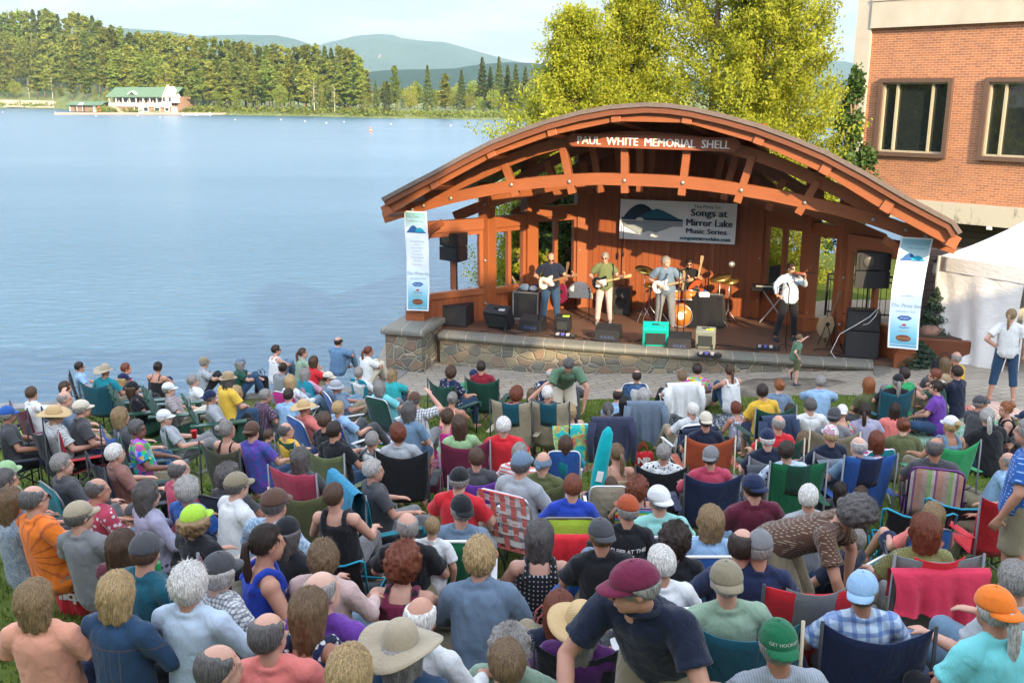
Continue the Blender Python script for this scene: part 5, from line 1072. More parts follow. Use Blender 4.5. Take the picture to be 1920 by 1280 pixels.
def cloth(pat='plain', c2='white', sc=1.0):
    key = (pat, c2, sc)
    if key in CM: return CM[key]
    b = NB('cloth_' + pat + ('' if pat == 'plain' else '_' + str(c2))); base = oc(b); o = b.coord('Object'); k2 = (*col(c2),) if c2 else (1, 1, 1); g = b.noise(o, 5, 4, .6); wv = b.noise(o, 220, 2)
    sep = b.n('ShaderNodeSeparateXYZ'); b.l(o, sep.inputs[0]); X, Y, Z = sep.outputs; c = base
    def band(v, w, duty, ofs=0): return b.math('LESS_THAN', b.math('FRACT', b.math('ADD', b.math('DIVIDE', v, w * sc), ofs)), duty)
    if pat == 'plaid': c = b.mix(b.math('MULTIPLY', band(X, .035, .35), .55), base, k2); c = b.mix(b.math('MULTIPLY', band(Z, .035, .35), .55), c, k2); c = b.mix(b.math('MULTIPLY', band(b.math('ADD', Y, .5), .035, .3), .25), c, k2)
    elif pat == 'check': c = b.mix(b.math('MULTIPLY', band(X, .018, .22), .75), base, k2); c = b.mix(b.math('MULTIPLY', band(Z, .018, .22), .75), c, k2)
    elif pat == 'stripe': c = b.mix(band(Z, .038, .5), base, k2)
    elif pat == 'pin': c = b.mix(b.math('MULTIPLY', band(X, .012, .4), .6), base, k2)
    elif pat == 'floral':
        vo = b.n('ShaderNodeTexVoronoi', _Scale=17 / sc); b.l(o, vo.inputs['Vector']); d = b.math('ADD', vo.outputs['Distance'], b.math('MULTIPLY', b.noise(o, 45, 3), .45)); c = b.mix(b.ramp(d, [(.50, (1, 1, 1)), (.56, (0, 0, 0))]), base, k2)
    elif pat == 'multi':
        vo = b.n('ShaderNodeTexVoronoi', _Scale=24 / sc); b.l(o, vo.inputs['Vector']); hs = b.n('ShaderNodeHueSaturation', _Saturation=1.7, _Value=.85); b.l(vo.outputs['Color'], hs.inputs['Color']); c = b.mix(.72, base, hs.outputs[0])
    elif pat == 'tie':
        f = b.noise(o, 3.6 / sc, 3, .6, 2.2); c = b.mix(b.ramp(f, [(.3, (1, 1, 1)), (.42, (0, 0, 0)), (.5, (1, 1, 1)), (.6, (0, 0, 0)), (.7, (.8,) * 3)]), base, k2)
    elif pat == 'rain':
        f = b.noise(o, 4.0, 2, .5, 1.8); c = b.ramp(f, [(.28, (.02, .40, .45)), (.4, (.03, .50, .42)), (.46, (.70, .55, .03)), (.52, (.03, .42, .30)), (.58, (.70, .28, .02)), (.64, (.50, .05, .22)), (.75, (.05, .35, .50))])
    elif pat == 'camo': c = b.mix(b.ramp(b.noise(o, 14 / sc, 2, .4, 1), [(.47, (0, 0, 0)), (.5, (1, 1, 1))]), base, k2); c = b.mix(b.ramp(b.noise(o, 19 / sc, 2, .4, 2), [(.56, (0, 0, 0)), (.58, (1, 1, 1))]), c, tuple(x * .4 for x in k2))
    elif pat == 'dots':
        w = .03 * sc; fx = b.math('SUBTRACT', b.math('FRACT', b.math('DIVIDE', X, w)), .5); fz = b.math('SUBTRACT', b.math('FRACT', b.math('DIVIDE', Z, w)), .5); d = b.math('ADD', b.math('MULTIPLY', fx, fx), b.math('MULTIPLY', fz, fz)); c = b.mix(b.math('LESS_THAN', d, .035), base, k2)
    elif pat == 'burst':
        at = b.math('ARCTAN2', X, b.math('SUBTRACT', Z, .72)); s_ = b.math('SINE', b.math('ADD', b.math('MULTIPLY', at, 15), b.math('MULTIPLY', b.noise(o, 6, 3), 7))); c = b.mix(b.ramp(s_, [(.55, (0, 0, 0)), (.95, (.8,) * 3)]), base, k2)
    elif pat == 'seams':
        near = lambda v_, q, w_: b.math('LESS_THAN', b.math('ABSOLUTE', b.math('SUBTRACT', v_, q)), w_); ax_ = b.math('ABSOLUTE', X); low = b.math('LESS_THAN', Z, .86)
        m = b.math('MAXIMUM', near(Z, .86, .0035), b.math('MULTIPLY', low, b.math('MAXIMUM', near(ax_, .075, .003), near(ax_, .018, .002)))); c = b.mix(b.math('MULTIPLY', m, .6), base, k2)
    elif pat == 'sarape': c = b.ramp(b.math('FRACT', b.math('DIVIDE', Z, .11)), [(0, (.5, .03, .03)), (.18, (.7, .25, .02)), (.34, (.6, .5, .05)), (.5, (.05, .35, .12)), (.66, (.05, .3, .5)), (.82, (.5, .1, .35)), (.95, (.5, .03, .03))], 'CONSTANT')
    elif pat == 'vstripe': c = b.ramp(b.math('FRACT', b.math('DIVIDE', b.math('ADD', X, 1), .2)), [(0, (.55, .30, .22)), (.3, (.50, .36, .30)), (.55, (.30, .46, .18)), (.75, (.58, .50, .42)), (.9, (.28, .10, .25))], 'CONSTANT')
    lo = b.mix(1.0, c, (.66, .66, .68), 'MULTIPLY'); hi = b.mix(1.0, c, (1.12, 1.12, 1.1), 'MULTIPLY'); b.base(b.mix(g, lo, hi)); b.p(Roughness=.85, Specular_IOR_Level=.2); b.b.inputs['Sheen Weight'].default_value = .15
    h = b.math('ADD', b.math('MULTIPLY', b.noise(b.coord('Object', (1, 1, .6)), 9, 4, .55, 1.2), 1.0), b.math('MULTIPLY', wv, .04)); b.bump(h, .5, .035); CM[key] = b.m; return b.m
TC = {}
def cached(key, fn):
    if key not in TC: TC[key] = fn()
    return TC[key]
def with_mat(key, me, mats):
    k = ('wm',) + key + tuple(m.name for m in mats)
    if k not in TC:
        m2 = me.copy() if me.users or me.materials else me; m2.materials.clear()
        for m in mats: m2.materials.append(m)
        TC[k] = m2
    return TC[k]
SK = dict(a=(.50, .285, .20), b=(.44, .235, .155), c=(.56, .35, .26), d=(.35, .175, .11), e=(.11, .055, .035))
FLIP = {}
def pose_of(code, yaw=0, mirror=False, key=None):
    k = (code if isinstance(code, str) else key, yaw, mirror)
    if k in FLIP: return FLIP[k]
    p = dict(POSES[code]) if isinstance(code, str) else dict(code)
    if mirror:
        m = lambda v: V3((-v.x, v.y, v.z))
        for a in ('pel', 'neck', 'head', 'up', 'fw'): p[a] = m(p[a])
        for a in ('el', 'wr', 'kn', 'an', 'sh', 'hip', 'toe'): p[a] = [m(p[a][1]), m(p[a][0])]
        p['hand'] = [m(h) if h else None for h in p['hand'][::-1]]; p['sx'] = V3((p['sx'].x, -p['sx'].y, -p['sx'].z))
    if yaw: p['hr'] = Euler((R(p['pitch']), R(p['roll']), -R(yaw + p['yaw'] * (-1 if mirror else 1)))).to_matrix()
    FLIP[k] = p; return p
def parse_cloth(s):      # 'white' or 'white/plaid/navy' or 'white/plaid/navy/1.5'
    a = s.split('/'); return a[0], (a[1] if len(a) > 1 else 'plain'), (a[2] if len(a) > 2 else None), (float(a[3]) if len(a) > 3 else 1.0)
def person(pos, turn, pose, shirt, sleeve, hair, hat='-', pants='denim', pk='long', desc='', yaw=0, scale=1.0, skin='a', mirror=False, glasses=None, fat=1.0, group=None, shoes=None, key=None, hires=False, cat='person', full=None, z=None):
    p = pose_of(pose, yaw, mirror, key); pk_ = (pose if isinstance(pose, str) else key, yaw, mirror)
    e = empty('person', pos, -R(turn), full or ('person in ' + desc), cat, group); e.scale = (scale * fat, scale * (1 + (fat - 1) * .8), scale)
    obj('body', cached(('body',) + pk_, lambda: with_mat(('b',) + pk_, body_mesh(p, .0072 if hires else .0095), [SKIN, EYE, LIP])), e, color=SK[skin])
    c, pat, c2, sc = parse_cloth(shirt)
    sm = cached(('shirt', sleeve) + pk_, lambda: shirt_mesh(p, sleeve)); obj('shirt', with_mat(('s', sleeve) + pk_, sm, [cloth(pat, c2, sc)]), e, color=col(c))
    c, pat, c2, sc = parse_cloth(pants)
    pm = cached(('pants', pk) + pk_, lambda: pants_mesh(p, pk)); obj('trousers', with_mat(('p', pk) + pk_, pm, [cloth(pat, c2, sc)]), e, color=col(c))
    hr = p['hr'].to_euler()
    if hair != '-':
        st_, hc = hair.split(':'); st_ += '#' if hat != '-' else ''; obj('hair', with_mat(('h', st_), hair_mesh(st_), [HAIRM]), e, p['head'], hr, col(hc))
    if hat != '-':
        k, hc = hat.split(':', 1); c, pat, c2, sc = parse_cloth(hc); hm = cached(('hat', k), lambda: hat_mesh(k)); mats = [cloth(pat, c2, sc) if k not in ('straw',) else STRAW]
        if k == 'fedora': mats.append(BLK)
        o = obj('hat', with_mat(('hm', k), hm, mats), e, p['head'] + p['hr'] @ V3((0, 0, .004)), hr, col(c))
    if glasses:
        def gm():
            b = MB()
            for s in (-1, 1): b.ell((s * .033, .093, .008), (.026, .006, .020), 12, 8); b.tube([(s * .058, .09, .015), (s * .079, .04, .012), (s * .08, -.01, .008)], .003, 5)
            b.tube([(-.012, .098, .012), (.012, .098, .012)], .003, 5); return b.mesh('glasses', BLKG, True)
        obj('glasses', cached(('gl',), gm), e, p['head'], hr)
    if shoes:
        for i in (0, 1):
            t = p['toe'][i]; sm = cached(('shoe',), shoe_mesh); a = p['an'][i]; q = a + V3((0, 0, -.085))
            r = t.normalized().to_track_quat('Y', 'Z').to_euler(); obj('shoe', with_mat(('sh',), sm, [cloth('plain', None)]), e, q, r, col(shoes))
    return e, p
BLKG = flat('lens_black', (.01, .01, .012), .12, 0, .05, 5, 0, .8)
def straw_mat():
    b = NB('straw'); v = b.coord('Object'); g = b.noise(b.coord('Object', (60, 60, 60)), 2, 3); w = b.n('ShaderNodeTexWave', wave_type='RINGS', rings_direction='Z', _Scale=60, _Distortion=1.5); b.l(v, w.inputs[0]); c = b.mix(g, (.42, .27, .11), (.66, .47, .24)); c = b.mix(b.math('MULTIPLY', w.outputs['Fac'], .3), c, (.30, .18, .07)); b.base(c); b.p(Roughness=.8); b.bump(w.outputs['Fac'], .5, .004); return b.m
STRAW = straw_mat()
# ================================================================ chairs
STEEL = flat('grey_tube', (.16, .16, .17), .4, .5, .1, 8, .05); ALU = flat('aluminium_tube', (.55, .55, .55), .3, .8, .05, 8, .05); WTUBE = flat('white_tube', (.75, .75, .73), .35, 0, .04, 5, .05); BTUBE = flat('black_tube', (.02, .02, .022), .4, .3, .1, 8, .05); CTUBE = flat('cyan_tube', (.01, .28, .40), .35, .3, .08, 8, .05); PTUBE = flat('purple_tube', (.13, .03, .17), .4, .3, .1, 8, .05); TTUBE = flat('tan_tube', (.42, .36, .25), .4, .3, .1, 8, .05)
TUBES = dict(s=STEEL, a=ALU, w=WTUBE, b=BTUBE, c=CTUBE, p=PTUBE, t=TTUBE)
def sheet_between(rows, sag=0.0, n=12, th=.006, wr=.006, seed=0):
    """rows: list of (left, right) points from bottom to top; sag droops the middle of each row along -z"""
    V = []; k = len(rows); mb = MB(); rr = []
    for j in range((k - 1) * 4 + 1):
        t = j / 4; a = min(int(t), k - 2); f = t - a; l = rows[a][0].lerp(rows[a + 1][0], f); r = rows[a][1].lerp(rows[a + 1][1], f); sg = (rows[a][2] * (1 - f) + rows[a + 1][2] * f) if len(rows[0]) > 2 else V3((0, 0, -sag)); rr.append((l, r, sg))
    for l, r, sg in rr:
        for i in range(n + 1): u = i / n; q = l.lerp(r, u) + sg * (4 * u * (1 - u)); q = q + V3((0, wr * noise.noise((q.x * 9 + seed, q.z * 5, 1)) * 2, 0)); V.append(q)
    m = len(rr); Fc = [(j * (n + 1) + i, j * (n + 1) + i + 1, (j + 1) * (n + 1) + i + 1, (j + 1) * (n + 1) + i) for j in range(m - 1) for i in range(n)]
    off = V3((0, th, th * .5)); N = len(V); V2 = V + [v + off for v in V]; F2 = Fc + [tuple(i + N for i in reversed(f)) for f in Fc]
    edge = [i for i in range(n + 1)] + [j * (n + 1) + n for j in range(1, m)] + [(m - 1) * (n + 1) + i for i in range(n - 1, -1, -1)] + [j * (n + 1) for j in range(m - 2, 0, -1)]
    F2 += [(edge[i], edge[(i + 1) % len(edge)], edge[(i + 1) % len(edge)] + N, edge[i] + N) for i in range(len(edge))]
    return mb.add(V2, F2)
CH = {}
def chair_parts(kind, tube):
    k = (kind, tube)
    if k in CH: return CH[k]
    T = TUBES[tube]; P = []; v = V3
    low = kind in ('ql', 'l', 'wl', 'h'); sz = .2 if low else .42
    if kind in ('q', 'ql', 'r'):
        w = .27; zt = sz + (.60 if kind != 'r' else .70); yb, yt = -.17, -.28 if kind != 'r' else -.33; dip = -.085 if kind != 'r' else -.03
        tl, tr_ = v((-w - .02, yt, zt)), v((w + .02, yt, zt)); bl, br = v((-w + .02, yb, sz - .03)), v((w - .02, yb, sz - .03))
        mid = [(bl, br, v((0, -.05, -.02))), (bl.lerp(tl, .5) + v((-.01, 0, 0)), br.lerp(tr_, .5) + v((.01, 0, 0)), v((0, -.05, -.01))), (tl, tr_, v((0, -.045, dip)))]
        P.append(('backrest', sheet_between(mid, n=14, th=.007).mesh('backrest', None, True), 'F', None))
        if kind == 'r':
            m2 = [(a.lerp(b, .2) + v((0, -.018, -.0)), a.lerp(b, .8) + v((0, -.018, 0)), s * .95) for a, b, s in mid[1:]]; m2[-1] = (m2[-1][0] + v((0, 0, .0)), m2[-1][1], m2[-1][2]); P.append(('back_panel', sheet_between(m2, n=10, th=.004).mesh('back_panel', None, True), 'G', 'backrest'))
        P.append(('seat', sheet_between([(v((-w, yb, sz - .02)), v((w, yb, sz - .02)), v((0, 0, -.05))), (v((-w, .24, sz + .03)), v((w, .24, sz + .03)), v((0, 0, -.05)))], n=10).mesh('seat', None, True), 'F', None))
        for s in (-1, 1):
            P.append(('armrest', sheet_between([(v((s * (w + .07) - .04, -.30, sz + .2)), v((s * (w + .07) + .04, -.30, sz + .2))), (v((s * (w + .07) - .05, .25, sz + .18)), v((s * (w + .07) + .05, .25, sz + .18)))], n=4).mesh('armrest', None, True), 'F', None))
            b = MB(); b.tube([(s * .30, -.30, 0), (s * (w + .035), -.31, sz * .5), (s * (w + .03), yt - .01, zt + .02)], .011, 7); b.tube([(s * .30, -.30, .01), (-s * .24, .26, sz)], .009, 6); P.append(('leg', b.mesh('leg', T, True), None, None))
            b = MB(); b.tube([(s * .30, .27, 0), (s * .31, .27, sz + .18)], .011, 7); b.tube([(s * .30, .27, .02), (s * .28, -.25, sz)], .009, 6); P.append(('leg', b.mesh('leg', T, True), None, None))
        b = MB(); b.lathe([(.038, 0), (.042, .09), (.038, .09), (.034, .01)], (w + .07, .30, sz + .08), 10); P.append(('cup_holder', b.mesh('cup_holder', None, True), 'F', None))
    elif kind in ('l', 'lh', 'w', 'wl', 'h'):
        w = .26; zt = sz + (.57 if kind != 'h' else .50); yt = -.37 if low else -.30; r_ = .012 if kind != 'h' else .010
        bt = MB(); bt.tube([v((-w, -.17, sz - .05)), v((-w, yt + .03, zt - .09)), v((-w + .03, yt + .005, zt - .02)), v((-w + .08, yt, zt)), v((w - .08, yt, zt)), v((w - .03, yt + .005, zt - .02)), v((w, yt + .03, zt - .09)), v((w, -.17, sz - .05))] if kind != 'h' else [v((-w, -.17, sz - .06)), v((-w - .03, yt, zt)), v((-w + .0, yt, zt + .01)), v((-w * .5, yt - .03, zt - .035)), v((0, yt - .035, zt - .05)), v((w * .5, yt - .03, zt - .035)), v((w, yt, zt + .01)), v((w + .03, yt, zt)), v((w, -.17, sz - .06))], r_, 8)
        P.append(('back_frame', bt.mesh('back_frame', T, True), None, None))
        if kind in ('l', 'lh', 'h'):
            P.append(('backrest', sheet_between([(v((-w + .01, -.19, sz - .02)), v((w - .01, -.19, sz - .02)), v((0, -.03, 0))), (v((-w + .012, yt + .005, zt - .07)), v((w - .012, yt + .005, zt - .07)), v((0, -.02, -.0 if kind != 'h' else -.03))), (v((-w + .06 if kind != 'h' else -w, yt - .004, zt - .002)), v((w - .06 if kind != 'h' else w, yt - .004, zt - .002)), v((0, -.0, 0 if kind != 'h' else -.05)))], n=10, wr=.004).mesh('backrest', None, True), 'F', None))
            P.append(('seat', sheet_between([(v((-w, -.17, sz - .03)), v((w, -.17, sz - .03)), v((0, 0, -.04))), (v((-w, .24, sz + .02)), v((w, .24, sz + .02)), v((0, 0, -.04)))], n=8).mesh('seat', None, True), 'F', None))
        else:
            n = 5
            P.append(('backrest', MB().box((0, yt - .01, zt), (2 * w - .14, .02, .012)).mesh('backrest', None), 'F', None))
            for i in range(n):
                a = MB()
                x = -w + .055 + i * (2 * w - .11) / (n - 1); pp = [v((x, -.19, sz)), v((x, yt - .006, zt + .004))]; m_ = a
                for q in range(10):
                    f0, f1 = q / 10, (q + 1) / 10; o = .006 if (q + i) % 2 else -.002; p0 = pp[0].lerp(pp[1], f0) + v((0, -o, 0)); p1 = pp[0].lerp(pp[1], f1) + v((0, -o, 0)); a.beam(p0, p1, .052, .003, (0, 1, .3))
                P.append(('upright_strap', a.mesh('upright_strap_%d' % i, None), 'F', None))
            for j in range(5):
                c = MB()
                f = .14 + j * .185; z = sz + (zt - sz) * f; y = -.19 + (yt + .19) * f
                for q in range(10): x0 = -w + 2 * w * q / 10; x1 = -w + 2 * w * (q + 1) / 10; o = .006 if (int(q / 2) + j) % 2 else -.002; c.beam((x0, y - o, z), (x1, y - o, z), .003, .052)
                P.append(('cross_strap', c.mesh('cross_strap_%d' % j, None), 'G', None))
            P.append(('seat', MB().box((0, .03, sz - .01), (2 * w, .42, .012)).mesh('seat', None), 'F', None))
        P.append(('seat_frame', MB().tube([v((-w, -.2, sz - .02)), v((-w, .25, sz + .03)), v((w, .25, sz + .03)), v((w, -.2, sz - .02))], r_, 7).mesh('seat_frame', T, True), None, None))
        for s in (-1, 1):
            ah = sz + .21
            if kind != 'h': P.append(('armrest', MB().box((s * (w + .03), .0, ah), (.045, .42, .02), bev=.006).mesh('armrest', WTUBE if tube in 'wa' else BTUBE), None, None))
            b = MB(); b.tube([(s * (w + .03), -.28, 0), (s * (w + .03), .19, ah if kind != 'h' else sz)], r_, 7); P.append(('leg', b.mesh('leg', T, True), None, None))
            b = MB(); b.tube([(s * (w + .03), .27, 0), (s * (w + .03), -.2, ah if kind != 'h' else sz)], r_, 7); P.append(('leg', b.mesh('leg', T, True), None, None))
    elif kind == 'A':
        for i in range(7):
            x = (i - 3) * .082; h = .78 - .022 * (i - 3) ** 2; b = MB(); M = Euler((R(22), 0, 0)).to_matrix(); b.box((x * 1.0, -.28 - h * .19, .28 + h / 2 * .93), (.072, .02, h), M, .004); P.append(('back_slat', b.mesh('back_slat', None), 'F', None))
        b = MB(); b.box((0, -.36, .55), (.58, .03, .07), Euler((R(22), 0, 0)).to_matrix()); b.box((0, -.46, .82), (.5, .03, .06), Euler((R(22), 0, 0)).to_matrix()); P.append(('back_rail', b.mesh('back_rail', None), 'F', None))
        b = MB()
        for j in range(6): b.box((0, -.22 + j * .095, .27 + j * .022), (.52, .08, .02), Euler((R(13), 0, 0)).to_matrix())
        P.append(('seat', b.mesh('seat', None), 'F', None))
        for s in (-1, 1):
            P.append(('armrest', MB().prism([(-.06, -.48), (.06, -.48), (.085, .28), (.05, .36), (-.05, .36), (-.07, .28)], (1, 0, 0), (0, 1, 0), (s * .33, 0, .545), (0, 0, 1), 0, .024).mesh('armrest', None), 'F', None))
            P.append(('leg', MB().box((s * .30, .27, .27), (.03, .1, .54)).mesh('leg', None), 'F', None)); P.append(('leg', MB().beam((s * .28, -.62, .03), (s * .28, .28, .33), .03, .13).mesh('leg', None), 'F', None))
    CH[k] = P; return P
CHN = dict(q='folding_camp_chair', ql='low_camp_chair', r='padded_camp_chair', l='low_beach_chair', lh='lawn_chair', w='webbed_lawn_chair', wl='webbed_beach_chair', h='sling_camp_chair', A='adirondack_chair')
def chair(spec, pos, turn, label, scale=1.0):
    """spec kind:fabric:tube:fabric2"""
    a = (spec.split(':') + ['', '', ''])[:4]; kind, f1, tube, f2 = a[0], a[1] or 'black', a[2] or 's', a[3] or 'gray'; e = empty(CHN[kind], pos, -R(turn), label, 'chair', 'chairs set out on the lawn'); e.scale = (scale,) * 3; made = {}
    c, pat, c2, sc = parse_cloth(f1); g, patg, g2, sg = parse_cloth(f2); mf = cloth(pat, c2, sc) if kind != 'A' else PAINTG; mg = cloth(patg, g2, sg)
    for name, me, mk_, par in chair_parts(kind, tube):
        m = me if mk_ is None else with_mat(('c', kind, tube, name, me.name), me, [mf if mk_ == 'F' else mg]); o = obj(name, m, made.get(par, e) if par else e, color=col(c) if mk_ == 'F' else col(g) if mk_ == 'G' else None); made[name] = o
    return e
def paint_g():
    b = NB('painted_wood'); c = oc(b); g = b.noise(b.coord('Object', (10, 10, 2)), 3, 4); b.base(b.mix(b.math('MULTIPLY', g, .5), c, (.05, .09, .07))); b.p(Roughness=.45); b.bump(g, .3, .006); return b.m
PAINTG = paint_g()
def drape(kind, pos, turn, label, name, color, pat='plain', c2=None, top=.9, yb=-.36, h=.5, w=.58, sc=1.0, sleeve=False, seed=0):
    """a jacket or towel hung over the back of a chair"""
    e = empty(name, pos, -R(turn), label, {'hanging_jacket': 'jacket', 'draped_towel': 'towel', 'hanging_cloth': 'cloth'}[name]); V = []; n = 22; prof = [(.10, -.30), (.09, -.12), (.045, -.005), (0, .018), (-.045, -.005), (-.07, -.10), (-.08, -.3 * h / .5), (-.09, -.6 * h / .5 * .75), (-.10, -h)]
    pr = []
    for (y0, z0), (y1, z1) in zip(prof, prof[1:]):
        for q in range(3): pr.append((y0 + (y1 - y0) * q / 3, z0 + (z1 - z0) * q / 3))
    pr.append(prof[-1])
    for y, z in pr:
        d = max(0, -z) / h
        for i in range(n + 1):
            u = i / n * 2 - 1; wv = .030 * math.sin(u * 9 + seed) * d + .02 * math.sin(u * 17 + seed * 2 + z * 4) * d; V.append((u * w / 2 * (1 - .12 * d + .1 * math.sin(seed + z * 7) * d), yb + y + wv * (1 if y < 0 else -.5), top + z - (.03 * math.sin(u * 3 + seed) + .05 * (seed % 3) * u) * d))
    m = len(pr); Fc = [(j * (n + 1) + i, j * (n + 1) + i + 1, (j + 1) * (n + 1) + i + 1, (j + 1) * (n + 1) + i) for j in range(m - 1) for i in range(n)]
    obj('fabric', mesh('fabric', V, Fc, cloth(pat, c2, sc), True), e, color=col(color))
    if sleeve:
        for s in (-1, 1): MB().tube([(s * w * .47, yb - .05, top - .05), (s * w * .52, yb - .10, top - .25), (s * w * .50, yb - .11, top - .25 - h * .6)], [.06, .055, .042], 10).build('sleeve', cloth(pat, c2, sc), e, True, color=col(color))
    return e
def rug(px, py, w, d, turn, spec, label, name='picnic_blanket'):
    x, y, z = on_ground(px, py, .02); c, pat, c2, sc = parse_cloth(spec); V = []; n = 20; cs, sn = math.cos(-R(turn)), math.sin(-R(turn))
    for j in range(n + 1):
        for i in range(n + 1):
            u = (i / n - .5) * w; v = (j / n - .5) * d; X = x + u * cs - v * sn; Y = y + u * sn + v * cs; V.append((X - x, Y - y, tz(X, Y) - z + .022 + .018 * noise.noise((X * 4, Y * 4, 0))))
    Fc = [(j * (n + 1) + i, j * (n + 1) + i + 1, (j + 1) * (n + 1) + i + 1, (j + 1) * (n + 1) + i) for j in range(n) for i in range(n)]
    return tag(obj(name, mesh(name, V, Fc, cloth(pat, c2, sc), True), None, (x, y, z), color=col(c)), label, 'blanket')
def tote(px, py, color, label, w=.38, h=.36, turn=0, dz=0, letters=None, name='tote_bag', lc='white'):
    x, y, z = on_ground(px, py, h * .5 + dz); e = empty(name, (x, y, z + dz), -R(turn), label, 'bag'); mb = MB(); secs = [(V3((0, 0, 0)), w * .48, .09), (V3((0, 0, h * .5)), w * .5, .10), (V3((0, 0, h * .9)), w * .5, .06), (V3((0, 0, h)), w * .48, .03)]; loft(mb, secs, V3((1, 0, 0)), 22)
    me = remesh(mb, .014, 2, 'body'); wrinkle(me, .02, 7, 5); me.materials.append(cloth()); obj('body', me, e, color=col(color))
    for s in (-1, 1): MB().tube([(-w * .22, s * .03, h * .95), (-w * .15, s * .05, h + .10), (0, s * .055, h + .14), (w * .15, s * .05, h + .10), (w * .22, s * .03, h * .95)], .008, 6).build('handle', cloth(), e, True, color=col(color))
    if letters: obj('lettering', text_mesh('lettering', letters, .14, WHT, .002, .004), e, (0, -.118, h * .35), (R(90), 0, 0))
    return e
def cup(pos, color, label, can=False):
    b = MB(); b.lathe([(.030, 0), (.043, .115), (.045, .118), (.041, .114), (.03, .01)] if not can else [(.028, 0), (.033, .01), (.033, .11), (.027, .122)], n=14); o = b.build('drink_can' if can else 'party_cup', flat(('can_' if can else 'cup_') + color, col(color), .35), None, True, pos); return tag(o, label, 'can' if can else 'cup')
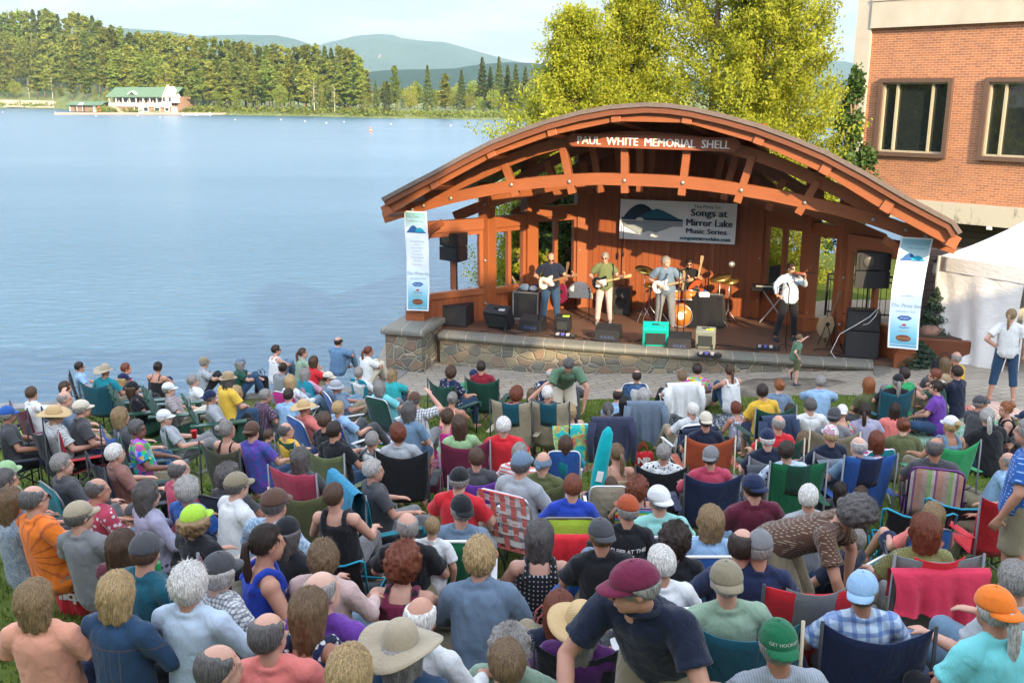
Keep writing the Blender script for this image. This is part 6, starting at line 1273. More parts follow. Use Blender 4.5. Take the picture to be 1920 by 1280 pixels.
# ================================================================ the audience: px, py of the head in the photograph, pose, turn to the right, clothes, hair, hat, chair, description
NO = '-'
ROWS = [
# lake side, upper left
(65,738,'M',40,'white','short','sh:bn',NO,'ql:maroon:b','white T-shirt beside the empty lime folded chair',{}),
(150,688,'C',65,'lblue','short','sh:db',NO,'q:black:b','pale blue T-shirt nearest the lake at far left',{'scale':.88}),
(190,697,'C',12,'teal','short','-','wide:beige','q:dteal:b','teal top and wide floppy beige sun hat',{}),
(236,692,'G',50,'red','short','sh:rd',NO,NO,'red T-shirt with bright red dyed hair by the lake',{'hc':'red'}),
(291,689,'K',8,'black','strap','bn:db',NO,NO,'black camisole with bare shoulders by the lake',{}),
(230,713,'L',60,'dnavy','short','ml:blond','cap:navy',NO,'navy cap behind the leftmost green slatted chair',{}),
(252,727,'L',70,'black','short','ml:bn','cap:black','A:dgreen','black T-shirt, black cap and sunglasses',{'glasses':1}),
(128,728,'G',65,'dpink/floral/white','short','lg:bn',NO,NO,'pink patterned top beside the sun-hatted person',{}),
(116,752,'C',55,'slate','short','fr:gy',NO,'q:navy:b','slate shirt behind the cream wide-brimmed hat',{}),
(152,768,'D',55,'dgray','short','sh:gy','cap:cream','q:red:s','charcoal T-shirt and cream cap reading a paper',{'fat':1.08}),
(98,776,'C',45,'white/check/dgray','short','sh:gy','straw:cream','q:black:b','white checked shirt and cream wide-brimmed hat',{'fat':1.1}),
(6,778,'C',60,'dgray','short','sh:gy','cap:blue','q:dnavy:b','charcoal shirt and blue cap at the left border',{}),
(234,783,'C',50,'dgray','short','bb:dblond',NO,'q:blue:b:','dark gray top in a bright blue camp chair',{}),
(257,806,'C',70,'turq/multi/teal/2','short','sh:dg',NO,'q:dgreen:s','bright turquoise tropical print shirt',{'skin':'e'}),
(226,848,'C',50,'salmon','short','sh:wh',NO,'r:dnavy:b:black','dusty salmon shirt in a padded dark chair',{}),
(314,783,'L',65,'lgray','short','sh:wh','cap:white','q:fgreen:s','white cap in the large green chair with red cup',{'fat':1.05}),
(316,731,'L',75,'lgray/plaid/salmon','short','sh:gy','cap:white','A:dgreen','gray plaid shirt and white cap in slatted chair',{}),
(366,714,'L',60,'white','short','sh:gy',NO,NO,'plain white shirt just above the third slatted chair',{}),
(386,680,'K',65,'lgray/floral/slate','short','sh:gy','cap:khaki',NO,'pale patterned shirt and khaki cap by the lake',{}),
(455,681,'K',75,'dgreen','short','ml:gy','cap:slate',NO,'dark green jacket and slate cap by the lake',{}),
(425,711,'D',40,'yellow','short','ml:dg','fedora:tan',NO,'yellow shirt and straw fedora with dark band',{'fat':1.08}),
(392,744,'L',70,'lgray','short','sh:dg','capb:navy','A:dgreen','light gray T-shirt and backward starry navy cap',{}),
(450,738,'G',60,'dgray','short','wv:blond',NO,NO,'charcoal T-shirt with wavy blond hair on the grass',{}),
(494,742,'G',45,'plum/dots/lav','short','sh:gy',NO,NO,'plum short-sleeved top on the grass',{'fat':1.08}),
(522,657,'K',50,'white','none','sh:db',NO,NO,'white sleeveless top and sunglasses on the lake wall',{'glasses':1}),
(571,663,'K',55,'sage','short','pt:bn',NO,NO,'pale sage shirt with long ponytail on the lake wall',{}),
(589,679,'K',45,'red','short','bb:bn',NO,NO,'red sleeves with dark brown bob near the lake wall',{}),
(527,690,'G',40,'dgray/stripe/lgray/.4','short','bn:db',NO,NO,'thin gray and white stripes beside a black backpack',{}),
(576,704,'L',35,'pink','short','ml:gy',NO,'lh:cyan:c','pink top in a small cyan chair',{}),
(545,717,'L',30,'white/floral/lblue','long','bb:blond',NO,'l:magenta:a','white patterned long sleeves in a magenta chair',{}),
(613,710,'L',75,'ldenim','long','sh:db','cap:cream',NO,'light denim shirt and cream cap leaning back',{}),
(543,742,'G',15,'lblue','short','sh:db',NO,NO,'sky blue T-shirt with cropped dark hair on grass',{'fat':1.05}),
(575,763,'L',50,'coral','short','-','straw:tan','l:blue:a','coral top and woven straw hat',{}),
(433,806,'C',25,'black','strap','bn:gy',NO,'q:dolive:b','black strappy top in a dark olive camp chair',{}),
(480,812,'C',20,'blue/tie/purple','short','sh:bn','capb:brown',NO,'purple and blue tie-dye shirt with trucker cap',{}),
(502,817,'G',35,'dgray','short','sh:bn',NO,NO,'dark T-shirt, a child beside the tie-dye shirt',{'scale':.75}),
(541,808,'L',45,'gold','short','bd:dg',NO,'q:dgreen:s','gold-collared shirt low in a dark green chair',{}),
(556,793,'G',30,'dgray','short','sh:bn',NO,NO,'dark top beside the gold-collared shirt, a child',{'scale':.72}),
(8,885,'C',50,'lgreen','short','ml:gy','cap:lgreen',NO,'bright green cap cut by the left border',{}),
(636,641,'K',28,'sblue','short','fr:db',NO,NO,'big blue T-shirt and sunglasses, bald, on the wall',{'glasses':1,'fat':1.15}),
(690,659,'K',45,'white','short','pt:rd',NO,NO,'white cap-sleeved blouse sitting on the lake wall',{'fat':1.1}),
(675,699,'L',35,'white','long','sh:gy',NO,'lh:teal:c','thick white sweater in a teal low chair',{'fat':1.08}),
(633,722,'L',65,'slate','short','sh:gy','bucket:lgray','l:blue:a','slate T-shirt and gray hat reclining in blue chair',{'fat':1.05}),
(740,705,'K',20,'turq','short','lg:dblond',NO,NO,'turquoise top with long blond hair near the wall',{}),
(719,727,'L',35,'aqua','short','bb:gy',NO,'l:dgreen:a','loose aqua shirt in a dark green low chair',{'fat':1.1}),
(637,763,'L',40,'lblue','short','sh:blond',NO,'l:royal:a','sky blue top in the blue chair with wooden arms',{}),
(788,750,'H',15,'white/plaid/navy','short','pt:dg','cap:brown',NO,'white and navy plaid shirt looking through binoculars',{}),
(768,774,'D',20,'ldenim','short','ml:dg',NO,NO,'faded blue T-shirt holding up a phone',{}),
(833,782,'G',5,'magenta','none','wv:bn',NO,NO,'magenta sleeveless top',{}),
(843,748,'K',15,'peach','strap','bn:gy',NO,NO,'bare-backed peach top behind the magenta one',{}),
(870,797,'C',-5,'lgreen','short','ml:bn',NO,'q:wine:s','pale lime T-shirt in a wine red chair',{}),
(757,812,'C',2,'lgray','short','wv:rd',NO,'q:black:b','light gray T-shirt in a plain black chair',{'scale':1.03}),
(698,827,'L',25,'white/tie/black','short','sh:gy',NO,NO,'black and white print blouse on the blue blanket',{}),
(629,813,'C',30,'black','short','sh:db',NO,'q:moss:s','black T-shirt in a two-tone olive camp chair',{}),
(621,789,'C',35,'black','short','sh:bn',NO,NO,'black T-shirt behind the olive camp chair',{}),
(843,697,'C',35,'navy/floral/lgray','short','wv:bn',NO,'q:dgreen:b','navy floral blouse near the stone wall',{}),
(887,704,'G',12,'green','short','fr:gy','capb:navy',NO,'bright green T-shirt and navy cap on the grass',{'fat':1.15}),
(909,690,'C',12,'dred','short','sh:db',NO,'q:dgreen:b','dark red polo shirt in a dark green chair',{}),
(1028,702,'K',10,'navy/floral/white/1.4','short','fr:lg',NO,NO,'navy and white Hawaiian shirt on the plaza edge',{'fat':1.15}),
(1068,712,'K',0,'dgray','short','sh:db',NO,NO,'dark clothes half hidden by the bending one',{}),
(967,738,'C',15,'wine','long','wv:rd',NO,'r:beige:b:dteal','dark wine top, left of two beige-and-blue chairs',{}),
(996,741,'G',0,'gray/camo/lgray','short','bb:lb',NO,NO,'gray camouflage top between the beige chairs',{}),
(1034,737,'H',10,'dgray','short','sh:wh',NO,'r:beige:b:dteal','gray T-shirt photographing, right beige-and-blue chair',{}),
(1073,771,'L',-5,'black','none','wv:blond',NO,'l:teal:w','black tank top on the chair with tie-dye towel',{}),
(1145,771,'L',0,'black','short','pt:dg',NO,'lh:dnavy:t','black top on the chair with navy jacket',{}),
(1157,742,'G',10,'lblue','short','bd:db',NO,NO,'light blue shirt beside long black hair',{}),
(1174,757,'G',-5,'black','short','lg:bk',NO,NO,'long straight black hair over a dark top',{}),
(1190,706,'L',0,'white','long','bd:db',NO,'lh:blue/camo/sblue:b','white sleeves in a blue camouflage lounge chair',{}),
(1207,744,'L',0,'turq/tie/dteal','short','bb:lg',NO,'lh:slate:w','turquoise print blouse, chair with slate jacket',{}),
(1273,707,'L',-10,'white','short','sh:lb',NO,'lh:brown:w','short brown hair above a hanging white jacket',{}),
(1304,694,'G',5,'orange/multi/pink','short','sh:db',NO,NO,'bright multicoloured floral shirt by the plaza',{'fat':1.08}),
(1371,695,'K',-15,'white','none','br:bn',NO,NO,'white tank top with long braid hugging the knees',{}),
(1383,766,'G',-25,'lav/floral/white','none','wv:rd',NO,NO,'lavender sleeveless print, a child beside hanging jackets',{'scale':.85}),
(1437,733,'D',-10,'gold','short','sh:db',NO,'q:dgreen:s','golden yellow T-shirt with a white triangle',{'scale':1.02}),
(1457,724,'G',5,'slate','short','bn:ginger',NO,NO,'slate T-shirt with ginger bun beside yellow T-shirt',{}),
(1297,772,'L',-15,'white/pin/slate','short','sh:wh',NO,'l:dnavy:w','pinstriped white shirt on a navy beach chair',{}),
(1327,789,'C',0,'dnavy','short','sh:dg','capb:cream','q:rust:t','navy T-shirt and cream cap in an orange chair',{}),
(1453,795,'C',-5,'red','short','fr:gy',NO,'q:dgreen:t','red shirt, bald, in a green chair',{}),
(1475,770,'G',10,'dgray','short','sh:db',NO,NO,'dark gray T-shirt right of the yellow T-shirt',{'fat':1.1}),
(1448,824,'C',0,'dnavy','short','sh:wh','cap:navy','q:gray:s','navy shirt and blue cap, chair under gray blanket',{}),
(1240,852,'L',5,'white/floral/black/.6','short','sh:gy',NO,'ql:black:b','black and white dotted blouse in small black chair',{'fat':1.08}),
(1332,853,'C',0,'rose','long','sh:dg','capb:gray','q:navy:b','raspberry long-sleeved shirt and gray cap',{'fat':1.05}),
(1485,845,'C',0,'pblue/floral/navy','short','sh:db',NO,'r:fgreen:s:dgreen','pale blue print blouse in a large green chair',{'fat':1.1}),
(1201,914,'L',5,'maroon','strap','cu:rd',NO,'l:rust/sarape:s','dark red curls in a rainbow striped beach chair',{}),
(1155,851,'G',-2,'tan/stripe/khaki','strap','pt:lb',NO,NO,'strapless tan striped top with brown ponytail',{'scale':1.05}),
(947,798,'C',3,'red','short','sh:wh',NO,NO,'plain bright red T-shirt, broad shoulders',{'fat':1.12}),
(966,852,'C',20,'white/stripe/coral','short','sh:gy',NO,NO,'pink and white stripes behind gray sweater',{}),
(979,868,'D',30,'lgray','long','sh:dg','cap:slate','w:coral:a:white','light gray sweater in a red and white webbed chair',{'scale':1.06,'fat':1.08}),
(1010,866,'C',10,'olive','short','-','scarf:slate','q:olive:s','patterned slate head scarf in an olive chair',{}),
(1057,834,'L',0,'teal','short','bb:bn',NO,'lh:blue:w','brown hair in front of the tie-dye towel',{'scale':.95}),
(1065,918,'C',0,'royal','short','sh:rd',NO,'lh:lime:s','royal blue top in a bright lime green chair',{}),
(1140,910,'L',0,'olive','short','sh:bn',NO,'lh:cream/stripe/khaki/.5:w','short brown hair, a child behind the teal umbrella',{'scale':.85}),
(1167,962,'C',0,'black','short','sh:gy','cap:rust',NO,'black concert T-shirt and orange cap',{}),
(1144,1004,'C',5,'black','short','sh:lb','capb:dgray',NO,'black T-shirt and dark cap worn backwards',{'fat':1.05}),
(896,858,'C',0,'dgray','short','sh:bn',NO,'q:purple:s','brown hair above a purple camp chair',{}),
(853,903,'C',15,'red','short','sh:gy','cap:black',NO,'red T-shirt and black cap beside purple chair',{'fat':1.12}),
(853,952,'C',0,'slate','short','sh:gy','capb:black','lh:fgreen:w','slate T-shirt and black cap in green beach chair',{'scale':1.03}),
(703,881,'C',60,'dgray','short','sh:lg',NO,'q:teal:s','glasses above a large teal chair, face in profile',{'glasses':0,'yaw':20}),
(638,926,'C',10,'black','none','sh:bn',NO,'h:black:c','black sleeveless top, first cyan-framed black chair',{}),
(760,988,'C',5,'black','short','fr:gy',NO,NO,'black T-shirt, shaved head, beside white T-shirt child',{}),
(577,861,'C',25,'dgray','short','ml:dg',NO,'r:rose:s:rose','gray hair above an empty-looking padded red chair',{}),
(359,914,'C',30,'blue','short','wv:lg',NO,NO,'bright blue T-shirt with white printed back',{'fat':1.08}),
(327,885,'C',45,'rose','short','bd:dg',NO,'h:black:b','rose red shirt, balding, in a black mesh chair',{}),
(434,889,'C',25,'dgray','short','cu:dg',NO,'lh:dnavy:b','frizzy gray-brown hair behind the white shirt',{}),
(443,913,'D',45,'white','long','sh:dg','cap:khaki','h:black:c','white shirt and khaki cap, second cyan-rimmed chair',{'fat':1.12}),
(505,950,'D',25,'sblue/tie/pblue/.5','short','fr:dg','cap:brown',NO,'blue wave-patterned shirt and brown cap',{'fat':1.18,'scale':1.04}),
(524,996,'C',25,'black','short','ml:dg','capb:black',NO,'black top and black cap below the wave shirt',{}),
(380,971,'C',35,'black','long','cu:dblond','cap:lime',NO,'black hooded top and bright lime cap',{'fat':1.05}),
(268,925,'C',45,'lav','long','ml:dg',NO,NO,'lavender gray jacket with dark gray-streaked hair',{}),
(265,968,'K',50,'olive','strap','sh:dblond','cap:dgray',NO,'olive tank top and charcoal cap, arms raised',{}),
(228,1018,'C',25,'maroon','long','lg:bn',NO,NO,'maroon long-sleeved top with long brown hair',{'scale':1.03}),
(163,972,'C',20,'gray','short','sh:dg','cap:beige',NO,'gray T-shirt and beige cap above the red bag',{'fat':1.1}),
(172,920,'C',40,'rose/floral/white','short','bd:dg',NO,NO,'raspberry Hawaiian shirt with white flowers',{}),
(76,941,'C',35,'orange/burst/rust','short','bd:dg',NO,NO,'bright orange tie-dye T-shirt, arm stretched out',{'fat':1.12,'scale':1.06,'glasses':1}),
(16,946,'C',30,'slate/tie/lgray/.5','short','ml:lb',NO,NO,'blue speckled top left of the orange tie-dye',{}),
(130,871,'C',45,'dgray','long','sh:gy',NO,'lh:teal:s','dark gray jacket in a blue and teal chair',{}),
(13,906,'C',40,'slate','short','sh:dg',NO,NO,'slate top with gray hair at the left border',{}),
(255,1040,'C',30,'dteal','long','fr:bn','cap:dgray',NO,'dark teal long sleeves and charcoal cap',{'scale':1.05,'fat':1.08}),
(72,1118,'C',0,'peach','short','bb:dblond',NO,NO,'peach T-shirt with blond bob at bottom left',{'skin':'d'}),
(193,1122,'C',15,'denim/seams/lbrown','long','bb:blond',NO,NO,'dark denim jacket with sunglasses in blond hair',{}),
(348,1104,'C',12,'pblue','long','wv:wh',NO,NO,'very pale blue polo shirt at bottom left',{'fat':1.08,'scale':1.02}),
(394,1069,'C',40,'white/plaid/navy/.7','short','wv:lg','cap:dgray',NO,'white checked shirt and charcoal cap, hand raised',{}),
(400,1262,'C',35,'dgray','short','bd:dg',NO,NO,'dark graying hair only, cut by the bottom border',{}),
(500,1020,'D',62,'royal','none','pt:db',NO,'q:wine:s','royal blue tank top with white sunglasses on head',{'scale':1.05}),
(598,1040,'C',10,'dpink','long','wv:lb',NO,NO,'dusty pink peasant blouse',{'fat':1.05}),
(619,1112,'C',20,'purple','short','fr:gy',NO,'l:moss:b','purple polo shirt with gray ponytail',{'scale':1.04,'fat':1.08}),
(537,1180,'C',5,'coral','short','bd:dg',NO,NO,'coral red T-shirt at the bottom',{'fat':1.05}),
(573,1152,'C',25,'navy/floral/white/.8','none','ml:lb',NO,'l:moss:b','navy and white print top behind the coral T-shirt',{}),
(655,1262,'C',20,'denim','short','bb:blond',NO,NO,'blond hair only, cut by the bottom border',{}),
(763,1222,'C',15,'denim','long','ml:gy','wide:beige',NO,'denim shirt and big beige brimmed hat',{'fat':1.1}),
(766,1166,'C',20,'white','long','fr:wh',NO,NO,'white shirt, bald, behind the big beige hat',{}),
(748,1061,'K',5,'wine/floral/black/1.6','none','cu:rd',NO,NO,'dark red sleeveless top with black flowers',{'scale':1.12}),
(902,1051,'G',2,'slate','long','wv:blond',NO,NO,'blue-gray jacket with short strawberry blond hair',{'scale':1.2}),
(1006,1008,'G',-2,'black/dots/lgray','none','ml:dg',NO,NO,'black sleeveless top with small white dots',{'scale':1.15}),
(948,1208,'L',10,'sage','short','cu:gy',NO,NO,'frizzy gray hair at the bottom behind auburn hair',{}),
(922,1250,'C',5,'gray','short','sh:lb',NO,NO,'short auburn hair only at the bottom centre',{}),
(1046,1150,'L',-5,'dnavy','short','ml:rd',NO,NO,'navy T-shirt with dark hair by the red bags',{}),
(1082,1168,'L',10,'dpurple','short','ml:gy','straw:tan','q:black:b','dark purple top and large woven straw hat',{'scale':1.05}),
(1110,1050,'L',0,'blue','short','sh:lg','capb:slate','lh:teal:s','blue T-shirt and faded blue cap in teal chair',{}),
(1258,1014,'C',0,'black','short','cu:db',NO,NO,'black top with big dark frizzy hair',{}),
(1247,1061,'C',-5,'white','short','sh:wh',NO,'lh:blue:w','white hair above a blue chair with paper label',{}),
(1248,936,'D',0,'mint','short','fr:gy','capb:white','lh:sblue:w','mint green shirt and white cap',{'fat':1.08}),
(1326,980,'C',0,'lblue','short','bb:dblond',NO,'lh:blue:w','straight blond hair over the back of blue chair',{}),
(800,993,'S',5,'white','short','sh:dblond',NO,NO,'white T-shirt, a standing child seen from behind',{'scale':.68}),
(1372,1016,'C',-5,'navy','long','bd:db',NO,NO,'navy jacket with a bald spot',{'scale':1.05,'fat':1.08}),
(1424,1036,'C',5,'navy','short','sh:gy','cap:gray',NO,'navy shirt and gray cap beside bald spot',{}),
(1383,1090,'C',0,'sage','long','fr:lg','capb:khaki','q:dteal:t:','sage green shirt and khaki cap worn backwards',{'fat':1.12,'scale':1.03}),
(1485,1212,'C',0,'lgray/pin/slate','short','sh:gy','capb:fgreen',NO,'striped gray shirt and dark green cap at bottom',{'fat':1.05}),
(1632,1098,'C',5,'pblue/plaid/blue/2','short','sh:lb','capb:lblue','q:navy:b','blue plaid shirt and pale blue cap',{'fat':1.05}),
(1886,1150,'D',-15,'aqua','short','pt:lg','capb:orange','ql:navy:s','aqua shirt, orange cap and gray ponytail',{'fat':1.1}),
(1902,1082,'C',-30,'lgray','short','sh:gy',NO,NO,'pale gray T-shirt leaning in at right border',{'fat':1.1}),
(1732,1002,'C',0,'moss/dots/gold/.35','short','bb:rd',NO,'r:gray:s:red','gold lace top with auburn bob',{'fat':1.08}),
(1742,966,'L',-5,'coral','short','bb:dblond',NO,'lh:blue:s','short blond hair above a blue chair',{}),
(1895,868,'B',-60,'lblue','long','fr:gy',NO,NO,'pale blue shirt reclining at the right border',{}),
(1430,917,'C',0,'maroon','short','sh:db','capb:navy','l:blue/sarape:a','maroon T-shirt and navy cap worn backwards',{'fat':1.12,'scale':1.03}),
(1760,838,'C',20,'dgray','short','bd:dg',NO,'lh:peach/vstripe:p','charcoal polo in a pastel striped chair',{'fat':1.15,'scale':1.03}),
(1614,833,'C',-5,'ldenim','short','fr:lg',NO,'r:blue:s:navy','faded blue T-shirt in a big blue padded chair',{'fat':1.05}),
(1557,814,'C',-10,'dnavy','short','sh:blond','cap:pink/camo/white','q:gray:s','navy shirt and pink camouflage cap holding food',{}),
(1649,824,'L',-15,'magenta/stripe/white','short','bb:rd',NO,'lh:teal:w','magenta and white striped T-shirt',{}),
(1694,800,'G',5,'olive','short','bn:rd',NO,NO,'olive top with pink trim and auburn bun',{'fat':1.1}),
(1778,800,'C',-15,'ldenim','none','bn:blond','cap:white','q:green:s','faded blue tank top and white cap',{'fat':1.05}),
(1857,782,'G',-8,'black','short','pt:lg',NO,NO,'black T-shirt with white ponytail on the grass',{'fat':1.15,'scale':1.08}),
(1886,768,'G',-70,'black','none','bn:ginger',NO,NO,'black tank top and glasses, turned to the left',{'yaw':-25}),
(1845,758,'G',70,'dgray','short','fr:gy','cap:dgray',NO,'charcoal T-shirt and charcoal cap facing the glasses',{}),
(1914,786,'G',-40,'dgray','short','sh:db','cap:navy',NO,'dark shirt and navy cap at the right border',{}),
(1752,728,'G',-55,'purple','short','bn:db',NO,NO,'violet T-shirt reaching down to the picnic',{'pitch':1,'fat':1.1}),
(1787,698,'K',-35,'dnavy','short','sh:db',NO,NO,'dark navy vest at the edge of the plaza',{'fat':1.08}),
(1757,703,'K',-60,'dgreen','short','sh:rd',NO,NO,'dark green top with short red hair hugging knees',{}),
(1773,684,'K',-50,'tan','short','lg:lb',NO,NO,'long light brown hair before the yellow shirt',{}),
(1788,672,'K',-35,'gold','short','fr:gy',NO,NO,'mustard yellow shirt closest to the tent',{}),
(1688,702,'K',-20,'green','short','sh:db',NO,NO,'emerald green T-shirt leaning on one arm',{}),
(1677,714,'L',-10,'black','short','pt:gy','cap:black','ql:dteal:b','black printed T-shirt and black cap with ponytail',{'fat':1.08}),
(1633,722,'G',-5,'olive','short','bb:ginger',NO,NO,'olive T-shirt with ginger bob',{}),
(1538,716,'K',10,'lblue','short','sh:gy',NO,NO,'sky blue T-shirt beside the large flat rock',{'fat':1.12}),
(1527,764,'L',0,'white','short','sh:dg',NO,NO,'white T-shirt with gray hair behind pink cap',{'fat':1.05}),
(1563,780,'C',10,'gray','short','sh:dg','capb:dgray','q:khaki:t','gray T-shirt and charcoal cap, tan camp chair',{}),
(1580,774,'G',0,'coral/multi/red','none','-','capb:white',NO,'bright print top and pure white cap',{}),
(1622,770,'G',0,'lav','short','pt:db',NO,NO,'pale lavender T-shirt with long dark ponytail',{'fat':1.08}),
(1672,768,'G',10,'coral','short','lg:db',NO,NO,'coral pink top with long dark hair, a child',{'scale':.92}),
(1582,922,'L',20,'dgray','short','lg:db',NO,NO,'long dark hair by the blue chair, left child',{'scale':.8}),
(1612,926,'L',10,'dbrown','short','bb:bn',NO,NO,'brown hair by the blue chair, right child',{'scale':.78}),
(1525,938,'C',0,'lgray','short','sh:wh',NO,NO,'white hair partly hidden by the bending brown shirt',{}),
(1505,828,'G',-20,'dnavy','short','ml:lb',NO,NO,'navy top holding a paper dish of food',{}),
(1592,1008,'L',-40,'dnavy','short','sh:gy',NO,'l:turq/floral/lime/3:a','dark top on the tropical green and turquoise towel',{}),
(1905,900,'C',-50,'khaki','short','sh:gy',NO,NO,'khaki shirt crouching by the blue-shirted standing one',{'scale':.9}),
(1068,830,'C',0,'gray','short','sh:gy',NO,NO,'hx',{'skip':1}),
]
PANTS = ['denim', 'dgray', 'khaki', 'navy', 'denim', 'black', 'gray', 'cream', 'ldenim', 'khaki']
SKINS = 'aaabacbada'
CHADJ = dict(q='camp chair', ql='low camp chair', r='padded camp chair', l='low beach chair', lh='folding lawn chair', w='webbed lawn chair', wl='beach chair', h='sling camp chair', A='slatted wooden chair')
CCOL = dict(dteal='dark teal', dnavy='dark navy', fgreen='green', dgreen='dark green', dolive='dark olive', sblue='blue', wine='wine red', moss='olive', rust='orange', slate='slate', cyan='cyan', rose='red', ldenim='blue', royal='blue', turq='turquoise', peach='striped', coral='red', cream='cream')
seen = set(); rsP = random.Random(5); REG = {}
for row in ROWS:
    px, py, pose, turn, shirt, sleeve, hair, hat, ch, desc, ex = row
    if ex.get('skip'): continue
    assert desc not in seen, desc; seen.add(desc)
    sc = ex.get('scale', 1.0) * (1 + rsP.uniform(-.015, .015)); yaw = ex.get('yaw', rsP.choice([0, 0, -22, 22])); mir = rsP.random() < .5; p = pose_of(pose, yaw, mir); h = p['head']; a = -R(turn)
    x, y, z = on_ground(px, py, h.z * sc)
    for _ in range(3):
        r = ray(px, py); bx = x - (h.x * math.cos(a) - h.y * math.sin(a)) * sc; by = y - (h.x * math.sin(a) + h.y * math.cos(a)) * sc; zb = tz(bx, by); q = at_z(px, py, zb + h.z * sc); x, y = q.x, q.y
    bx = x - (h.x * math.cos(a) - h.y * math.sin(a)) * sc; by = y - (h.x * math.sin(a) + h.y * math.cos(a)) * sc; zb = tz(bx, by)
    # keep feet of the lake-side sitters on land: the wall top and bank are at ground height
    pt = ex.get('pt', rsP.choice(PANTS)); pk = 'short' if rsP.random() < .3 else 'long'; skn = ex.get('skin', rsP.choice(SKINS))
    e, p = person((bx, by, zb), turn, pose, shirt, sleeve, hair, hat, pt, pk, desc, yaw, sc, skn, mir, ex.get('glasses'), (ex.get('fat', 1.0) - 1) * .7 + .96, 'audience on the lawn')
    e.rotation_euler = (R(rsP.uniform(-3, 3)), R(rsP.uniform(-4, 4)), e.rotation_euler.z); REG[desc] = e
    if ch != NO:
        k, f1 = ch.split(':')[0], ch.split(':')[1]; c1 = f1.split('/')[0]; cn = CCOL.get(c1, c1)
        adj = f"{cn} {CHADJ[k]}"; low = k in ('ql', 'l', 'wl', 'h'); lab = f"{adj} under the {desc}"
        w_ = lab.split(); lab = ' '.join(w_[:16]); need = .42 if pose in 'CDH' else .2; has = .2 if low else .42
        if k == 'A': need = has = .28
        cs = sc * (need / has if abs(need - has) > .05 and k in ('q', 'r', 'lh', 'w') else 1.0); cs = max(cs, .78)
        chair(ch, (bx, by, zb - (.02 if need >= has else 0)), turn, lab, cs if k != 'A' else 1.0)
# ================================================================ standing and bending people, drapes, bags
def at_ground(px, py): x, y, z = on_ground(px, py, 0); return (x, y, z)
def place(pose, key, px, py, turn, scale=1.0, **k):      # by head pixel
    p = dict(pose); h = p['head']; a = -R(turn); x, y, z = on_ground(px, py, h.z * scale)
    for _ in range(4):
        bx = x - (h.x * math.cos(a) - h.y * math.sin(a)) * scale; by = y - (h.x * math.sin(a) + h.y * math.cos(a)) * scale; zb = tz(bx, by); q = at_z(px, py, zb + h.z * scale); x, y = q.x, q.y
    return person((bx, by, zb), turn, pose, key=key, scale=scale, **k)
BEND_HERO = mk((0, -.14, .93), (0, .14, 1.34), el=((-.30, .20, 1.06), (.30, .22, 1.04)), wr=((-.20, .42, .88), (.18, .46, .86)), kn=M2(.10, .04, .50), an=M2(.12, -.06, .09), pitch=-10, yaw=50)
e_, p_ = place(BEND_HERO, 'hero', 1190, 1098, -150, 1.0, shirt='dnavy', sleeve='short', hair='sh:gy', hat='cap:wine', pants='khaki', pk='long', full='standing person in navy polo shirt and dark red cap bending over', glasses=1, fat=1.1, hires=True, skin='b')
MB().tube([(math.cos(t) * .085, math.sin(t) * .078, .012 * math.sin(t)) for t in np.linspace(0, 6.28, 14)], .014, 8).build('collar', cloth(), e_, True, loc=p_['neck'] + V3((0, .0, .012)), rot=(R(-20), 0, 0), color=PAL['dnavy'])
BEND_G = mk((0, -.22, .90), (0, .17, 1.20), el=((-.29, .24, .93), (.29, .24, .93)), wr=((-.24, .28, .66), (.24, .28, .66)), kn=M2(.12, -.02, .48), an=M2(.15, -.12, .09), pitch=-48, yaw=12)
place(BEND_G, 'bendg', 1066, 684, 172, 1.04, shirt='polo', sleeve='short', hair='sh:dg', pants='cream', pk='short', full='person in green T-shirt and white shorts bending down before the stage', shoes='dnavy', fat=1.05, skin='b')
BEND_B = mk((0, -.30, .90), (0, .13, 1.16), el=((-.25, .16, .86), (.25, .18, .86)), wr=((-.2, .16, .58), (.2, .26, .58)), kn=M2(.10, -.10, .48), an=M2(.12, -.22, .09), pitch=-50, yaw=8)
place(BEND_B, 'bendb', 1600, 962, 122, .98, shirt='brown/dots/beige/.6', sleeve='short', hair='cu:dg', pants='khaki', pk='long', full='person in speckled brown short-sleeved shirt bending far over to the right', fat=1.12, skin='b')
x, y, z = at_ground(1890, 1135); person((x, y, z), -50, 'S', 'blue/dots/lblue', 'short', 'sh:gy', pants='khaki', pk='short', full='standing person in blue shirt and khaki shorts at the right border', scale=1.05, fat=1.15, shoes='lgray', skin='b')
x, y, z = at_ground(1876, 752); person((x, y, z), 22, 'P', 'white', 'short', 'pt:dblond', pants='denim', pk='capri', full='standing person in white T-shirt and cropped jeans, hand on hip', scale=.97, yaw=20, glasses=1)
MB().tube([(math.cos(t) * .168, math.sin(t) * .125, 0) for t in np.linspace(0, 6.2, 18)], .018, 6, closed=True).build('belt', cloth(), D.objects[[o.name for o in D.objects if o.get('label', '').startswith('standing person in white T')][0]], True, loc=(0, 0, 1.03), color=PAL['lgray'])
RUN = mk((0, 0, .92), (0, .06, 1.41), el=((-.28, .22, 1.28), (.26, -.16, 1.15)), wr=((-.30, .44, 1.42), (.22, -.02, .98)), kn=((-.09, .22, .62), (.09, .04, .50)), an=((-.09, -.10, .42), (.10, .02, .09)), toe=((0, .2, -1), (0, 1, 0)), side=(1, 0, 0))
rock = at_z(1487, 722, .62)
person((rock.x, rock.y, .60 + .02), 78, RUN, 'polo', 'short', 'sh:lb', pants='olive', pk='short', full='child in green T-shirt and shorts running in front of the stage', key='run', scale=.62, shoes='dgray', skin='c', fat=1.05)
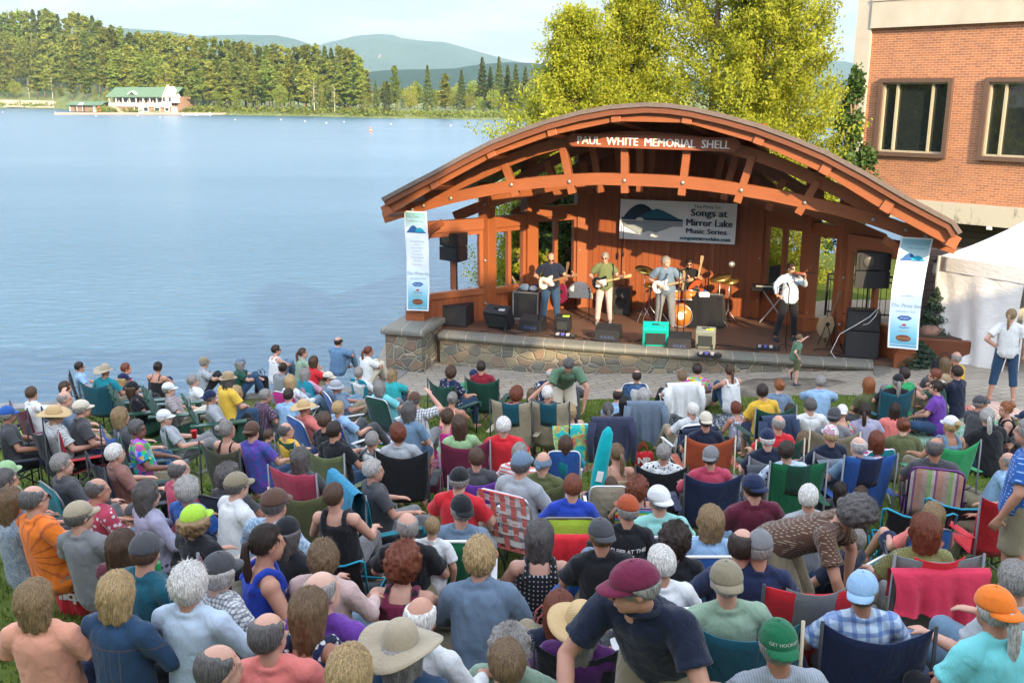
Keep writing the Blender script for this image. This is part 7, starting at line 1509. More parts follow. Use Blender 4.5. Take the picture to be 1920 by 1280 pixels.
def flat_rock():
    b = MB(); V = []; n = 40; m = 9; cen = at_ground(1480, 745); pts = []
    for j in range(m):
        t = j / (m - 1)
        for i in range(n): a = 2 * math.pi * i / n; r = (1 - .14 * t ** 3) * (1 + .07 * noise.noise((math.cos(a) * 2, math.sin(a) * 2, 1))) * (1 if t < .75 else 1 - (t - .75) * 3.6); V.append((r * 1.25 * math.cos(a), r * .62 * math.sin(a), min(.27, t * .36) + .02 * noise.noise((a * 2, t * 3, 0))))
    b.add(V, [(j * n + i, j * n + (i + 1) % n, (j + 1) * n + (i + 1) % n, (j + 1) * n + i) for j in range(m - 1) for i in range(n)]); b.F.append(tuple(range((m - 1) * n, m * n))); b.mi.append(0)
    tag(b.build('flat_rock', flat('granite', (.17, .145, .11), .9, 0, .3, 5, .7), None, True, (rock.x + .05, rock.y - .1, .36)), 'large flat gray-brown rock on the plaza under the running child', 'rock')
flat_rock()
def base_of(desc): return REG[desc]
def drape_on(desc, kind, label, color, pat='plain', c2=None, top=None, **k):
    e = REG[desc]; s = e.scale.z; t = -math.degrees(e.rotation_euler.z); top = top or .72; drape(kind, e.location, t, label, kind, color, pat, c2, top, **k)
drape_on('black tank top on the chair with tie-dye towel', 'draped_towel', 'rainbow tie-dye towel draped over a low chair', 'teal', 'rain', None, .74, yb=-.44, h=.62, w=.66, seed=2)
drape_on('black top on the chair with navy jacket', 'hanging_jacket', 'dark navy jacket hung over the back of a chair', (.035, .04, .075), 'plain', None, .86, yb=-.40, h=.62, w=.60, seed=3, sleeve=True)
drape_on('turquoise print blouse, chair with slate jacket', 'hanging_jacket', 'blue-gray jacket hung over the back of a white-framed chair', (.13, .17, .22), 'plain', None, .86, yb=-.38, h=.62, w=.58, seed=5, sleeve=True)
drape_on('short brown hair above a hanging white jacket', 'hanging_jacket', 'white jacket hung over a chair at the plaza edge', 'white', 'plain', None, .84, yb=-.40, h=.56, w=.60, seed=1, sleeve=True)
drape_on('golden yellow T-shirt with a white triangle', 'hanging_jacket', 'dark blue jacket hung on the chair of the yellow T-shirt', (.03, .045, .09), 'plain', None, .90, yb=-.36, h=.52, w=.50, seed=4, sleeve=True)
drape_on('navy shirt and blue cap, chair under gray blanket', 'hanging_cloth', 'dark gray blanket spread over a camp chair back', (.075, .08, .09), 'plain', None, .93, yb=-.36, h=.66, w=.70, seed=7)
drape_on('navy shirt and pink camouflage cap holding food', 'hanging_jacket', 'gray jacket with light blue stripe over a chair back', (.14, .17, .20), 'plain', None, .93, yb=-.36, h=.6, w=.6, seed=8, sleeve=True)
drape_on('pinstriped white shirt on a navy beach chair', 'hanging_jacket', 'black jacket hung on the navy beach chair', (.012, .016, .04), 'plain', None, .70, yb=-.42, h=.5, w=.56, seed=9, sleeve=True)
drape_on('glasses above a large teal chair, face in profile', 'hanging_cloth', 'big loose teal cloth hanging over a tall camp chair', (.012, .20, .33), 'plain', None, 1.06, yb=-.38, h=.86, w=.72, seed=6)
drape_on('royal blue top in a bright lime green chair', 'draped_towel', 'bright red towel hung over a steel-framed chair', 'red', 'plain', None, .88, yb=-.46, h=.5, w=.42, seed=3)
drape_on('gold lace top with auburn bob', 'hanging_cloth', 'big bright red cloth bag hanging across a gray chair back', (.66, .04, .09), 'plain', None, 1.0, yb=-.36, h=.34, w=.66, seed=11)
# empty chairs
for spec, px, py, turn, lab, s in [('l:lime:b', 24, 838, 60, 'empty lime green folding chair at far left by the lake', 1.1), ('q:olive:t', 592, 1080, 12, 'empty dark olive camp chair with tan frame', 1.0), ('h:black:c', 1695, 1066, 12, 'empty black mesh chair with teal poles', 1.15), ('h:black:c', 1775, 1046, 16, 'second empty black mesh chair, right of the first', 1.15), ('q:red:s', 1836, 1090, -8, 'empty bright red camp chair by the khaki shorts', 1.0),
    ('r:red:b:gray', 1475, 1350, 0, 'gray reclining camp chair with bright red side panels', 1.0), ('q:navy:s', 1608, 1330, 0, 'dark blue camp chair at the bottom border', 1.0)]:
    if 'dark blue camp' in lab: continue
    chair(spec, at_ground(px, py), turn, lab, s)
tote(150, 1098, 'red', 'red cloth shopping bag with white letters beside the gray T-shirt', .42, .50, 10, 0, 'ncpr')
tote(1000, 1182, 'red', 'red crumpled bag on the grass, nearer the polka-dot top', .30, .26, 20); tote(1018, 1205, 'coral', 'red bag with a light label in front of the other', .30, .28, -10)
tote(1205, 860, 'red', 'round red bag with white letters on the grass', .32, .2, 0, 0, 'NP'); tote(491, 722, 'black', 'black backpack sitting on the lake wall', .36, .42, 30, name='backpack'); tote(812, 905, 'wine', 'dark red bag under the black camp chair', .3, .24); tote(965, 1170, 'black', 'small black handbag on the grass by the blue-gray jacket', .26, .22, 15, name='handbag')
tote(1770, 690, 'black', 'black bag lying at the corner of the tent', .5, .34); tote(1822, 1165, 'purple/tie', 'purple patterned bag with rope handle', .4, .36, -10) if False else tote(1822, 1165, 'purple', 'purple bag with handles on the grass near the orange cap', .4, .36, -10); tote(698, 1080, 'dgray', 'dark gray cooler bag beside the cyan-framed chair', .34, .34, 0)
rug(1330, 790, 2.6, 1.1, 5, 'navy/floral/white', 'navy blanket with white flowers near the braid'); rug(690, 820, 1.9, 1.2, 0, 'blue/plaid/white/2', 'bright blue patterned blanket on the grass'); rug(830, 1225, 2.4, 1.3, -8, 'red/plaid/black/3', 'red and black tartan blanket on the grass'); rug(1765, 800, 1.9, 1.1, -20, 'lgray/tie/green/1', 'white and green picnic blanket near the violet T-shirt'); rug(1835, 775, 1.4, .8, -20, 'cream/plaid/red/2', 'cream and red checked blanket by the plaza'); rug(905, 1110, 1.3, .9, 0, 'cream', 'plain cream blanket between the chairs')
def litter():
    def cooler(px, py, c, lab):
        x, y, z = on_ground(px, py, .1); e = empty('cooler_box', (x, y, z), R(px % 60), lab, 'cooler'); MB().box((0, 0, .13), (.38, .24, .25), None, .02).build('body', cloth(), e, color=col(c)); MB().box((0, 0, .28), (.40, .26, .05), None, .015).build('lid', WHT, e); MB().tube([(-.2, 0, .2), (-.2, 0, .36), (.2, 0, .36), (.2, 0, .2)], .01, 6).build('handle', WHT, e, True)
    cooler(1010, 1078, 'blue', 'blue cooler box with white lid right of the polka-dot top'); cooler(935, 905, 'red', 'red cooler box with white lid near the gray sweater'); cooler(1292, 888, 'navy', 'dark blue cooler box left of the raspberry shirt'); cooler(1795, 1065, 'blue', 'blue cooler box under the empty red chair'); cooler(795, 848, 'teal', 'teal cooler box beside the plain black chair')
    def shoes_(px, py, c, lab):
        x, y, z = on_ground(px, py, .03); e = empty('pair_of_shoes', (x, y, z), R(px % 90), lab, 'shoes')
        for i in (0, 1): obj('shoe', with_mat(('sh',), cached(('shoe',), shoe_mesh), [cloth('plain', None)]), e, (i * .13, i * .04, 0), (0, 0, i * .2), col(c))
    shoes_(700, 1108, 'wine', 'pair of dark red shoes left on the grass'); shoes_(780, 935, 'navy', 'pair of navy shoes on the grass by the teal cloth'); shoes_(1225, 872, 'white', 'pair of white shoes beside the round red bag'); shoes_(835, 845, 'black', 'pair of black shoes behind the magenta top'); shoes_(1860, 1090, 'cream', 'pair of cream shoes by the right border')
    def bottle_(px, py, lab):
        x, y, z = on_ground(px, py, .1); e = empty('water_bottle', (x, y, z), 0, lab, 'bottle'); m = D.materials['clear_plastic'] if 'clear_plastic' in D.materials else WHT; MB().lathe([(.03, 0), (.034, .01), (.034, .15), (.014, .19), (.014, .2)], n=12).build('body', m, e, True); MB().lathe([(.016, .2), (.016, .22)], n=10).build('cap', cloth(), e, color=col('blue'))
    bottle_(930, 1120, 'clear water bottle on the cream blanket'); bottle_(1345, 795, 'clear water bottle on the flowered navy blanket'); bottle_(712, 815, 'clear water bottle on the bright blue blanket'); bottle_(1850, 780, 'clear water bottle on the red checked blanket')
def umbrella():
    x, y, z = on_ground(1112, 1010, 0); e = empty('folded_umbrella', (x, y, z), 0, 'furled teal umbrella standing upright with a white label', 'umbrella'); rad = [.02, .07, .085, .08, .075, .06, .02]; pts = [(0, 0, .45), (.02, 0, .55), (.05, 0, .75), (.08, 0, .95), (.11, 0, 1.12), (.135, 0, 1.26), (.145, 0, 1.32)]; MB().tube(pts, rad, 14).build('canopy', cloth(), e, True, color=(.0, .38, .40))
    MB().tube([(-.05, 0, 0), (0, 0, .46)], .012, 8).build('shaft', ALU, e, True); MB().box((.05, -.09, .78), (.07, .006, .12), (0, .2, 0)).build('label_tag', WHT, e)
umbrella()
def on_arm(desc, off, color, lab, can=False):
    e = REG[desc]; a = e.rotation_euler.z; o = V3(off); cup((e.location.x + o.x * math.cos(a) - o.y * math.sin(a), e.location.y + o.x * math.sin(a) + o.y * math.cos(a), e.location.z + o.z), color, lab, can)
on_arm('white cap in the large green chair with red cup', (.34, .14, .63), 'red', 'red plastic cup on the arm of the green chair'); on_arm('light gray T-shirt and backward starry navy cap', (-.36, .2, .575), 'green', 'green drink can on the arm of the slatted chair', True); on_arm('purple and blue tie-dye shirt with trucker cap', (.40, .1, .62), 'blue', 'blue and white paper cup beside the tie-dye shirt'); on_arm('gray T-shirt and beige cap above the red bag', (.25, .33, .50), 'green', 'green drink can held in front of the beige cap', True)
x, y, z = on_ground(1740, 805, 0); cup((x, y, z + .03), 'red', 'red soda can on the picnic blanket', True); cup((x + .14, y - .05, z + .03), 'dred', 'dark red can standing beside the red one', True)
def bottle():
    x, y, z = on_ground(694, 1065, .0); b = MB(); b.lathe([(.05, 0), (.055, .02), (.055, .17), (.025, .24), (.02, .27)], n=14); m = NB('clear_plastic'); m.base((.75, .78, .8)); m.p(Roughness=.15, Alpha=.6); tag(b.build('water_jug', m.m, None, True, (x, y, z + .25)), 'clear plastic water jug beside the cyan-framed chair', 'jug')
bottle()
def back_print(desc, lines, size, mat, t=.72, pose=None, name='lettering'):
    e = REG[desc]; p = [r for r in ROWS if r[9] == desc][0]; q = POSES[p[2]]; up = q['up']; fwd = V3((0, up.z, -up.y)).normalized(); M = Matrix((V3((1, 0, 0)), up, -fwd)).transposed().to_4x4(); Ls = (q['neck'] - q['pel']).length / .5
    for i, s_ in enumerate(lines):
        me = text_mesh(name, s_, size, mat, .001, .0005); c = q['pel'] + up * (.5 * t * Ls - i * size * 1.1) - fwd * .143
        for v in me.vertices: v.co.z -= v.co.x ** 2 * 2.2
        o = obj(name, me, e, c, M.to_euler())
back_print('black concert T-shirt and orange cap', ['ASLEEP AT THE', 'WHEEL'], .046, WHT)
back_print('bright blue T-shirt with white printed back', ['Songs at', 'Mirror Lake'], .036, WHT, .66)
def cap_text():
    e = REG['striped gray shirt and dark green cap at bottom']; h = [c for c in e.children if c.name.startswith('hat')][0]; me = text_mesh('lettering', 'GET HOOKED', .024, WHT, .001, .0003)
    for v in me.vertices: a = v.co.x / .098; v.co = V3((.0885 * math.sin(a), -.012 - .1095 * math.cos(a), .058 + v.co.y)); 
    obj('lettering', me, h)
cap_text()
def tri():
    e = REG['golden yellow T-shirt with a white triangle']; q = POSES['D']; up = q['up']; b = MB(); c = q['pel'] + up * .33 + V3((0, -.138, 0)); P = [c + V3((-.07, 0, -.035)), c + V3((.07, 0, -.035)), c + V3((0, 0, .05))]; b.tube(P, .004, 5, closed=True); b.build('print', WHT, e)
tri()
# ================================================================ on the stage
def gobj(px, py, z=SZ): u, v = on_stage(px, py, z); return st(u, v, z)
BOXB = flat('speaker_black', (.018, .018, .02), .5, 0, .15, 30, .4); GRL = flat('speaker_grille', (.035, .033, .032), .7, .2, .3, 60, .6)
def wedge(px, py, label, turn=0, w=.56, c=BOXB, h=.34, leds=True):
    p = gobj(px, py); e = empty('stage_monitor', p, SA - R(turn), label, 'stage monitor'); MB().prism([(-.20, 0), (.22, 0), (.10, h), (-.20, h * .72)], (0, 1, 0), (0, 0, 1), (-w / 2, 0, .01), (1, 0, 0), 0, w).build('cabinet', c, e)
    MB().prism([(.225, .04), (.112, h - .03), (.118, h - .028), (.232, .045)], (0, 1, 0), (0, 0, 1), (-w / 2 + .04, 0, .01), (1, 0, 0), 0, w - .08).build('grille', GRL, e)
    if leds:
        b = MB(); b.box((0, -.203, .09), (w * .62, .008, .1)); b.build('jack_panel', flat('jack_panel', (.05, .055, .065), .4, .4), e)
        for i in range(4): MB().ell((-w * .22 + i * w * .14, -.21, .09), (.014, .008, .014), 8, 5).build('knob', flat('blue_knob', (.08, .12, .5), .4), e)
    return e
wedge(1000, 618, 'black wedge monitor in front of the bald guitarist', 8); wedge(1141, 636, 'black wedge monitor alone at the middle front of the stage'); wedge(1274, 652, 'black wedge monitor right of the teal amplifier', -4, .5)
def combo(px, py, label, w, d, h, mat, tilt=18, strip=(.55, .7, .05), turn=0, grill=GRL):
    p = gobj(px, py); e = empty('guitar_amplifier', p, SA - R(turn), label, 'amplifier'); M = Euler((R(tilt), 0, 0)).to_matrix(); q = V3((0, 0, h / 2 * math.cos(R(tilt)) + d / 2 * math.sin(R(tilt)) + .02))
    MB().box(q, (w, d, h), M, .02).build('cabinet', mat, e); MB().box(q + M @ V3((0, d / 2 + .004, -.03)), (w - .07, .01, h - .14), M).build('grille', grill, e); MB().box(q + M @ V3((0, -d / 2 - .002, -.02)), (w - .12, .008, h - .16), M).build('open_back', flat('amp_back', (.03, .035, .035), .7), e)
    MB().box(q + M @ V3((0, .02, h / 2 + .01)), (.16, .03, .025), M, .006).build('handle', BLK, e); MB().box(q + M @ V3((w * .22, -.02, h / 2 + .004)), (.16, .07, .006), M).build('tape', flat('tape_%d' % int(px), strip, .6), e)
    for s in (-1, 1): MB().tube([(s * w * .38, -.22, .0), (s * w * .38, -.02, h * .5)], .012, 6).build('leg', BLK, e)
    return e
combo(936, 618, 'large black combo amplifier leaning back on legs at left', .62, .30, .50, BOXB, 30, (.4, .4, .4), 10); combo(1056, 622, 'small black amplifier with a yellow-green corner', .36, .24, .36, BOXB, 12, (.55, .85, .05)); combo(1228, 650, 'teal guitar amplifier tilted back at the stage front', .56, .32, .46, flat('teal_tolex', (.0, .36, .30), .6, 0, .08, 30, .3), 22, (.02, .25, .22), -8); combo(1322, 654, 'gray amplifier with yellow tape right of the last wedge', .42, .26, .42, flat('grey_tolex', (.19, .20, .17), .6), 14, (.6, .75, .05))
def speaker_col(px, py, label, w, h, stack=False, z0=.0):
    p = gobj(px, py); e = empty('subwoofer', p, SA, label, 'speaker'); MB().box((0, .28, h / 2 + .01), (w, .6, h), None, .015).build('cabinet', BOXB, e); MB().box((0, -.026, h / 2), (w - .06, .01, h - .06)).build('grille', GRL, e); return e, p
e1, p1 = speaker_col(848, 612, 'large square black subwoofer at the left end of the stage', .72, .50)
def array_box(px, py, py2, p, label, zb, w=.62, h=.66):
    c = p + SV * .28; dist = (c.y) ; q = at_y(px, (py + py2) / 2, c.y); e = empty('line_speaker', (q.x, c.y, q.z), SA + R(-24 if px < 1000 else 12), label, 'speaker')
    for s, k in ((1, -9), (-1, 9)): pass
    MB().prism([(-w / 2, -.2), (w / 2, -.2), (w / 2 - .1, .22), (-w / 2 + .1, .22)], (1, 0, 0), (0, 1, 0), (0, 0, 0), (0, 0, 1), .01, h / 2).prism([(-w / 2, -.2), (w / 2, -.2), (w / 2 - .1, .22), (-w / 2 + .1, .22)], (1, 0, 0), (0, 1, 0), (0, -.01, 0), (0, 0, 1), -h / 2, -.01).build('cabinet', BOXB, e)
    MB().box((-.08, -.212, h / 4), (w * .6, .012, h / 2 - .06)).build('grille', GRL, e)
    mb = MB(); mb.lathe([(.12, 0), (.115, .015), (.05, .004), (.02, .012)], n=24); mb.build('woofer', flat('woofer_cone', (.07, .065, .055), .45), e, True, (-.1, -.216, h / 4), (R(90), 0, 0))
    b = MB().box((w * .40, -.207, 0), (.07, .012, h - .02))
    for i in range(14): b.box((w * .40, -.215, -h / 2 + (i + .5) * h / 14), (.06, .02, .018))
    b.build('horn_slots', BLK, e)
    MB().tube([(q.x - q.x, .05, -h / 2), (0, .05, zb - q.z)], .02, 8).build('pole', BLK, e, True); return e
array_box(853, 433, 490, p1, 'black speaker box raised on a pole, left side', SZ + .5)
e2, p2 = speaker_col(1614, 672, 'lower large black subwoofer at the right end of the stage', .68, .56)
x_ = MB().box((0, 0, 0), (.66, .5, .40), None, .012); o = x_.build('cabinet', BOXB); o.parent = (q_ := empty('stage_rack', p2 + SV * .28 + V3((0, 0, .78)), SA, 'black equipment case stacked on the right subwoofer', 'equipment case')); MB().box((0, -.255, 0), (.56, .012, .3)).build('front_panel', GRL, q_); MB().box((0, 0, .21), (.4, .3, .04)).build('lid', BLK, q_)
array_box(1632, 473, 536, p2 + SV * .1, 'black speaker box with round cone raised on a pole, right side', SZ + 1.0, .7, .74)
MB().tube([(0, 0, 0), (.1, -.05, .05), (.22, -.02, .2), (.3, 0, .42), (.1, -.1, .2), (-.2, -.12, -.02), (-.45, -.1, -.2), (-.6, -.1, -.6), (-.5, -.2, -.7)], .007, 6).build('cable', flat('white_cable', (.6, .6, .58), .5), None, True, p2 + V3((-.05, -.1, .75)), (0, 0, SA)); tag(D.objects['cable'], 'white cable looped over the right speaker stack', 'cable')
def flight_case():
    p = gobj(985, 600); e = empty('flight_case', p, SA, 'black flight case with metal edges behind the bald guitarist', 'case'); MB().box((0, .25, .36), (.62, .5, .66), None, .01).build('body', BOXB, e); b = MB()
    for x in (-.31, .31):
        for y in (0, .5): b.box((x, y, .36), (.03, .03, .68))
        for z in (.03, .69): b.box((x, .25, z), (.03, .5, .03))
    for y in (0, .5):
        for z in (.03, .69): b.box((0, y, z), (.62, .03, .03))
    b.build('edging', ALU, e)
    b = MB(); b.ell((0, 0, .07), (.16, .12, .09), 14, 8); o = b.build('folded_jacket', cloth(), None, True, p + V3((0, .15, .72)), color=PAL['slate']); tag(o, 'crumpled blue-gray jacket on top of the flight case', 'jacket'); b = MB(); b.ell((0, 0, .05), (.11, .1, .07), 12, 8); tag(b.build('cloth_bundle', cloth(), None, True, p + V3((.2, .1, .72)), color=PAL['white']), 'white cloth bundle on the flight case', 'cloth')
    cup(tuple(p + V3((.27, .3, .71))), 'blue', 'blue cup standing on the flight case')
flight_case()
def electric(name_label, e, body_c, pick_c='white', neck_c='blond', tilt=-14, off=(.06, .17, 1.02), acoustic=False, loc=None, rot=None):
    g = empty('electric_guitar' if not acoustic else 'acoustic_guitar', (0, 0, 0), 0, name_label, 'guitar'); Om = cloth
    if not acoustic: out = [(.0, -.10), (.08, -.145), (.17, -.15), (.225, -.09), (.24, 0), (.22, .09), (.16, .145), (.08, .14), (.03, .10), (-.02, .105), (-.08, .13), (-.14, .125), (-.13, .08), (-.09, .045), (-.09, -.03), (-.12, -.06), (-.13, -.105), (-.08, -.125), (-.03, -.10)]; th = .045
    else: out = [(.26 * math.cos(t) * (1) + 0, (.155 + .045 * math.cos(t) + -.03 * math.cos(2 * t)) * math.sin(t)) for t in np.linspace(0, 2 * math.pi, 28, endpoint=False)]; th = .1
    body = flat('guitar_' + body_c, col(body_c), .25, 0, .08, 6, .05); MB().prism(out, (1, 0, 0), (0, 0, 1), (0, 0, 0), (0, 1, 0), -th / 2, th / 2).build('body', body, g)
    nk = flat('neck_' + neck_c, col(neck_c), .4); x0 = -.10 if not acoustic else -.22; MB().box((x0 - .22, -0, .0), (.46, .025, .045)).build('neck', nk, g); MB().prism([(x0 - .44, -.03), (x0 - .44, .03), (x0 - .60, .045), (x0 - .62, -.01), (x0 - .58, -.035)], (1, 0, 0), (0, 0, 1), (0, 0, 0), (0, 1, 0), -.008, .010).build('headstock', nk, g)
    MB().box((.13, th / 2 + .006, 0), (.03, .012, .08)).build('bridge', ALU, g)
    if not acoustic: MB().prism([(-.09, -.08), (.10, -.11), (.17, -.06), (.08, .06), (-.10, .06)], (1, 0, 0), (0, 0, 1), (0, 0, 0), (0, 1, 0), th / 2, th / 2 + .004).build('pickguard', flat('pick_' + pick_c, col(pick_c), .3), g)
    else: MB().lathe([(.05, 0), (.05, .003)], n=20).build('sound_hole', flat('hole_black', (.01, .008, .006), .8), g, False, (-.05, th / 2, 0), (R(-90), 0, 0))
    if e is not None:
        g.location = e.matrix_basis @ V3(off); g.rotation_euler = (0, R(-tilt) * -1 * -1, e.rotation_euler.z); g.rotation_euler = (R(-8), R(tilt), e.rotation_euler.z)
    else: g.location = loc; g.rotation_euler = rot
    return g
GP = dict(el=((-.30, .08, 1.14), (.33, -.02, 1.12)), wr=((-.42, .27, 1.16), (.13, .23, 1.03)), kn=M2(.12, .03, .50), an=M2(.15, -.02, .09), hand=((-.3, .3, .8), (-.9, .3, -.3)), fist=(1, .6))
G1 = mk((0, 0, .93), (0, .03, 1.42), pitch=-28, **GP); G2 = mk((0, 0, .93), (0, .0, 1.42), pitch=-4, yaw=12, **GP); G3 = mk((0, -.02, .92), (.02, .07, 1.40), pitch=-4, yaw=-48, **GP)
def performer(px, py, turn, pose, key, hgt=1.0, **k): p = gobj(px, py); return person(p, turn, pose, key=key, scale=hgt, hires=True, **k)
bt = 180 + 16
e, _ = performer(1032, 606, bt - 16, G1, 'g1', 1.04, shirt='dnavy', sleeve='short', hair='fr:dg', pants='denim', full='person in navy T-shirt playing a cream guitar at stage left', glasses=1, shoes='wine', fat=1.1, skin='b'); electric('cream electric guitar held by the navy T-shirt', e, 'cream', 'white', 'lbrown', 14)
e, _ = performer(1132, 608, bt - 10, G2, 'g2', 1.05, shirt='moss', sleeve='short', hair='sh:gy', pants='dpink', full='person in olive shirt and light trousers playing bass', glasses=1, shoes='gray', skin='a'); electric('black bass guitar with white plate held by the olive shirt', e, 'black', 'white', 'blond', 14)
e, _ = performer(1246, 618, bt - 5, G3, 'g3', 1.07, shirt='slate', sleeve='short', hair='sh:gy', pants='gray', full='person in slate shirt playing a white guitar, turned sideways', shoes='dgray', skin='a', fat=1.1); electric('white electric guitar held by the slate shirt', e, 'white', 'white', 'tan', 14)
VP = mk((0, 0, .93), (0, -.02, 1.42), el=((-.24, .20, 1.24), (.36, .14, 1.24)), wr=((-.14, .40, 1.40), (.42, .36, 1.08)), kn=((-.13, .03, .50), (.16, .02, .50)), an=((-.16, 0, .09), (.24, -.02, .09)), hand=((0, .3, .8), (-.5, .7, -.2)), yaw=-14, fist=(1, .8))
e, _ = performer(1474, 638, bt - 22, VP, 'v', 1.06, shirt='pblue', sleeve='long', hair='sh:db', pants='black', full='person in pale blue shirt and black trousers playing the violin', glasses=1, shoes='dnavy', skin='a')
vi = empty('violin', (0, 0, 0), 0, 'reddish brown violin held under the chin', 'violin'); MB().prism([(.18 * math.cos(t), (.085 + .02 * math.cos(t) - .022 * math.cos(2 * t)) * math.sin(t)) for t in np.linspace(0, 6.28, 24, endpoint=False)], (1, 0, 0), (0, 1, 0), (0, 0, 0), (0, 0, 1), -.02, .02).build('body', flat('violin_wood', (.28, .06, .02), .3), vi); MB().box((-.28, 0, .02), (.26, .022, .02)).build('neck', BLK, vi); vi.location = e.matrix_basis @ V3((-.10, .20, 1.47)); vi.rotation_euler = (R(18), R(8), e.rotation_euler.z + R(-62))
bw = MB().beam(e.matrix_basis @ V3((.42, .42, 1.10)), e.matrix_basis @ V3((-.24, .30, 1.58)), .008, .012).build('violin_bow', flat('bow_wood', (.2, .07, .03), .4)); tag(bw, 'thin violin bow drawn across the strings', 'bow')
DP = mk((0, 0, .5), (0, .04, 1.0), el=((-.3, .12, .78), (.3, .12, .78)), wr=((-.2, .38, .86), (.22, .36, .86)), kn=M2(.22, .40, .52), an=M2(.2, .42, .09), pitch=-5)
dq = st(.62, 2.65, SZ); e, _ = person(dq + V3((0, 0, .28)), bt - 6, DP, 'black', 'short', 'sh:db', pants='black', full='bearded person in black shirt seated at the drums', key='dr', hires=True, glasses=1, skin='b'); REGD = e
MB().ell((0, 0, 0), (.052, .03, .05), 12, 8).build('beard', HAIRM, e, True, loc=_['head'] + V3((0, .052, -.075)), color=PAL['bk'])
stl = MB(); stl.lathe([(.17, .0), (.17, .05)], (0, 0, .72), 18); stl.tube([(0, 0, 0), (0, 0, .72)], .03, 8); tag(stl.build('drum_stool', BLK, None, True, dq), 'round black stool under the drummer', 'stool')
def drums():
    shell = wood_mat('drum_shell', (.50, .16, .03), .2); head = flat('drum_head', (.68, .66, .6), .5); CYM = flat('brass_cymbal', (.62, .42, .12), .28, .9, .1, 20, .1); e = empty('drum_kit', st(.55, 1.95, SZ), SA, 'amber drum kit with brass cymbals behind the middle guitarist', 'drum kit')
    def drum(c, r, h, rot, name):
        b = MB(); b.lathe([(r, -h / 2), (r, h / 2)], n=28); o = b.build(name, shell, e, True, c, rot)
        for z in (-h / 2, h / 2): MB().lathe([(r + .008, z - .012), (r + .008, z + .012), (r - .01, z + .013), (r - .01, z - .013)], n=28).build('hoop', ALU, o, True)
        MB().lathe([(r - .012, h / 2 - .004), (.01, h / 2 + .002)], n=28).build('drum_head', head, o); return o
    drum((0, .1, .28), .27, .38, (R(90), 0, 0), 'bass_drum'); drum((-.2, .12, .72), .15, .2, (R(-18), 0, 0), 'tom'); drum((.16, .12, .74), .165, .22, (R(-16), 0, 0), 'tom'); drum((-.52, .45, .58), .17, .14, (0, 0, 0), 'snare_drum'); drum((.58, .42, .42), .2, .38, (0, 0, 0), 'floor_tom')
    for x, y, z, r, t in ((-.95, .35, 1.25, .25, 16), (-.45, -.1, 1.12, .20, -10), (.85, .2, 1.18, .25, -12), (1.05, .6, 1.05, .22, -6), (-.85, .6, .85, .17, 2)):
        MB().lathe([(r, 0), (r * .3, .018), (.04, .035), (.01, .04)], n=28).build('cymbal', CYM, e, True, (x, y, z), (R(14), R(t), 0)); b = MB().tube([(x, y, z + .02), (x, y, .35)], .01, 6)
        for k in range(3): a = k * 2.1; b.tube([(x, y, .35), (x + .24 * math.cos(a), y + .24 * math.sin(a), .01)], .009, 6)
        b.build('stand', ALU, e, True)
drums()
def micstand(px, py, top_px, top_py, label, mic=BLK, boom=None, disc=False):
    p = gobj(px, py); q = at_y(top_px, top_py, p.y); e = empty('microphone_stand', p, 0, label, 'microphone stand'); h = q.z - p.z; b = MB().tube([(0, 0, .05), (0, 0, h)], .011, 6)
    for k in range(3): a = k * 2.1 + .4; b.tube([(0, 0, .14), (.26 * math.cos(a), .26 * math.sin(a), .01)], .010, 6)
    b.build('stand', BLK, e, True)
    if disc: MB().lathe([(.07, -.02), (.075, 0), (.07, .02)], n=18).build('microphone', ALU, e, True, (0, 0, h + .06), (R(80), 0, 0)); return
    k = MB(); k.tube([(0, 0, h - .01), (q.x - p.x + (boom or 0) * .5, .02, h + .02)], .009, 6) if boom else None; k.tube([(0, .0, h), (0, .14, h + .05)], [.013, .016], 8); k.ell((0, .16, h + .06), (.026, .03, .026), 10, 7); k.build('microphone', mic, e, True)
micstand(1010, 622, 1018, 507, 'microphone stand in front of the navy T-shirt'); micstand(1147, 628, 1149, 503, 'microphone stand in front of the olive shirt'); micstand(1269, 634, 1272, 512, 'microphone stand in front of the slate shirt, nearer'); micstand(1281, 640, 1284, 512, 'microphone stand right beside the slate shirt'); micstand(1366, 607, 1369, 500, 'tall stand with round silver microphone at stage right', disc=True); micstand(1472, 655, 1477, 540, 'microphone stand before the violin player'); micstand(1104, 600, 1103, 548, 'short black stand beside the olive shirt')
def table():
    p = gobj(1316, 616); e = empty('draped_table', p, SA, 'round table under a black cloth right of the drums', 'table'); V = []; n = 60; rows = 9
    for j in range(rows):
        t = j / (rows - 1)
        for i in range(n): a = 2 * math.pi * i / n; r = .40 + .05 * t + .035 * t * math.sin(a * 11); V.append((r * math.cos(a) * 1.15, r * math.sin(a) * .8 + .3, .76 - t * .74))
    Fc = [(j * n + i, (j + 1) * n + i, (j + 1) * n + (i + 1) % n, j * n + (i + 1) % n) for j in range(rows - 1) for i in range(n)] + [tuple(range(n))]; obj('tablecloth', mesh('tablecloth', V, Fc, cloth(), True), e, color=PAL['black']); MB().box((0, .3, .73), (.8, .5, .02)).build('tabletop', BLK, e)
    cup(tuple(p + V3((.08, .2, .765))), 'blue', 'blue paper cup on the black draped table'); b = MB().box((0, 0, .05), (.24, .16, .1), None, .01); tag(b.build('tissue_box', WHT, None, False, p + V3((.02, .06, .765))), 'small white box in front of the blue cup', 'box')
table()
electric('sunburst acoustic guitar hanging on a stand beside the table', None, 'rust', neck_c='tan', acoustic=True, loc=gobj(1300, 606) + V3((.05, .1, .82)), rot=(0, R(82), SA + R(180)))
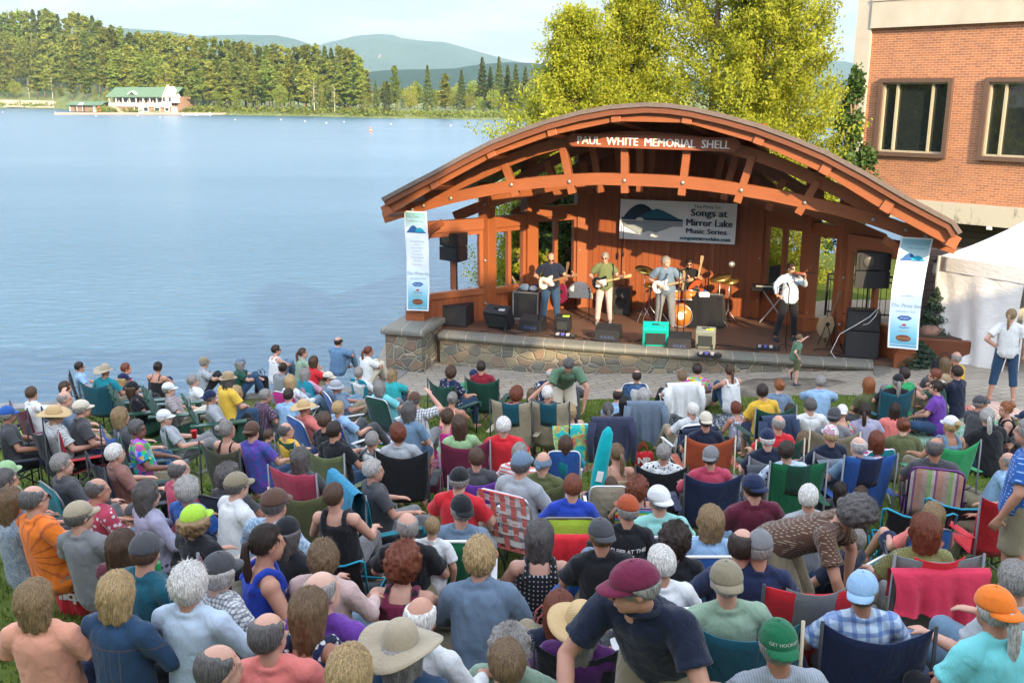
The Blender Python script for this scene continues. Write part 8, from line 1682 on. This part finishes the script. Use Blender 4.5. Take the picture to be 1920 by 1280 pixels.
electric('red-brown guitar on a stand beside the lead player', None, 'wine', neck_c='tan', acoustic=True, loc=gobj(1274, 612) + V3((.05, .2, .5)), rot=(0, R(86), SA + R(170)))
electric('natural wood acoustic guitar on a stand by the right post', None, 'tan', neck_c='lbrown', acoustic=True, loc=gobj(1546, 645) + V3((0, 0, .42)), rot=(R(-14), R(72), SA + R(185)))
electric('dark red-brown hollow guitar leaning behind the bald player', None, 'wine', neck_c='lbrown', acoustic=True, loc=gobj(1053, 588) + V3((0, .1, .5)), rot=(R(10), R(78), SA + R(175)))
def gstand(px, py, label):
    p = gobj(px, py); b = MB(); 
    for s in (-1, 1): b.tube([(s * .16, -.12, .01), (0, .02, .5)], .011, 6).tube([(s * .09, .0, .22), (s * .1, -.14, .2)], .010, 6)
    b.tube([(0, .22, .01), (0, .02, .5), (0, 0, .8)], .011, 6); tag(b.build('guitar_stand', BLK, None, True, p, (0, 0, SA)), label, 'guitar stand')
gstand(1547, 646, 'black tubular stand under the natural wood guitar'); gstand(1300, 608, 'black tubular stand under the sunburst guitar'); gstand(1563, 650, 'empty black stand right of the natural wood guitar')
def case_w():
    p = gobj(1083, 590); b = MB(); b.prism([(.33 * math.cos(t), .42 * math.sin(t) + .42) for t in np.linspace(0, math.pi, 16)], (1, 0, 0), (0, 0, 1), (0, .1, 0), (0, 1, 0), -.08, .08); tag(b.build('instrument_case', flat('case_white', (.60, .58, .52), .5), None, False, p, (R(-12), 0, SA)), 'pale rounded instrument case standing behind the bald guitarist', 'case')
    p = gobj(1158, 590); e = empty('bass_cabinet', p, SA, 'black speaker cabinet behind the olive shirt', 'speaker'); MB().box((0, .2, .35), (.6, .4, .68), None, .01).build('cabinet', BOXB, e); MB().lathe([(.2, 0), (.18, .02), (.06, -.01)], n=24).build('woofer', GRL, e, True, (0, -.005, .35), (R(90), 0, 0))
case_w()
def keys():
    p = gobj(1448, 607); e = empty('keyboard', p, SA, 'black keyboard on an X stand behind the violin player', 'keyboard'); MB().box((0, .1, .86), (1.05, .34, .09), (R(4), 0, 0)).build('body', BLK, e); b = MB()
    for i in range(30): b.box((-.42 + i * .029, -.01, .912), (.026, .13, .012))
    b.build('keybed', flat('ivory_keys', (.6, .58, .5), .4), e); MB().beam((-.3, .1, 0), (.3, .1, .82), .03, .03).beam((.3, .13, 0), (-.3, .13, .82), .03, .03).build('stand', ALU, e)
    MB().prism([(0, 0), (.32, .1), (.32, .5), (0, .42)], (1, 0, 0), (0, 0, 1), (-.16, .3, .92), (0, 1, 0), 0, .03).build('music_rest', BLK, e)
keys()
def cables():
    rs = random.Random(4); b = MB()
    for i in range(26):
        u = rs.uniform(-4.2, 4.4); v = front_v(u) + rs.uniform(.25, .75); pts = [(u, v, .012)]; a = rs.uniform(-.5, .5)
        for k in range(14): a += rs.uniform(-.9, .9); u += .11 * math.cos(a); v = min(max(v + .07 * math.sin(a), front_v(u) + .22), 1.0); pts.append((u, v, .012 + rs.random() * .012))
        b.tube(pts, .009, 5)
    tag(b.build('floor_cables', BLK, None, True, st(0, 0, SZ), (0, 0, SA)), 'tangle of black cables along the front of the stage floor', 'cables', kind='stuff')
    for px, py, lab in ((1440, 655, 'small black effects pedals before the violin player'), (1060, 632, 'black pedal board among the cables at left'), (1330, 668, 'black pedal tray right of the gray amplifier')):
        p = gobj(px, py); e = empty('pedal_board', p, SA, lab, 'pedal board'); MB().box((0, 0, .03), (.5, .22, .04), None, .008).build('tray', BLK, e)
        for i in range(4): MB().box((-.18 + i * .12, 0, .07), (.07, .11, .045), None, .006).build('pedal', flat('pedal_%d' % i, [(.3, .3, .32), (.1, .1, .4), (.5, .5, .5), (.05, .05, .05)][i], .4), e)
cables()
MB_ = MB().tube([(-1.1, 3.2, 3.0), (-1.1, 3.2, 2.35)], .01, 5); MB_.ell((-1.1, 3.2, 2.25), (.035, .035, .1), 8, 6); tag(MB_.build('hanging_microphone', BLK, None, True, st(0, 0, 0), (0, 0, SA)), 'small black microphone hanging in front of the back wall', 'microphone')
# ---------------------------------------------------------------- air
def haze():
    m = D.materials.new('haze_air'); m.use_nodes = True; t = m.node_tree; t.nodes.clear(); o = t.nodes.new('ShaderNodeOutputMaterial'); v = t.nodes.new('ShaderNodeVolumePrincipled')
    v.inputs['Color'].default_value = (.58, .82, .96, 1); v.inputs['Density'].default_value = .00012; v.inputs['Anisotropy'].default_value = 0; t.links.new(v.outputs[0], o.inputs['Volume'])
    x0, x1, y0, y1, z0, z1 = -4000, 4200, -120, 5600, -3.2, 620
    me = MB().box(((x0 + x1) / 2, (y0 + y1) / 2, (z0 + z1) / 2), (x1 - x0, y1 - y0, z1 - z0)).mesh('haze', m); tag(obj('haze', me), kind='stuff')
haze()
